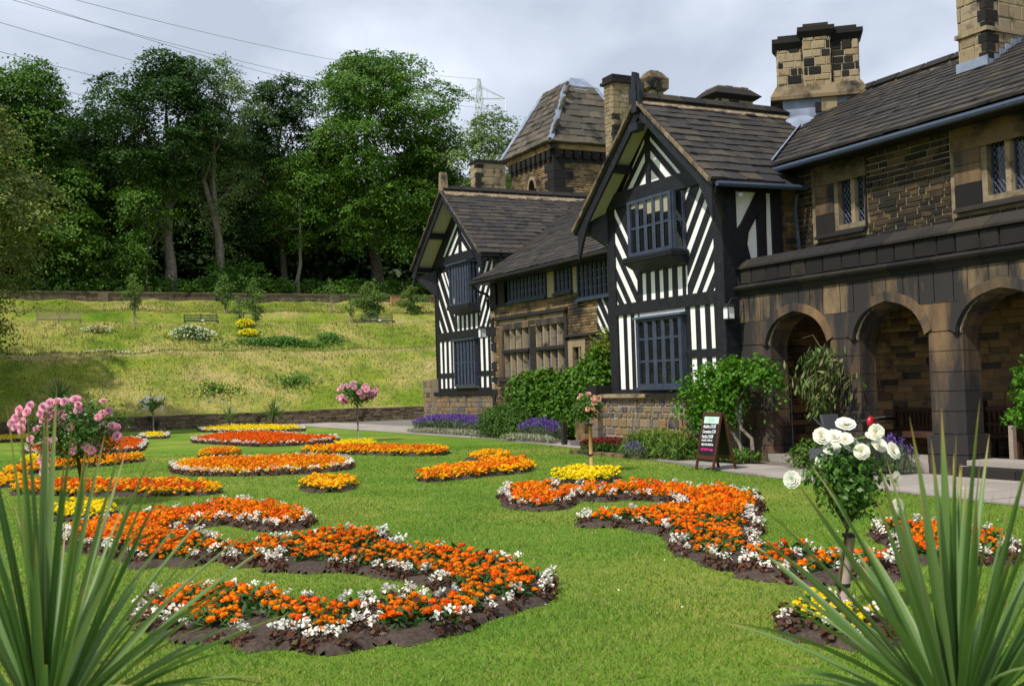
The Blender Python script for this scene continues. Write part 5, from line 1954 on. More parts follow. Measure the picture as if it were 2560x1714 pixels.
for k, (px, X, s) in enumerate(((-120, -84, 120), (150, -92, 121), (440, -94, 122), (740, -94, 123), (960, -95, 124))):
    lab = ['dark tree outside the left edge of the woodland', 'dark back row tree behind the bushy left tree', 'dark back row tree behind the pale trunk', 'dark back row tree left of the largest beech', 'dark back row tree behind the largest beech'][k]
    tree('broadleaf_tree', lab, 'tree', tpos(px, X), 13.2, 5.6, 1.0, 'wood', s, 'back row of the woodland', nl=18, leaf=.34, per=7)

# near dark feathery tree hanging in at the left edge; it shades the foot of the hill
tree('yew_tree', 'yellow green feathery tree hanging into the left edge of the picture', 'tree', (-50.0, -1.3, 0.0), 15.2, 5.4, 3.4, 'conifer', 130, None, nl=24, leaf=.20, per=14, trunk_r=.35, squash=.42, shape='round', nleaf=60)
for k, (x, y, h, r) in enumerate(((-56.0, -5.6, 17.0, 5.6), (-60.0, -14.5, 14.0, 5.5), (-48.0, -10.0, 13.0, 5.0))):
    tree('shade_tree', ['tree beyond the left edge whose shadow falls across the lower slope', 'tree beyond the left edge standing higher up the slope', 'tree beyond the left edge at the lawn corner'][k], 'tree', (x, y, float(hill_z(x, y)) if x < -55 else 0), h, r, 2.0, 'beechdark', 140 + k, None, nl=14, leaf=.36, per=6)

# deep woodland mass behind the trunks
rng = np.random.default_rng(200)
n = 9000
lob = []
for i in range(70):
    yy = -25 + i * 1.25
    for X, zz in ((-92, 1.2), (-95, 4.0), (-98, 6.8), (-101, 9.4)):
        y2 = yy * (-X) / 80 * .9
        if 34 < y2 < 52 and zz > 2:
            continue
        lob.append(((X + rng.normal(0, 1), y2, float(hill_z(X, y2)) + zz + rng.normal(0, .6)), (2.0, 2.2, 2.2)))
P, N = sprays(lob, 6, 16, .9, rng)
link('woodland', mesh_np('woodland', leaf_quads(P, N, .85, .6, rng, .6), 4, M['wood']), None, None, 'stuff')

# undergrowth behind the hilltop wall
rng = np.random.default_rng(201)
lob = []
for px in range(-60, 1010, 9):
    p = tpos(px, -76.6 - rng.uniform(0, 2.0))
    hh = .55 + (.75 if 480 < px < 610 else 0) + rng.uniform(0, .4)
    lob.append(((p[0], p[1], p[2] + hh * .5), (.8, .8, hh)))
P, N = sprays(lob, 16, 14, .25, rng)
link('undergrowth', mesh_np('undergrowth', leaf_quads(P, N, .22, .13, rng, .6), 4, M['nettle']), None, None, 'stuff')

# hillside grass tufts
rng = np.random.default_rng(202)
n = 60000
xx = -55.3 - rng.uniform(0, 1, n) ** .9 * 19
yy = rng.uniform(-6, 36, n)
zz = hill_z(xx, yy)
hgt = rng.uniform(.06, .20, n)
hgt = np.where((xx < -65.6) & (xx > -70.2), hgt * .35, hgt)
a = rng.uniform(0, 6.283, n)
w = rng.uniform(.015, .035, n)
base = np.stack([xx, yy, zz - .01], 1)
sd = np.stack([np.cos(a), np.sin(a), 0 * a], 1) * w[:, None]
tp_ = base + np.stack([rng.normal(0, .04, n), rng.normal(0, .04, n), hgt], 1)
link('hill_grass', mesh_np('hill_grass', np.stack([base - sd, base + sd, tp_], 1), 3, M['tuft']), None, None, 'stuff')

# lawn blades, denser near the camera
rng = np.random.default_rng(203)




NB = 260000
u = rng.uniform(0, 1, NB)
dist = 4.9 * (30 / 4.9) ** (u ** .85)
lat = rng.uniform(-.49, .49, NB)
fx, fy = CM[1][0], CM[1][1]
ln_ = math.hypot(fx, fy)
fx, fy = fx / ln_, fy / ln_

rx, ry = fy, -fx
bx = fx * dist + rx * lat * dist
by = fy * dist + ry * lat * dist
ok = by < np.interp(bx, [e[0] for e in edge], [e[1] for e in edge]) - .02
bx, by, dist = bx[ok], by[ok], dist[ok]
LB = (bx, by, dist)      # blades are built after the beds so that soil stays bare
# ================================================================== FLOWER BEDS
D = 1.0931


def src(tr, pts):
    if tr == 'd':
        return [(x * D, y * D) for x, y in pts]
    ox, oy, s = tr
    return [(ox + x / s, oy + y / s) for x, y in pts]


C5 = (0, 1100, 2.553)
C6 = (700, 1150, 2.78)
C7 = (1400, 1150, 2.78)
C8 = (1900, 1050, 2.362)


def gpoly(tr, pts, z):
    return [tuple(onz(x, y, z)) for x, y in src(tr, pts)]


def inside(P, x, y):
    x = np.asarray(x)
    y = np.asarray(y)
    r = np.zeros(x.shape, bool)
    n = len(P)
    j = n - 1
    for i in range(n):
        xi, yi = P[i]
        xj, yj = P[j]
        c = ((yi > y) != (yj > y)) & (x < (xj - xi) * (y - yi) / (yj - yi + 1e-12) + xi)
        r ^= c
        j = i
    return r


def polydist(P, x, y):
    d = np.full(np.shape(x), 1e9)
    n = len(P)
    for i in range(n):
        a, b = np.array(P[i]), np.array(P[(i + 1) % n])
        ab = b - a
        t = np.clip(((x - a[0]) * ab[0] + (y - a[1]) * ab[1]) / (ab @ ab + 1e-12), 0, 1)
        d = np.minimum(d, np.hypot(x - a[0] - t * ab[0], y - a[1] - t * ab[1]))
    return d


def union_in(Ps, x, y):
    r = np.zeros(np.shape(x), bool)
    for P in Ps:
        r |= inside(P, x, y)
    return r


def union_dist(Ps, x, y):
    """signed: negative inside"""
    ins = union_in(Ps, x, y)
    d = np.full(np.shape(x), 1e9)
    for P in Ps:
        d = np.minimum(d, polydist(P, x, y))
    return np.where(ins, -d, d)


BEDS = []


def bed(key, desc, polys, col, beg=True, z=.10, sp=.21, two=None):
    BEDS.append(dict(key=key, desc=desc, polys=[gpoly(t, p, z) for t, p in polys], col=col, beg=beg, sp=sp, two=two))


bed('near', 'nearest sweeping wave shaped bed', [
    (C5, [(470, 545), (620, 520), (760, 490), (900, 480), (1000, 465), (1130, 440), (1250, 428), (1340, 410), (1480, 385), (1600, 395), (1760, 410), (1900, 435), (1960, 470), (1900, 515), (1720, 525), (1600, 505), (1480, 480), (1400, 485), (1290, 500), (1150, 530), (1040, 560), (1130, 590), (1250, 600), (1350, 640), (1480, 665), (1580, 645), (1750, 625), (1900, 600), (2060, 580), (2290, 565), (2290, 750), (2230, 760), (2050, 755), (1900, 745), (1770, 740), (1700, 725), (1580, 735), (1450, 700), (1300, 700), (1200, 735), (1100, 725), (1000, 730), (920, 745), (850, 700), (700, 665), (560, 650), (470, 625)]),
    (C6, [(-20, 530), (100, 520), (250, 495), (380, 485), (500, 468), (640, 480), (700, 520), (760, 575), (860, 590), (1000, 605), (1150, 610), (1280, 622), (1430, 635), (1500, 665), (1640, 700), (1740, 735), (1810, 790), (1810, 850), (1750, 905), (1600, 935), (1450, 985), (1330, 1020), (1200, 1080), (1080, 1095), (1030, 1110), (850, 1150), (740, 1140), (600, 1115), (540, 1115), (440, 1130), (360, 1200), (140, 1175), (0, 1160), (-160, 1195), (-160, 1000), (60, 1000), (150, 985), (260, 980), (380, 990), (480, 1000), (560, 1020), (640, 1030), (660, 985), (720, 955), (820, 915), (880, 975), (980, 940), (1060, 930), (1110, 965), (1200, 925), (1235, 890), (1180, 860), (1150, 800), (1060, 770), (900, 745), (800, 735), (620, 705), (470, 690), (300, 690), (200, 700), (80, 690), (-20, 690)]),
    (C5, [(2290, 1060), (2150, 1035), (2050, 1050), (1900, 1035), (1790, 1000), (1680, 965), (1560, 930), (1400, 930), (1280, 935), (1100, 955), (1000, 990), (960, 1050), (960, 1100), (1080, 1125), (1220, 1180), (1500, 1185), (1600, 1175), (1800, 1165), (1870, 1215), (2120, 1245), (2290, 1210)])],
    'orange', True, sp=.20)
bed('mid', 'large star shaped bed before the chalkboard sign', [
    (C6, [(1590, 182), (1700, 172), (1760, 160), (1950, 172), (2000, 195), (2224, 195), (2224, 225), (2000, 235), (1960, 280), (1800, 298), (1620, 280), (1580, 215)]),
    (C7, [(-40, 180), (120, 182), (290, 182), (480, 172), (590, 162), (740, 172), (830, 172), (880, 185), (1010, 198), (1150, 182), (1230, 215), (1340, 240), (1360, 290), (1290, 335), (1265, 360), (1300, 400), (1330, 440), (1285, 480), (1275, 520), (1330, 565), (1330, 595), (1440, 605), (1560, 640), (1680, 650), (1680, 760), (1500, 745), (1400, 720), (1280, 690), (1150, 670), (1050, 630), (1000, 610), (880, 585), (830, 510), (790, 470), (720, 440), (640, 430), (560, 420), (440, 400), (300, 400), (200, 402), (170, 380), (250, 365), (380, 352), (540, 348), (640, 342), (730, 338), (850, 330), (880, 290), (840, 250), (740, 235), (600, 225), (450, 222), (300, 235), (150, 225), (-40, 232)]),
    (C8, [(-60, 735), (210, 738), (300, 755), (400, 795), (500, 808), (600, 788), (700, 788), (760, 830), (730, 865), (620, 850), (500, 850), (380, 890), (200, 885), (-60, 850)])],
    'orange', True, sp=.20)
bed('right', 'orange bed behind the right hand sword leaved plant', [
    (C8, [(700, 620), (850, 598), (960, 608), (1120, 608), (1280, 628), (1390, 685), (1480, 700), (1400, 785), (1280, 770), (1160, 800), (1000, 775), (880, 770), (840, 690), (740, 650)])],
    'orange', True, sp=.20)
bed('rosewhite', 'small yellow bed around the near white standard rose', [
    (C8, [(200, 1088), (320, 1065), (420, 1075), (600, 1080), (690, 1160), (760, 1225), (640, 1245), (560, 1240), (460, 1205), (330, 1205), (240, 1170)])],
    'yellow', True, sp=.17)
bed('leftlong', 'long amber bed at the left below the pink rose', [
    ('d', [(20, 1112), (60, 1104), (110, 1100), (300, 1098), (430, 1100), (505, 1105), (512, 1113), (470, 1120), (330, 1122), (150, 1122), (90, 1118), (25, 1120)])],
    'amber', False, two='redor')
bed('leftyellow', 'yellow bed at the foot of the left pink rose', [
    ('d', [(95, 1163), (150, 1150), (190, 1140), (260, 1147), (272, 1158), (255, 1168), (180, 1175), (110, 1176)])],
    'yellow', False)
bed('left4', 'amber strip curving behind the left pink rose', [
    ('d', [(5, 1073), (60, 1062), (150, 1050), (250, 1040), (325, 1040), (335, 1046), (250, 1056), (150, 1063), (60, 1076), (5, 1079)])],
    'amber', False, two='orange')
bed('left5', 'amber bed touching the left edge of the lawn', [
    ('d', [(-60, 1090), (60, 1086), (72, 1096), (0, 1105), (-60, 1108)])],
    'amber', False)
bed('left6', 'red orange bed behind the left pink rose', [
    ('d', [(60, 1028), (100, 1014), (200, 1003), (310, 1001), (330, 1008), (318, 1024), (220, 1031), (100, 1035)])],
    'redor', True, sp=.24)
bed('left7', 'far left yellow bed below the shaded slope', [
    ('d', [(-40, 1000), (30, 996), (100, 990), (130, 994), (60, 1002), (-40, 1008)])],
    'yellow', True, sp=.24)
bed('left9', 'small yellow bed left of the red orange bed', [
    ('d', [(38, 1050), (70, 1042), (105, 1040), (108, 1048), (60, 1056)])],
    'yellow', False, sp=.24)
bed('far8', 'small yellow bed around the far white standard rose', [
    ('d', [(322, 994), (345, 990), (380, 991), (376, 997), (335, 998)])],
    'yellow', True, sp=.24)
bed('ellipse', 'wide oval yellow and orange bed in the centre', [
    ('d', [(398, 1062), (430, 1052), (550, 1046), (700, 1043), (780, 1045), (800, 1054), (790, 1063), (700, 1072), (560, 1077), (450, 1076), (404, 1071)])],
    'amber', True, two='orange', sp=.22)
bed('small10', 'small amber bed behind the wide oval bed', [
    ('d', [(450, 1033), (490, 1026), (545, 1025), (550, 1033), (500, 1038), (455, 1039)])],
    'amber', False, two='orange', sp=.24)
bed('red11', 'long red orange bed before the low stone wall', [
    ('d', [(445, 1001), (490, 993), (560, 988), (640, 990), (700, 996), (765, 998), (768, 1003), (700, 1010), (600, 1014), (520, 1010), (450, 1006)])],
    'redor', True, sp=.25)
bed('yellow12', 'farthest yellow bed with two small sword leaved plants', [
    ('d', [(458, 979), (520, 973), (630, 972), (690, 975), (692, 980), (600, 983), (520, 984), (470, 983)])],
    'yellow', True, sp=.26)
bed('long13', 'long orange bed below the pink standard rose', [
    ('d', [(684, 1027), (720, 1019), (800, 1017), (900, 1018), (1000, 1020), (1034, 1026), (1020, 1032), (940, 1034), (820, 1031), (720, 1032)])],
    'amber', False, two='orange', sp=.23)
bed('pink13', 'small yellow bed around the pink standard rose', [
    ('d', [(768, 1013), (800, 1007), (855, 1007), (862, 1014), (820, 1017), (775, 1017)])],
    'yellow', False, sp=.24)
bed('small14', 'short amber bed on the lawn below the wide oval bed', [
    ('d', [(682, 1106), (700, 1094), (760, 1091), (812, 1093), (817, 1104), (780, 1112), (710, 1113)])],
    'amber', False, sp=.19)
bed('diag15', 'slanting orange and amber bed right of the centre', [
    ('d', [(948, 1083), (970, 1072), (1060, 1062), (1130, 1048), (1200, 1048), (1225, 1061), (1200, 1070), (1100, 1079), (1010, 1089), (955, 1090)])],
    'amber', False, two='orange', sp=.21)
bed('small16', 'small amber bed near the path edge', [
    ('d', [(1057, 1042), (1080, 1034), (1130, 1031), (1165, 1035), (1165, 1042), (1110, 1046)])],
    'amber', False, sp=.23)
bed('salmon17', 'yellow bed around the salmon standard rose', [
    ('d', [(1262, 1086), (1280, 1075), (1340, 1070), (1410, 1071), (1420, 1080), (1400, 1090), (1330, 1095), (1275, 1094)])],
    'yellow', False, sp=.20)

# plant meshes ----------------------------------------------------


def pompom(rng, r, quads=26):
    """ruffled round flower head: petal quads over a flattened dome"""
    V = []
    k = quads
    i = np.arange(k)
    ph = i * 2.39996
    t = np.sqrt((i + .5) / k) * 1.55
    d = np.stack([np.sin(t) * np.cos(ph), np.sin(t) * np.sin(ph), np.cos(t)], 1)
    P = d * np.array([r, r, r * .72])
    return leaf_quads(P, d, r * 1.0, r * .95, rng, .28)


def foliage_low(rng, n, rad, h, L, W):
    d = unit_rows(rng.normal(0, 1, (n, 3)))
    d[:, 2] = np.abs(d[:, 2])
    P = d * np.array([rad, rad, h]) * rng.uniform(.55, 1.0, (n, 1))
    return leaf_quads(P + np.array([0, 0, .01]), d + np.array([0, 0, .5]), L, W, rng, .7)


def marigold_data(seed, heads, fr, nleaf):
    rng = np.random.default_rng(seed)
    f = foliage_low(rng, nleaf, .12, .125, .07, .028)
    hs = []
    for i in range(heads):
        a = i * 2.4 + rng.uniform(-.5, .5)
        rr = .105 * math.sqrt((i + .5) / heads)
        hs.append(((rr * math.cos(a), rr * math.sin(a), .128 + rng.uniform(-.055, .035) - rr * .3), fr * rng.uniform(.75, 1.15)))
    return f, hs


def begonia_data(seed, nleaf=38, fl=6):
    rng = np.random.default_rng(seed)
    f = foliage_low(rng, nleaf, .085, .095, .042, .034)
    P = []
    for i in range(fl):
        a = rng.uniform(0, 6.28)
        rr = rng.uniform(0, .06)
        c = np.array([rr * math.cos(a), rr * math.sin(a), rng.uniform(.085, .135)])
        k = 5
        P.append(leaf_quads(c + rng.normal(0, .011, (k, 3)), rng.normal(0, .6, (k, 3)) + np.array([0, -.3, .8]), .027, .023, rng, .5))
    return f, np.concatenate(P)


HEADS = {}
for cname in ('orange', 'redor', 'amber', 'yellow'):
    HEADS[cname] = [mesh_np('flower_head', pompom(np.random.default_rng(i + 50), .030, 22), 4, M[cname]) for i in range(4)]
MVAR = [marigold_data(300 + i, 7, .0245, 70) for i in range(6)]
MFOL = [mesh_np('marigold_plant', v[0], 4, M['marileaf']) for v in MVAR]
BVAR = [begonia_data(400 + i) for i in range(6)]
BFOL = [mesh_np('begonia_plant', v[0], 4, M['begleaf']) for v in BVAR]
BFLO = [mesh_np('flowers', v[1], 4, M['begfl']) for v in BVAR]

rngb = np.random.default_rng(500)
all_mari, all_beg = [], []
SOILS = []
for b in BEDS:
    Ps = b['polys']
    xs = [p[0] for P in Ps for p in P]
    ys_ = [p[1] for P in Ps for p in P]
    m = .5
    near = math.hypot(np.mean(xs), np.mean(ys_)) < 17
    g = .04 if near else .10
    # soil outline: cell grid within the grown outline
    grow = .145 if b['beg'] else .03
    X, Y = np.meshgrid(np.arange(min(xs) - m, max(xs) + m, g), np.arange(min(ys_) - m, max(ys_) + m, g), indexing='ij')
    Dd = union_dist(Ps, X, Y)
    Dn = Dd + .03 * np.sin(X * 9) * np.sin(Y * 8)
    S = Dn < grow
    idx = -np.ones(X.shape, int)
    Vv, Ff = [], []
    need = np.zeros(X.shape, bool)
    cells = S[:-1, :-1] & S[1:, :-1] & S[:-1, 1:] & S[1:, 1:]
    need[:-1, :-1] |= cells
    need[1:, :-1] |= cells
    need[:-1, 1:] |= cells
    need[1:, 1:] |= cells
    ii, jj = np.nonzero(need)
    idx[ii, jj] = np.arange(len(ii))
    hz = .012 + np.clip(-(Dn[ii, jj] - grow), 0, .12) * .35 + rngb.uniform(0, .006, len(ii))
    hz = np.where(Dn[ii, jj] > grow - g * 1.2, .004, hz)
    ci, cj = np.nonzero(cells)
    F = np.stack([idx[ci, cj], idx[ci + 1, cj], idx[ci + 1, cj + 1], idx[ci, cj + 1]], 1)
    cx_, cy_ = float(X[ii, jj].mean()), float(Y[ii, jj].mean())
    root = empty('flower_bed', (cx_, cy_, 0))
    tag(root, b['desc'] + ' cut in the lawn', 'flower bed', 'shaped flower beds cut into the lawn')
    link('soil', mesh('soil', np.stack([X[ii, jj] - cx_, Y[ii, jj] - cy_, hz], 1), F, M['soil'], True), None, root)
    SOILS.append((Ps, grow, (min(xs) - m, max(xs) + m, min(ys_) - m, max(ys_) + m)))
    # marigold positions on a jittered hex grid
    sp = b['sp']
    pts = []
    r_ = 0
    yv = min(ys_)
    while yv < max(ys_):
        xv = min(xs) + (sp / 2 if r_ % 2 else 0)
        while xv < max(xs):
            pts.append((xv + rngb.normal(0, sp * .16), yv + rngb.normal(0, sp * .16)))
            xv += sp
        yv += sp * .87
        r_ += 1
    pts = np.array(pts)
    d = union_dist(Ps, pts[:, 0], pts[:, 1])
    sel = pts[d < -.06]
    dsel = d[d < -.06]
    for (x, y), dd in zip(sel, dsel):
        col = b['col']
        if b['two'] and (dd < -.22 and rngb.random() < .75 or rngb.random() < .15):
            col = b['two']
        if b['col'] == 'orange' and rngb.random() < .3:
            col = 'redor'
        all_mari.append((math.hypot(x, y), x, y, col, b))
    if b['beg']:
        # a ring of begonias around the marigolds
        n = 0
        cand = []
        for P in Ps:
            for i in range(len(P)):
                a, c = np.array(P[i]), np.array(P[(i + 1) % len(P)])
                L = np.linalg.norm(c - a)
                k = max(1, int(L / .15))
                nr = np.array([(c - a)[1], -(c - a)[0]]) / (L + 1e-9)
                for q in range(k):
                    for s in (1, -1):
                        p = a + (c - a) * (q + rngb.uniform(.2, .8)) / k + nr * s * rngb.uniform(.01, .10)
                        cand.append(p)
        cand = np.array(cand)
        d = union_dist(Ps, cand[:, 0], cand[:, 1])
        cand = cand[(d > -.02) & (d < grow - .02)]
        kept = []
        for p in cand:
            if all((p[0] - q[0]) ** 2 + (p[1] - q[1]) ** 2 > .098 ** 2 for q in kept[-60:]) and rngb.random() < .80:
                kept.append(p)
                all_beg.append((math.hypot(*p), p[0], p[1], b))

all_mari.sort(key=lambda t: t[0])
all_beg.sort(key=lambda t: t[0])
CN = {'orange': 'orange', 'redor': 'red orange', 'amber': 'amber', 'yellow': 'yellow'}


def visible(x, y):
    c = CM @ np.array([x, y, -CAM_H])
    if c[1] < .5:
        return False
    px = 1280 + FPX * c[0] / c[1]
    py = 857 - FPX * c[2] / c[1]
    return -40 < px < 2600 and py < 1760


n_ind = 0
rest_m = {}
for (dd, x, y, col, b) in all_mari:
    k = int(rngb.integers(0, 6))
    s = rngb.uniform(.85, 1.2)
    rz = rngb.uniform(0, 6.283)
    if n_ind < 300 and visible(x, y):
        n_ind += 1
        o = link('marigold_plant', MFOL[k])
        o.location = (x, y, .02)
        o.rotation_euler = (0, 0, rz)
        o.scale = (s, s, s)
        tag(o, '%s marigold plant growing in the %s' % (CN[col], b['desc']), 'marigold', '%s marigolds in the %s' % (CN[col], b['desc']))
        nh = 7 if rngb.random() < .8 else 5
        if rngb.random() < .06:
            nh = 2
        for q, (c, r) in enumerate(MVAR[k][1][:nh]):
            h = link('flower_head', HEADS[col][int(rngb.integers(0, 4))], None, o)
            h.location = c
            h.scale = (r / .03 * rngb.choice([.7, 1, 1, 1.1, 1.2]),) * 3
            h.rotation_euler = (rngb.uniform(-.35, .35), rngb.uniform(-.35, .35), rngb.uniform(0, 6))
    else:
        rest_m.setdefault(b['key'], []).append((x, y, col, k, s, rz))


def rotz(rz, s, x, y, z=.02):
    c, q = math.cos(rz) * s, math.sin(rz) * s
    return np.array([[c, -q, 0, x], [q, c, 0, y], [0, 0, s, z]])


def apply(T, V):
    return V @ T[:, :3].T + T[:, 3]


LOWF = [marigold_data(700 + i, 7, .034, 26) for i in range(4)]
LOWH = [pompom(np.random.default_rng(i + 90), .036, 11) for i in range(4)]
bymap = {b['key']: b for b in BEDS}
for key, lst in rest_m.items():
    b = bymap[key]
    Vs, mi = [], []
    mats = [M['marileaf'], M[b['col']], M[b['two'] or ('redor' if b['col'] == 'orange' else b['col'])]]
    for (x, y, col, k, s, rz) in lst:
        f, hs = LOWF[k % 4]
        T = rotz(rz, s, x, y)
        v = apply(T, f)
        Vs.append(v)
        mi.append(np.zeros(len(v) // 4, int))
        nh = 7
        for c, r in hs[:nh]:
            h = LOWH[int(rngb.integers(0, 4))] * (r / .034) + np.array(c)
            v = apply(T, h)
            Vs.append(v)
            cm_ = 1 if col == b['col'] else 2
            mi.append(np.full(len(v) // 4, cm_))
    me = mesh_np('marigolds', np.concatenate(Vs), 4, None, mats=mats, matidx=np.concatenate(mi))
    o = link('marigolds', me)
    tag(o, '%s marigold mass filling the %s' % (CN[b['col']], b['desc']), 'marigolds', None, 'stuff')

n_ind = 0
rest_b = []
for (dd, x, y, b) in all_beg:
    k = int(rngb.integers(0, 6))
    s = rngb.uniform(.8, 1.25)
    rz = rngb.uniform(0, 6.283)
    if n_ind < 300 and visible(x, y):
        n_ind += 1
        o = link('begonia_plant', BFOL[k])
        o.location = (x, y, .012)
        o.rotation_euler = (0, 0, rz)
        o.scale = (s, s, s)
        tag(o, 'white flowered bronze begonia edging the %s' % b['desc'], 'begonia', 'begonias edging the %s' % b['desc'])
        if rngb.random() < .93:
            link('flowers', BFLO[k], None, o)
    else:
        rest_b.append((x, y, k, s, rz))
Vs, mi = [], []
for (x, y, k, s, rz) in rest_b:
    T = rotz(rz, s, x, y, .012)
    v = apply(T, BVAR[k][0][::1])
    Vs.append(v)
    mi.append(np.zeros(len(v) // 4, int))
    v = apply(T, BVAR[k][1] * 1.08)
    Vs.append(v)
    mi.append(np.ones(len(v) // 4, int))
link('begonias', mesh_np('begonias', np.concatenate(Vs), 4, None, mats=[M['begleaf'], M['begfl']], matidx=np.concatenate(mi)), None, None, 'stuff')

# lawn blades, leaving the soil bare
bx, by, dist = LB
okb = np.ones(len(bx), bool)
for Ps, grow, bb in SOILS:
    near = (bx > bb[0]) & (bx < bb[1]) & (by > bb[2]) & (by < bb[3])
    ids = np.nonzero(near & okb)[0]
    if len(ids):
        okb[ids] = union_dist(Ps, bx[ids], by[ids]) > grow - .015
bx, by, dist = bx[okb], by[okb], dist[okb]
rng = np.random.default_rng(204)
n = len(bx)
patch = .5 + .5 * np.sin(bx * 1.7 + .6 * np.sin(by * 1.3)) * np.sin(by * 1.9 + .7 * np.sin(bx))
hgt = rng.uniform(.014, .036, n) * (.75 + .5 * patch) * (1 + .012 * dist)
wd = rng.uniform(.0022, .0042, n) * (1 + .07 * dist)
a = rng.uniform(0, 6.283, n)
base = np.stack([bx, by, np.zeros(n) - .002], 1)
sd = np.stack([np.cos(a), np.sin(a), 0 * a], 1) * wd[:, None]
lean_ = rng.normal(0, .016, (n, 2))
tp_ = base + np.stack([lean_[:, 0], lean_[:, 1], hgt], 1)
link('lawn_blades', mesh_np('lawn_blades', np.stack([base - sd, base + sd, tp_], 1), 3, M['blade']), None, None, 'stuff')

# ================================================================== STANDARD ROSES


def rose_bloom(seed, r, layers=3, mat='rosewhite'):
    """layered cupped bloom"""
    rng = np.random.default_rng(seed)
    V = []
    for l in range(layers):
        k = 6 if l < 3 else 5
        for i in range(k):
            a = 2 * math.pi * i / k + l * .5 + rng.uniform(-.15, .15)
            tilt = .12 + l * .30
            rr = r * (1 - l * .17)
            o = np.array([math.cos(a), math.sin(a), 0])
            s = np.array([-math.sin(a), math.cos(a), 0])
            up = np.array([0, 0, 1.0])
            w = rr * .66
            p0 = o * rr * .12
            e1 = o * rr * math.cos(tilt) * .62 + up * rr * math.sin(tilt) * .55
            e2 = o * rr * math.cos(tilt) * .98 + up * rr * (math.sin(tilt) * .85 + rng.uniform(-.08, .1))
            V += [p0 - s * w * .25, p0 + s * w * .25, e1 + s * w, e1 - s * w]
            V += [e1 - s * w, e1 + s * w, e2 + s * w * .55 + up * rng.uniform(-.05, .05) * rr, e2 - s * w * .55]
    return mesh_np('bloom', np.array(V), 4, M[mat], True)


def standard_rose(label, base, stem_h, crown, cr, mat, nb, br, seed, stake='stake', stake_r=.022, leafn=900, leafL=.045, blooms=None, cluster=0, lean=(0, 0), full=1.0):
    rng = np.random.default_rng(seed)
    root = empty('standard_rose', (base[0], base[1], 0))
    tag(root, label, 'rose tree')
    cz = crown
    top = (lean[0], lean[1], stem_h)
    MB().tube([(0, 0, 0), (lean[0] * .3 + .01, lean[1] * .3, stem_h * .5), top], [.014, .012, .011], 6).build('trunk', M['stem'], root, True)
    if stake:
        MB().tube([(.03, .02, 0), (.03 + lean[0] * .9, .02 + lean[1] * .9, stem_h * .96)], stake_r, 8).build('stake', M[stake], root, True)
        for t in ((.35, .93) if stake_r > .02 else (.4,)):
            zz = stem_h * t
            MB().tube([(.015 + lean[0] * t, .01 + lean[1] * t, zz - .012), (.015 + lean[0] * t, .01 + lean[1] * t, zz + .012)], stake_r * 1.7, 8).build('tie', M['rubber'], root)
    tw = MB()
    tips = []
    for i in range(12):
        a = i * 2.4
        e = rng.uniform(.15, 1.35)
        d = np.array([math.cos(a) * math.cos(e), math.sin(a) * math.cos(e), math.sin(e)])
        p = np.array([top[0], top[1], cz]) + d * np.array(cr) * .8
        m_ = (np.array(top) + p) / 2 + np.array([0, 0, -.03])
        tw.tube([top, tuple(m_), tuple(p)], [.009, .006, .003], 5)
        tips.append(p)
    tw.build('branches', M['stem'], root, True)
    c = np.array([top[0], top[1], cz])
    k = int(leafn / 16)
    d = unit_rows(rng.normal(0, 1, (k, 3)))
    ctr = c + d * np.array(cr) * (rng.uniform(.15, 1.0, (k, 1)) ** .5) * rng.uniform(.85, 1.1, (k, 1))
    P = (ctr[:, None] + rng.normal(0, 1, (k, 16, 3)) * np.array(cr).mean() * .16).reshape(-1, 3)
    N = np.repeat(unit_rows(d + np.array([0, 0, .7])), 16, 0)
    link('leaves', mesh_np('leaves', leaf_quads(P, N, leafL, leafL * .6, rng, .6), 4, M['roseleaf']), None, root)
    meshes = [rose_bloom(seed * 10 + i, br, 5, mat) for i in range(5)]
    if blooms is None:
        blooms = []
        cl = unit_rows(rng.normal(0, 1, (max(1, cluster or nb), 3)) + np.array([-0.35 * CM[1][0], -0.35 * CM[1][1], .35]))
        for i in range(nb):
            dd = cl[i % len(cl)]
            dd = unit_rows(dd + rng.normal(0, .16 if cluster else .02, 3))
            blooms.append(tuple(c + dd * np.array(cr) * rng.uniform(.9, 1.15)))
    for i, p in enumerate(blooms):
        o = link('bloom', meshes[i % 5], None, root)
        o.location = p
        out = unit_rows(unit_rows(np.array(p) - c) * .55 + np.array([-CM[1][0], -CM[1][1], .45]) * .75 + rng.normal(0, .22, 3))
        q = Vector(out).to_track_quat('Z', 'Y')
        o.rotation_mode = 'QUATERNION'
        o.rotation_quaternion = q
        s = rng.uniform(.75, 1.15)
        o.scale = (s, s, s)
    return root


def on_dist(px, py, base, off=0.0):
    """3-D point on the view ray at the distance of a ground point"""
    d = ray(px, py)
    t = (math.hypot(*base) - off) / math.hypot(d[0], d[1])
    return np.array([d[0] * t, d[1] * t, CAM_H + d[2] * t])


# near white rose
b5 = onz(1913 * D, 1405 * D)
bl = [on_dist(1900 + x / 2.362, 1050 + y / 2.362, b5, .06 + .12 * (k_ % 2)) for k_, (x, y) in enumerate( ((365, 95), (440, 100), (425, 168), (505, 110), (372, 245), (600, 185), (540, 145), (685, 68), (705, 148), (785, 180), (505, 25), (190, 350), (800, 345), (812, 505), (660, 95)))]
top5 = on_dist(1900 + 470 / 2.362, 1050 + 640 / 2.362, b5)
loc = [(p[0] - b5[0], p[1] - b5[1], p[2]) for p in bl]
cc5 = on_dist(1900 + 560 / 2.362, 1050 + 330 / 2.362, b5)
standard_rose('near white flowered standard rose on a pale wooden stake', b5, float(top5[2]), float(cc5[2]), (.25, .25, .26), 'rosewhite', 15, .062, 11, 'stake', .028, 2600, .045, blooms=loc, lean=(float(cc5[0] - b5[0]) * .6, float(cc5[1] - b5[1]) * .6))
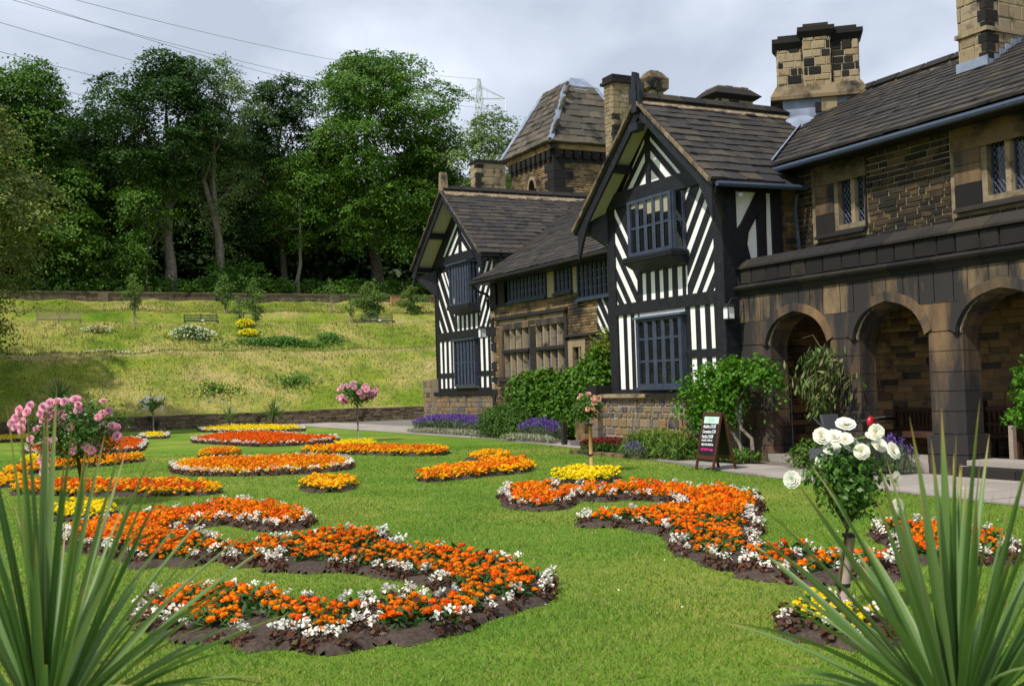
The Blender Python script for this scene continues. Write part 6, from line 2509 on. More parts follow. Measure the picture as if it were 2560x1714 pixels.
# left pink rose
b1 = onz(188 * D, 1157 * D)
t1 = on_dist(186 * D, 1040 * D, b1)
c1_ = on_dist(150 * D, 985 * D, b1)
BP = [(130, 700), (215, 560), (335, 510), (300, 580), (480, 525), (556, 487), (640, 460), (725, 465), (845, 435), (875, 500), (875, 560), (690, 590), (720, 640), (700, 680), (500, 600), (540, 630), (480, 680), (520, 690), (605, 715), (450, 590), (600, 600), (785, 715), (790, 745), (405, 770), (180, 650), (245, 700), (165, 750), (240, 770), (700, 835), (778, 865), (520, 905), (600, 890), (595, 960), (340, 880), (345, 950), (840, 940), (880, 920), (820, 1020), (955, 965), (1025, 1010), (980, 985), (1100, 980), (1060, 900), (1150, 790), (1170, 740), (1190, 820), (1180, 710), (1260, 740), (1305, 745), (1310, 850), (1145, 600), (1215, 570), (1100, 640), (1155, 455), (480, 1030), (520, 1060), (460, 1120), (530, 1130), (500, 1180), (480, 1250), (520, 1250)]
loc = []
rr9 = random.Random(5)
for x, y in BP:
    p = on_dist(x / 4.48, 900 + y / 4.48, b1, rr9.uniform(.15, .6))
    loc.append((p[0] - b1[0], p[1] - b1[1], p[2]))
standard_rose('big pink flowered standard rose with trailing clusters at the left', b1, float(t1[2]), float(c1_[2]), (.66, .66, .40), 'rosepink', 60, .072, 12, 'darkwood', .022, 7500, .055, blooms=loc, lean=(float(c1_[0] - b1[0]) * .35, float(c1_[1] - b1[1]) * .35))
b2 = onz(350 * D, 992 * D)
standard_rose('far white flowered standard rose before the low stone wall', b2, .95, 1.32, (.60, .60, .28), 'rosewhite', 14, .115, 13, 'stake', .03, 900, .085)
b3 = onz(818 * D, 1009 * D)
standard_rose('pink flowered standard rose standing alone beside the wide path', b3, 1.05, 1.52, (.56, .56, .36), 'rosepink', 46, .088, 14, 'stake', .022, 1900, .07, cluster=17)
b4 = onz(1349 * D, 1080 * D)
standard_rose('small salmon flowered standard rose tied to a new pine stake', b4, .92, 1.16, (.25, .25, .25), 'rosesalmon', 20, .048, 15, 'stakenew', .036, 2600, .045, cluster=10)

# ================================================================== SWORD LEAVED PLANTS


def sword(L, w, droop, seed):
    n = 9
    V, F, UV = [], [], []
    for i in range(n + 1):
        t = i / n
        ww = w * (.55 + .9 * t) if t < .35 else w * (.865) * (1 - ((t - .35) / .65) ** 2.1) + .0006
        z = L * t
        y = droop * L * t ** 2.3
        z -= droop * L * .45 * t ** 3
        V += [(-ww / 2, y - ww * .16, z), (0, y + ww * .10, z), (ww / 2, y - ww * .16, z)]
        UV += [(0, t), (.5, t), (1, t)]
    for i in range(n):
        a = i * 3
        F += [(a, a + 1, a + 4, a + 3), (a + 1, a + 2, a + 5, a + 4)]
    me = mesh('leaf', V, F, M['sword'], True)
    uvl = me.uv_layers.new(name='uv')
    for l in me.loops:
        uvl.data[l.index].uv = UV[l.vertex_index]
    return me


SW = [sword(1.0, .050 * k, dr, i) for i, (k, dr) in enumerate(((1, .02), (.9, .05), (1.05, .10), (.95, .18), (.8, .3), (1.0, .45)))]


def sword_plant(label, base, h, L, n, seed, wide=1.0, spread=1.45, name='cordyline', bias=None, dead=0):
    rng = np.random.default_rng(seed)
    root = empty(name, base)
    tag(root, label, 'cordyline')
    MB().tube([(0, 0, 0), (.01, 0, h * .5), (0, 0, h + .04)], [.06, .05, .035], 9).build('trunk', M['bark'], root, True)
    for i in range(n):
        t = (i + .5) / n
        el = math.pi / 2 - spread * t ** .8
        az = i * 2.39996 + rng.normal(0, .2)
        if bias is not None and rng.random() < bias[1]:
            az = bias[0] + rng.normal(0, 1.0)
        k = min(5, int(t * 5.2 + rng.uniform(-.5, .8)))
        k = max(0, k)
        o = link('leaf', SW[k], None, root)
        d = Vector((math.cos(az) * math.cos(el), math.sin(az) * math.cos(el), math.sin(el)))
        # local z -> d ; local +y (droop side) -> outward/down
        zc_ = d
        out = Vector((math.cos(az), math.sin(az), -.3))
        yc_ = (out - zc_ * out.dot(zc_)).normalized()
        xc_ = yc_.cross(zc_)
        rot = Matrix((xc_, yc_, zc_)).transposed().to_4x4()
        l = L * rng.uniform(.72, 1.08) * (1 - .15 * t)
        tw = Matrix.Rotation(rng.normal(0, .35), 4, 'Z')
        o.matrix_local = Matrix.Translation((d.x * .02, d.y * .02, h + rng.uniform(-.05, .03) * (1 + 0))) @ rot @ tw @ Matrix.Diagonal((wide * rng.uniform(.8, 1.15), 1 * l, l, 1))
    return root


sword_plant('large cordyline with a fan of sword leaves filling the lower left corner', (-3.19, 0.20, 0), .72, .90, 112, 21, .56, 1.45)
sword_plant('large cordyline with stiff upright leaves filling the lower right corner', (-2.14, 2.38, 0), .64, .88, 100, 24, .62, 1.35)
sword_plant('small dark cordyline with a full head in the farthest yellow bed', (-51.0, 13.2, 0), .55, .95, 60, 23, 1.6, 1.5)
sword_plant('thin small cordyline left of the fuller one in the farthest yellow bed', (-52.0, 11.4, 0), .35, 1.0, 26, 26, 1.5, .9)
sword_plant('grey cordyline showing above the big pink rose', (-50.0, 3.9, 0), 1.5, 1.3, 60, 25, 1.6, 1.2)
# ================================================================== PLANTS BY THE HOUSE


def leafy(name, label, cat, lobes, mat, seed, per=60, nleaf=12, spr=.10, leaf=.07, kind=None, up=.6, inner=.7, stems=None, extra=None, flowers=None, group=None):
    rng = np.random.default_rng(seed)
    c0 = np.mean([l[0] for l in lobes], 0)
    root = empty(name, (c0[0], c0[1], 0))
    tag(root, label, cat, group, kind)
    L2 = [((c[0] - c0[0], c[1] - c0[1], c[2]), r) for c, r in lobes]
    P, N = sprays(L2, per * 6, nleaf, spr, rng, up, inner)
    keep = P[:, 2] > .01
    link('foliage', mesh_np('foliage', leaf_quads(P[keep], N[keep], leaf, leaf * .65, rng, .5), 4, M[mat]), None, root)
    if stems:
        for pts, r in stems:
            MB().tube([(p[0] - c0[0], p[1] - c0[1], p[2]) for p in pts], r, 7).build('stem', M['barklight'], root, True)
    if extra:
        for (nm, lb, mt, pr2, lf2, n2) in extra:
            L3 = [((c[0] - c0[0], c[1] - c0[1], c[2]), r) for c, r in lb]
            P, N = sprays(L3, pr2 * 4, n2, spr, rng, up, .5)
            link(nm, mesh_np(nm, leaf_quads(P, N, lf2, lf2 * .6, rng, .6), 4, M[mt]), None, root)
    return root


# creeper hedge against the hall wall
lob = []
for x in np.arange(-30.6, -25.2, .42):
    top = 1.78 + .08 * math.sin(x * 3)
    if x > -26.7:
        top = 1.95 + (x + 26.7) * .45
    if x < -30.2:
        top = 1.5
    z0 = .5 if x > -29.5 else .85
    for z in np.arange(z0, top - .1, .38):
        lob.append(((x, 15.55, z + .1), (.34, .34, .32)))
lob += [((-25.9, 15.7, 2.4), (.35, .3, .35)), ((-25.5, 15.6, 2.1), (.4, .35, .4)), ((-25.3, 15.5, 1.7), (.4, .35, .4))]
leafy('creeper', 'dense green creeper clipped below the big stone mullioned window', 'creeper', lob, 'ivy', 601, 42, 12, .11, .12, extra=[('young_shoots', [((-25.75, 15.75, 2.8), (.35, .15, .35)), ((-26.2, 15.8, 2.55), (.25, .12, .3)), ((-28.6, 15.85, 2.0), (.08, .06, .2)), ((-27.9, 15.85, 2.0), (.06, .06, .18)), ((-25.4, 15.6, 2.6), (.2, .2, .3))], 'ivyyel', 50, .09, 9)])
# bright climbing shrub on the first loggia pier with twisting stems
lob = [((-18.2, 13.3, 1.15), (.42, .4, .5)), ((-17.8, 13.3, 1.55), (.45, .4, .42)), ((-17.3, 13.35, 1.70), (.45, .4, .34)), ((-16.85, 13.35, 1.80), (.42, .36, .26)), ((-16.4, 13.35, 1.76), (.40, .34, .26)), ((-16.05, 13.4, 1.62), (.26, .25, .22)), ((-17.6, 13.25, 1.05), (.45, .38, .38)), ((-17.2, 13.3, .95), (.30, .3, .22)), ((-15.9, 13.45, 1.42), (.12, .12, .2)), ((-17.9, 13.3, .8), (.3, .3, .3)), ((-17.0, 13.3, 1.4), (.4, .35, .3))]
leafy('wall_shrub', 'bright green spreading shrub with pale twisting stems on the first loggia pier', 'shrub', lob, 'wist', 602, 42, 14, .12, .08, None, .5, .45,
      stems=[([(-16.75, 13.35, 0), (-16.55, 13.35, .28), (-16.55, 13.35, .48), (-16.85, 13.35, .66), (-16.98, 13.35, .95), (-16.9, 13.4, 1.25), (-16.6, 13.4, 1.6)], [.045, .04, .035, .032, .03, .025, .015]),
             ([(-16.8, 13.38, 0), (-16.95, 13.38, .35), (-17.2, 13.38, .62), (-17.5, 13.38, .95), (-17.6, 13.35, 1.4)], [.04, .035, .03, .025, .015])])
# drooping climber on the second pier
rng = np.random.default_rng(603)
root = empty('climber', (-14.9, 13.75, 0))
tag(root, 'climber with long drooping pinkish green leaves hanging on the second loggia pier', 'climber')
P = []
for i in range(900):
    t = rng.uniform(0, 1)
    wdt = .15 + .62 * math.sin(math.pi * min(1, (1 - t) * 1.15)) ** .8
    z = .85 + 1.25 * t
    P.append((rng.normal(0, wdt * .48) - .08 * (1 - t), -.12 + rng.normal(0, .1), z))
P = np.array(P)
link('leaves', mesh_np('leaves', leaf_quads(P, np.tile([-.6, -.8, .2], (len(P), 1)),   .18, .05, rng, .5, tdir=np.tile([0, 0, -1.0], (len(P), 1))), 4, M['climb']), None, root)
MB().tube([(.05, -.05, 0), (.0, -.08, .6), (.05, -.06, 1.3), (-.02, -.1, 2.1), (-.2, -.12, 2.35), (-.45, -.15, 2.3)], [.03, .025, .02, .01, .006, .003], 6).build('stem', M['stem'], root, True)
MB().tube([(-.62, -.3, 0), (-.62, -.3, 1.5)], .012, 6).build('support_pole', M['rubber'], root)
# shrub on a post at the right edge
leafy('wall_shrub', 'bright green shrub cut off by the right edge beside a grey post', 'shrub', [((-9.95, 12.9, 1.45), (.35, .35, .38)), ((-10.05, 12.9, 1.05), (.35, .3, .3)), ((-9.6, 12.9, 1.3), (.4, .4, .45)), ((-10.45, 12.95, .95), (.14, .14, .09))], 'wist', 604, 90, 14, .07, .065,
      stems=[([(-9.9, 12.9, 0), (-9.9, 12.9, .8)], [.02, .015])])
o = MB().box(-.04, .04, -.04, .04, 0, .52).build('post', M['stake'])
o.location = (-11.82, 14.6, .24)
tag(o, 'short grey wooden post standing on the loggia step', 'post')


def fuzz(name, label, cat, x0, x1, y0, y1, h, n, leafmat_, seed, fl=None, fn=0, flh=.12, L=.22, W=.012, kind=None):
    """clump of upright thin leaves with flower spikes"""
    rng = np.random.default_rng(seed)
    cx_, cy_ = (x0 + x1) / 2, (y0 + y1) / 2
    root = empty(name, (cx_, cy_, 0))
    tag(root, label, cat)
    if kind:
        root['kind'] = kind
    px_, py_ = rng.uniform(x0, x1, n) - cx_, rng.uniform(y0, y1, n) - cy_
    ex = 1 - .35 * np.abs(px_ / ((x1 - x0) / 2)) ** 3
    hz_ = rng.uniform(.1, h * .8, n) * ex
    T = np.stack([rng.normal(0, .45, n), rng.normal(0, .45, n), np.ones(n)], 1)
    P = np.stack([px_, py_, hz_], 1)
    link('foliage', mesh_np('foliage', leaf_quads(P, rng.normal(0, 1, (n, 3)), L, W, rng, .5, tdir=T), 4, M[leafmat_]), None, root)
    if fl:
        px_, py_ = rng.uniform(x0, x1, fn) - cx_, rng.uniform(y0, y1, fn) - cy_
        ex = 1 - .35 * np.abs(px_ / ((x1 - x0) / 2)) ** 3
        P = np.stack([px_, py_, h * ex * rng.uniform(.72, 1.08, fn)], 1)
        T = np.stack([rng.normal(0, .3, fn), rng.normal(0, .3, fn), np.ones(fn)], 1)
        link('flower_spikes', mesh_np('flower_spikes', leaf_quads(P, rng.normal(0, 1, (fn, 3)), flh, .03, rng, .5, tdir=T), 4, M[fl]), None, root)
    return root


fuzz('lavender', 'long clump of purple lavender below the far timbered gable', 'lavender', -38.6, -32.6, 15.2, 16.1, .62, 5200, 'lavleaf', 611, 'lavflower', 2600, .14, .2, .025)
fuzz('lavender', 'small purple lavender clump between the green bush and the porch steps', 'lavender', -28.6, -26.6, 14.5, 15.0, .62, 1600, 'lavleaf', 612, 'lavflower', 700, .12)
fuzz('lavender', 'dark purple lavender at the foot of the third loggia pier', 'lavender', -13.9, -12.8, 13.2, 13.65, .62, 1500, 'lavleaf', 613, 'lavflower', 220, .07)
fuzz('silver_edging', 'low silver leaved edging in front of the far lavender', 'edging plants', -38.3, -30.8, 14.85, 15.25, .24, 3500, 'silver', 614, None, 0, .1, .13, .03)
fuzz('silver_edging', 'pale silver clump left of the small lavender by the steps', 'edging plants', -29.3, -26.2, 14.3, 14.55, .28, 1600, 'silver', 615, None, 0, .1, .13, .025)
fuzz('red_heather', 'low dark red planting along the foot of the main gable plinth', 'heather', -22.4, -20.3, 12.98, 13.4, .34, 2600, 'bush', 616, 'redheath', 2600, .08, .12, .02)
fuzz('perennials', 'lush pale green perennials with yellow spires before the mixed stone plinth', 'perennials', -20.3, -18.2, 12.8, 13.4, .58, 3400, 'peren', 617, 'ivyyel', 420, .16, .34, .028)
fuzz('perennials', 'low green ground plants between the chalkboard and the loggia step', 'perennials', -18.0, -16.5, 12.95, 13.6, .34, 2600, 'peren', 618, None, 0, .1, .12, .035)
fuzz('perennials', 'grey green catmint beside the leafy perennials', 'perennials', -19.9, -19.3, 12.6, 12.9, .34, 800, 'lavleaf', 619, 'lavflower', 120, .08)
leafy('green_bush', 'fine leaved green bush below the hall wall between the lavenders', 'bush', [((-31.2, 15.1, .45), (.8, .5, .5)), ((-30.2, 15.05, .55), (.8, .5, .55)), ((-29.3, 15.0, .42), (.6, .45, .42))], 'bush', 620, 110, 14, .13, .07)
leafy('flowering_shrub', 'leafy shrub with rusty shoots beside the loggia step behind the white rose', 'shrub', [((-14.9, 13.25, .26), (.30, .25, .26)), ((-15.2, 13.3, .20), (.2, .2, .2)), ((-14.6, 13.3, .22), (.25, .2, .22))], 'bush', 621, 120, 12, .06, .06)

# edging stones by the red planting
for i, (x, w) in enumerate(((-22.2, .35), (-21.7, .42), (-21.2, .36), (-20.7, .45), (-20.1, .4), (-19.5, .35))):
    o = link('edging_stone', blocks('sand')[i % 4])
    o.location = (x, 12.82 + .02 * (i % 3) - .10 * (i > 3), .035)
    o.scale = (w, .22, .08)
    tag(o, 'rough edging stone lying between the path and the planting', 'stone', 'edging stones along the planting')

# ================================================================== CHALKBOARD
sg = empty('chalkboard_sign', (-16.02, 12.09, 0))
tag(sg, 'dark wooden A-frame chalkboard with entry prices standing on the path', 'sign')
fl_, fr_ = Vector((-16.37 + .0, 11.90, 0)), Vector((-15.83, 11.86, 0))
fa_ = math.atan2(11.86 - 11.90, .54)
sg.rotation_euler = (0, 0, R(-6))
W2, HB, DP = .31, 1.02, .22
for side in (1, -1):
    bo = empty('board_leaf', (0, 0, 0))
    bo.parent = sg
    lean = math.atan2(DP, HB)
    # local frame: y forward (towards viewer is -Y)
    bo.matrix_local = Matrix.Translation((0, 0, HB)) @ Matrix.Rotation(0 if side == 1 else math.pi, 4, 'Z') @ Matrix.Rotation(-lean, 4, 'X') @ Matrix.Translation((0, 0, -HB / math.cos(lean)))
    H2 = HB / math.cos(lean)
    f = MB()
    for x in (-W2, W2 - .05):
        boxo('rail', M['darkwood'], bo, x, x + .05, -.03, .0, 0, H2)
    boxo('rail', M['darkwood'], bo, -W2 + .05, W2 - .05, -.03, .0, H2 - .06, H2)
    boxo('rail', M['darkwood'], bo, -W2 + .05, W2 - .05, -.03, .0, .20, .27)
    boxo('board', M['board'], bo, -W2 + .045, W2 - .045, -.02, -.008, .26, H2 - .05)
    if side == 1:
        boxo('header_card', M['mint'], bo, -W2 + .065, W2 - .055, -.026, -.021, H2 - .20, H2 - .075)

        def text(body, x, z, size, mat, sx=1.0, rot=0.0):
            cu = bpy.data.curves.new('lettering', 'FONT')
            cu.body = body
            cu.size = size
            cu.extrude = .0008
            cu.offset = .0012
            cu.materials.append(mat)
            tmp = bpy.data.objects.new('lettering_curve', cu)
            COL.objects.link(tmp)
            dg = bpy.context.evaluated_depsgraph_get()
            me = bpy.data.meshes.new_from_object(tmp.evaluated_get(dg))
            bpy.data.objects.remove(tmp)
            o = link('lettering', me, None, bo)
            o.matrix_local = Matrix.Translation((x, -.0225, z)) @ Matrix.Rotation(R(90), 4, 'X') @ Matrix.Rotation(rot, 4, 'Z') @ Matrix.Diagonal((sx, 1, 1, 1))
            return o
        text('Adults £3.50', -.245, H2 - .285, .088, M['chalk'], .93, .02)
        text('Concessions £2.50', -.245, H2 - .375, .083, M['chalk'], .70, .02)
        text('Family £10.00', -.245, H2 - .465, .083, M['chalk'], .82, .02)
        text('(2 adults, 2 children)', -.235, H2 - .520, .045, M['chalk'], .95, .02)
        text('FREE FOR UNDER 5s', -.225, H2 - .60, .052, M['chalk'], .85, .02)
        text('LAST ENTRY 4.15pm', -.225, H2 - .685, .056, M['pinkchalk'], .85, .0)
        g = MB()
        for k in range(14):
            a0, a1 = 2 * math.pi * k / 14, 2 * math.pi * (k + 1) / 14
            cxx, czz = -.06, H2 - .137
            g.prism([(cxx + .034 * math.cos(a0), -.0275, czz + .045 * math.sin(a0)), (cxx + .044 * math.cos(a0), -.0275, czz + .055 * math.sin(a0)), (cxx + .044 * math.cos(a1), -.0275, czz + .055 * math.sin(a1)), (cxx + .034 * math.cos(a1), -.0275, czz + .045 * math.sin(a1))], (0, .001, 0))
        g.prism([(cxx - .008, -.0275, czz - .03), (cxx + .014, -.0275, czz - .01), (cxx + .006, -.0275, czz + .03), (cxx - .014, -.0275, czz + .005)], (0, .001, 0))
        g.build('logo', M['mintlogo'], bo)
        for k in range(2):
            boxo('printed_line', M['greyprint'], bo, .0, .12 - k * .03, -.0272, -.0262, H2 - .13 - k * .035, H2 - .118 - k * .035)
MB().tube([(-.2, -.11, .52), (-.2, .11, .52)], .006, 5).build('stay', M['stakenew'], sg)

# ================================================================== LANTERNS, LAMP
def lantern(label, x, y, z, s=1.0):
    r = empty('wall_lantern', (x, y, z))
    tag(r, label, 'lantern')
    MB().box(-.075 * s, .075 * s, -.075 * s, .075 * s, -.13 * s, .10 * s).build('glass', M['lampglass'], r)
    for a in (-1, 1):
        for b in (-1, 1):
            boxo('glazing_bar', M['rubber'], r, a * .08 * s - .007, a * .08 * s + .007, b * .08 * s - .007, b * .08 * s + .007, -.15 * s, .12 * s)
    MB().add([(-.11 * s, -.11 * s, .11 * s), (.11 * s, -.11 * s, .11 * s), (.11 * s, .11 * s, .11 * s), (-.11 * s, .11 * s, .11 * s), (-.03 * s, -.03 * s, .17 * s), (.03 * s, -.03 * s, .17 * s), (.03 * s, .03 * s, .17 * s), (-.03 * s, .03 * s, .17 * s)],
             [(3, 2, 1, 0), (0, 1, 5, 4), (1, 2, 6, 5), (2, 3, 7, 6), (3, 0, 4, 7), (4, 5, 6, 7)]).build('cap', M['rubber'], r)
    boxo('base', M['rubber'], r, -.085 * s, .085 * s, -.085 * s, .085 * s, -.16 * s, -.14 * s)
    MB().tube([(0, 0, .17 * s), (.02, .06, .26 * s), (.05, .2 * s, .28 * s), (.05, .33 * s, .20 * s), (.05, .33 * s, -.18 * s), (.03, .15 * s, -.24 * s)], .012, 6).build('bracket', M['rubber'], r)
    return r


lantern('white glass lantern on a curled bracket at the left end of the loggia', -17.42, 13.6, 2.93)
lantern('white glass lantern on the stone corner beside the far gable', -33.2, 15.68, 3.42, 1.25)
fl = empty('floodlight', (-17.3, 13.9, 5.25))
tag(fl, 'small round floodlight under the eaves of the main gable', 'light')
MB().ball((0, 0, 0), (.07, .07, .055), 10, 6).build('lamp', M['lampglass'], fl, True)
MB().tube([(0, 0, .05), (-.12, .05, .12)], .015, 6).build('arm', M['rubber'], fl)


# ================================================================== BENCHES
def slat_bench(label, x, y, z, w, rot=0.0, mat='benchgreen', group=None, metal=True):
    b = empty('bench', (x, y, z))
    tag(b, label, 'bench', group)
    b.rotation_euler = (0, 0, rot)
    # width along local x, back at +y
    for i in range(5):
        boxo('back_slat', M[mat], b, -w / 2, w / 2, .24 + i * .012, .265 + i * .012, .46 + i * .085, .50 + i * .085)
    for i in range(4):
        boxo('seat_slat', M[mat], b, -w / 2, w / 2, -.22 + i * .11, -.13 + i * .11, .42, .445)
    for xx in (-w / 2 + .02, 0, w / 2 - .02):
        MB().box(xx - .02, xx + .02, -.22, -.17, 0, .42).box(xx - .02, xx + .02, .22, .27, 0, .86).box(xx - .02, xx + .02, -.17, .22, .37, .415).build('end_frame', M[mat], b)
    return b


zt = float(hill_z(-65.9, 13))
slat_bench('dark green slatted bench on the terrace left of the yellow flowers', -66.2, 13.0, zt - .32, 1.95, R(90), group='benches along the hillside terrace')
slat_bench('dark green slatted bench on the terrace under the leafy sapling', -66.2, 24.0, zt - .32, 2.1, R(90), group='benches along the hillside terrace')
slat_bench('pale weathered bench half hidden by the feathery tree at the left', -66.2, 5.2, zt - .25, 2.3, R(90), 'stake', group='benches along the hillside terrace')
for y in (13.0, 24.0):
    o = MB().box(-.01, .01, -.09, .09, -.05, .05).build('plaque', M['lampglass'])
    o.location = (-65.93, y, zt + .14)
    tag(o, 'small white plaque below the %s bench' % ('left terrace' if y < 20 else 'right terrace'), 'plaque')

gb = empty('garden_bench', (-14.28, 15.62, .14))
tag(gb, 'brown wooden garden bench with vertical back slats inside the loggia', 'bench')
w = 2.28
boxo('top_rail', M['benchwood'], gb, -w / 2, w / 2, .20, .25, .76, .84)
boxo('seat_rail', M['benchwood'], gb, -w / 2, w / 2, -.32, -.28, .33, .41)
boxo('lower_back_rail', M['benchwood'], gb, -w / 2, w / 2, .19, .24, .44, .49)
for i in range(22):
    x = -w / 2 + .11 + i * (w - .22) / 21
    boxo('back_slat', M['benchwood'], gb, x - .024, x + .024, .21, .235, .49, .76)
for i in range(5):
    boxo('seat_slat', M['benchwood'], gb, -w / 2, w / 2, -.32 + i * .105, -.23 + i * .105, .41, .435)
for x in (-w / 2, w / 2 - .07):
    boxo('leg', M['benchwood'], gb, x, x + .07, .18, .26, 0, .87)
    boxo('leg', M['benchwood'], gb, x, x + .07, -.36, -.29, 0, .62)
    boxo('armrest', M['benchwood'], gb, x - .01, x + .08, -.38, .2, .62, .66)
g2 = empty('garden_bench', (-11.9, 15.3, .14))
tag(g2, 'dark wooden slatted chair bench seen right of the thick loggia pier', 'bench')
for i in range(6):
    boxo('back_slat', M['benchwood'], g2, -1.15 + i * .1, -1.10 + i * .1, .25, .28, .3, .86)
boxo('top_rail', M['benchwood'], g2, -1.2, -.55, .24, .3, .8, .88)
boxo('middle_rail', M['benchwood'], g2, -1.2, -.55, .24, .3, .55, .61)
boxo('leg', M['benchwood'], g2, -.62, -.54, .2, .3, 0, .98)
boxo('leg', M['benchwood'], g2, -1.28, -1.2, .2, .3, 0, .98)
boxo('seat', M['benchwood'], g2, -1.2, -.6, -.25, .25, .38, .43)

# ================================================================== MOBILITY SCOOTER (seen over the white rose)
ms = empty('mobility_scooter', (-14.0, 13.1, 0))
tag(ms, 'mobility scooter with grey seat and red headlamp shroud parked before the loggia', 'mobility scooter')
ms.rotation_euler = (0, 0, R(8))
m_ = MB()
m_.prism([(-.10, -.2, .52), (-.04, -.2, .52), (-.16, -.2, .97), (-.21, -.2, .97)], (0, .4, 0))
m_.build('backrest', M['greyvinyl'], ms)
MB().box(-.12, .30, -.21, .21, .46, .54).build('seat', M['greyvinyl'], ms)
for yy in (-.27, .24):
    MB().tube([(-.14, yy, .60), (.0, yy, .70), (-.28, yy, .92)], .022, 6).build('armrest', M['rubber'], ms)
MB().tube([(.08, 0, .2), (.08, 0, .46)], .04, 8).build('seat_post', M['rubber'], ms)
boxo('deck', M['rubber'], ms, -.2, .75, -.22, .22, .14, .22)
boxo('rear_body', M['greyvinyl'], ms, -.42, .0, -.24, .24, .2, .40)
MB().tube([(.80, 0, .2), (.62, 0, .74)], .035, 8).build('tiller', M['rubber'], ms)
MB().ball((.66, 0, .85), (.055, .085, .095), 12, 8).build('front_shroud', M['red'], ms, True)
MB().tube([(.28, -.06, .80), (.5, -.04, .86), (.62, 0, .88)], .018, 6).build('handlebar', M['rubber'], ms)
MB().tube([(.66, 0, .9), (.86, .12, .93)], .018, 6).build('handlebar', M['rubber'], ms)
for xx in (-.25, .85):
    for yy in (-.27, .27):
        MB().tube([(xx, yy - .035, .13), (xx, yy + .035, .13)], .13, 14).build('wheel', M['rubber'], ms)

# ================================================================== SAPLINGS, NOTICE BOARD, WILD FLOWERS ON THE HILL


def sapling(label, px, X, h, w, seed, stem_h=.35, stake=True, dense=1.0):
    rng = np.random.default_rng(seed)
    p = tpos(px, X)
    root = empty('sapling', p)
    tag(root, label, 'sapling', 'saplings on the terraces')
    MB().tube([(0, 0, -.1), (rng.normal(0, .05), .02, h * .5), (0, 0, h * .95)], [.04, .03, .01], 6).build('trunk', M['barklight'], root, True)
    if stake:
        MB().tube([(.12, .08, -.1), (.12, .08, h * .42)], .035, 6).build('stake', M['stake'], root)
    lob = []
    for i in range(6):
        t = i / 5
        z = h * (stem_h + (1 - stem_h) * t)
        a = i * 2.4
        r = w * (.28 + .5 * math.sin(math.pi * (t * .8 + .15)))
        lob.append(((r * .5 * math.cos(a), r * .5 * math.sin(a), z), (r * .75, r * .75, h * .12)))
    P, N = sprays(lob, 150 * dense, 9, .13, rng, .3, .3)
    link('crown', mesh_np('crown', leaf_quads(P, N, .13, .08, rng, .7), 4, M['sap']), None, root)


sapling('thin staked sapling standing left of the left terrace bench', 305, -66.0, 2.6, .75, 701, .42, dense=.8)
sapling('tall sapling before the hilltop wall near the trunk of the pale tree', 513, -70.6, 2.3, .75, 702, .3, dense=1.1)
sapling('low wispy sapling between the two taller ones', 545, -68.9, 1.6, .6, 703, .3, dense=.7)
sapling('upright leafy sapling at the terrace edge above the yellow flowers', 582, -66.1, 2.45, .85, 704, .15, dense=1.1)
sapling('nearly bare sapling with few leaves left of the terrace middle', 755, -70.6, 2.2, .5, 705, .45, dense=.35)
sapling('slim sapling left of the round leafy one', 800, -68.9, 1.7, .45, 706, .3, dense=.7)
sapling('round leafy sapling behind the right terrace bench', 845, -67.9, 2.5, 1.35, 707, .3, False, 1.7)
sapling('short bushy sapling in front of the notice board', 942, -70.6, 1.75, 1.3, 708, .05, False, 1.2)
nb = empty('notice_board', (-73.9, 28.4, 7.3))
tag(nb, 'blank tan notice board on two pale posts at the right end of the terrace', 'notice board')
boxo('panel', M['infow'], nb, -.03, .03, -.55, .52, .15, 1.0)
for yy in (-.6, .58):
    boxo('post', M['stakenew'], nb, -.05, .05, yy - .05, yy + .05, -.4, 1.0)
boxo('top_rail', M['bark'], nb, -.08, .08, -.7, .6, 1.0, 1.07)


def patch(name, label, px, py_x, rx_, ry_, h, leafm, flm, n, nf, seed, cat):
    rng = np.random.default_rng(seed)
    p = tpos(px, py_x)
    root = empty(name, (p[0], p[1], 0))
    tag(root, label, cat)
    a = rng.uniform(0, 6.283, n)
    r = np.minimum(np.abs(rng.normal(0, .5, n)) + .05 * np.abs(rng.normal(0, 1, n)), 1.35)
    x, y = r * np.cos(a) * rx_, r * np.sin(a) * ry_
    z = hill_z(p[0] + x, p[1] + y) + h * rng.uniform(.1, 1, n) * np.clip(1 - r ** 2 * .6, .1, 1)
    P = np.stack([x, y, z], 1)
    link('foliage', mesh_np('foliage', leaf_quads(P, np.tile([.6, 0, .8], (n, 1)), .2, .09, rng, .7), 4, M[leafm]), None, root, 'stuff')
    if nf:
        a = rng.uniform(0, 6.283, nf)
        r = np.sqrt(rng.uniform(0, 1, nf))
        x, y = r * np.cos(a) * rx_ * .95, r * np.sin(a) * ry_ * .95
        z = hill_z(p[0] + x, p[1] + y) + h * rng.uniform(.85, 1.1, nf) * (1 - r ** 2 * .55)
        P = np.stack([x, y, z], 1)
        link('flowers', mesh_np('flowers', leaf_quads(P, np.tile([.5, 0, .8], (nf, 1)), .09, .09, rng, .5), 4, M[flm]), None, root, 'stuff')


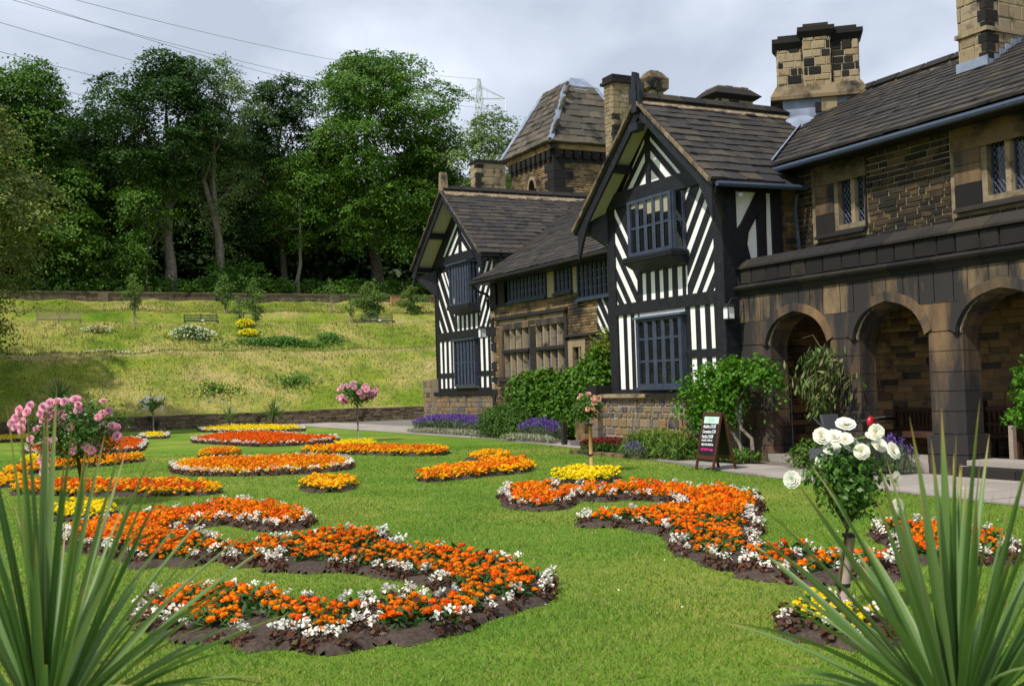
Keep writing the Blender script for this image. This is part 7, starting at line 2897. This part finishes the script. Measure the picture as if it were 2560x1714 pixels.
patch('daisy_clump', 'rounded clump of white daisies on the upper slope below the left bench', 440, -63.2, .75, 1.45, .65, 'bush', 'daisy', 700, 330, 801, 'daisies')
patch('daisy_clump', 'thin pale daisy patch at the left of the upper slope', 220, -64.3, .4, 1.0, .3, 'tuft', 'daisy', 200, 90, 802, 'daisies')
patch('daisy_clump', 'low strip of white daisies at the crest of the lower slope', 260, -61.2, .2, 1.9, .2, 'tuft', 'daisy', 160, 90, 803, 'daisies')
patch('ragwort_clump', 'upper clump of bright yellow wild flowers right of the left bench', 558, -64.9, .35, .6, .5, 'nettle', 'ragwort', 250, 420, 804, 'wild flowers')
patch('ragwort_clump', 'lower clump of bright yellow wild flowers', 566, -63.6, .35, .6, .4, 'nettle', 'ragwort', 250, 380, 805, 'wild flowers')
patch('weed_patch', 'long bright green weed patch below the yellow wild flowers', 640, -62.3, .5, 3.4, .4, 'nettle', None, 2200, 0, 806, 'weeds')
patch('weed_patch', 'darker green weed clump right of the long weed patch', 750, -62.8, .55, 1.1, .5, 'nettle', None, 700, 0, 807, 'weeds')
patch('weed_patch', 'dull green weed clump low on the lower slope in the middle', 670, -57.6, .8, 1.8, .4, 'nettle', None, 350, 0, 808, 'weeds')
patch('weed_patch', 'green weeds dotted yellow low on the slope above the far white rose', 490, -57.0, .7, 1.6, .35, 'nettle', 'ragwort', 300, 60, 809, 'weeds')

# ================================================================== PYLON AND WIRES
py = empty('pylon', (-250, 119.2, 33))
tag(py, 'distant steel lattice electricity pylon rising behind the open crowned tree', 'pylon')
H = 46.5
m_ = MB()


def wid(z):
    return 3.2 - 2.5 * min(1, z / 34) if z < 34 else .7 * (1 - (z - 34) / 14) + .12


levels = [0, 6, 12, 17, 21.5, 25, 28, 31, 34, 36.5, 39, 41.5, 44, H]
for a, b in zip(levels, levels[1:]):
    wa, wb = wid(a) * 1.5, wid(b) * 1.5
    ca = [(-wa, -wa, a), (wa, -wa, a), (wa, wa, a), (-wa, wa, a)]
    cb = [(-wb, -wb, b), (wb, -wb, b), (wb, wb, b), (-wb, wb, b)]
    for i in range(4):
        j = (i + 1) % 4
        m_.tube([ca[i], cb[i]], .09, 4, False)
        m_.tube([ca[i], cb[j]], .06, 4, False)
        m_.tube([ca[j], cb[i]], .06, 4, False)
        m_.tube([cb[i], cb[j]], .06, 4, False)
m_.build('tower', M['pylon'], py)
ARM = Vector((.35, .94, 0)).normalized()
arms = []
for z, ln_a in ((34, 6.2), (41.5, 6.6)):
    for s in (1, -1):
        m_ = MB()
        tip = ARM * s * ln_a + Vector((0, 0, z))
        for zz, w0 in ((z + 3.2, .5), (z, .8)):
            for q in (1, -1):
                m_.tube([Vector((.6 * q, 0, zz)), tip], .08, 4, False)
        for t in (.3, .55, .78):
            pm = ARM * s * ln_a * t
            m_.tube([pm + Vector((0, 0, z)), pm + Vector((0, 0, z + 3.2 * (1 - t)))], .05, 4, False)
        m_.build('arm', M['pylon'], py)
        mi = MB()
        mi.tube([tip, tip - Vector((0, 0, 3.2))], .13, 6)
        mi.build('insulator', M['lampglass'], py)
        arms.append(tip + Vector((-250, 119.2, 33 - 3.2)))
PT = Vector((-250, 119.2, 33 + H))
wires = [('top earth', PT, (320 - 330, -50)), ('upper double', arms[2], (90 - 200, -40)), ('upper pair', arms[3], (140 - 200, -38)), ('long middle', arms[0], (-100, 22)), ('lower middle', arms[1], (-100, 92)), ('lowest', arms[1] - Vector((0, 1, 4.5)), (-100, 146))]
for nm, p, (ex, ey) in wires:
    d = ray(ex * D, ey * D)
    t = -150 / d[0]
    q = Vector((-150, d[1] * t, CAM_H + d[2] * t))
    mid = (p + q) / 2
    pts = []
    for i in range(15):
        s = i / 14
        v = p.lerp(q, s)
        v.z -= 4 * s * (1 - s) * 2.2
        pts.append(v)
    o = MB().tube(pts, .035, 4, False).build('power_cable', M['steel'])
    tag(o, {'top earth': 'thinnest overhead cable running to the very top of the pylon', 'upper double': 'left cable of the close upper pair crossing the sky', 'upper pair': 'right cable of the close upper pair crossing the sky', 'long middle': 'overhead cable entering at the upper left and passing behind the airy tree', 'lower middle': 'overhead cable ending behind the dark round-headed tree', 'lowest': 'lowest overhead cable crossing above the left bushy tree'}[nm], 'cable', 'overhead power cables')

# a few fallen petals and daisies on the lawn
rng = np.random.default_rng(900)
n = 160
dd = 7.5 * (4.0 ** rng.uniform(0, 1, n))
la = rng.uniform(-.46, .46, n)
P = np.stack([fx * dd + rx * la * dd, fy * dd + ry * la * dd, np.full(n, .035)], 1)
link('fallen_petals', mesh_np('fallen_petals', leaf_quads(P, np.tile([0, 0, 1.0], (n, 1)), .022, .018, rng, .3), 4, M['begfl']), None, None, 'stuff')
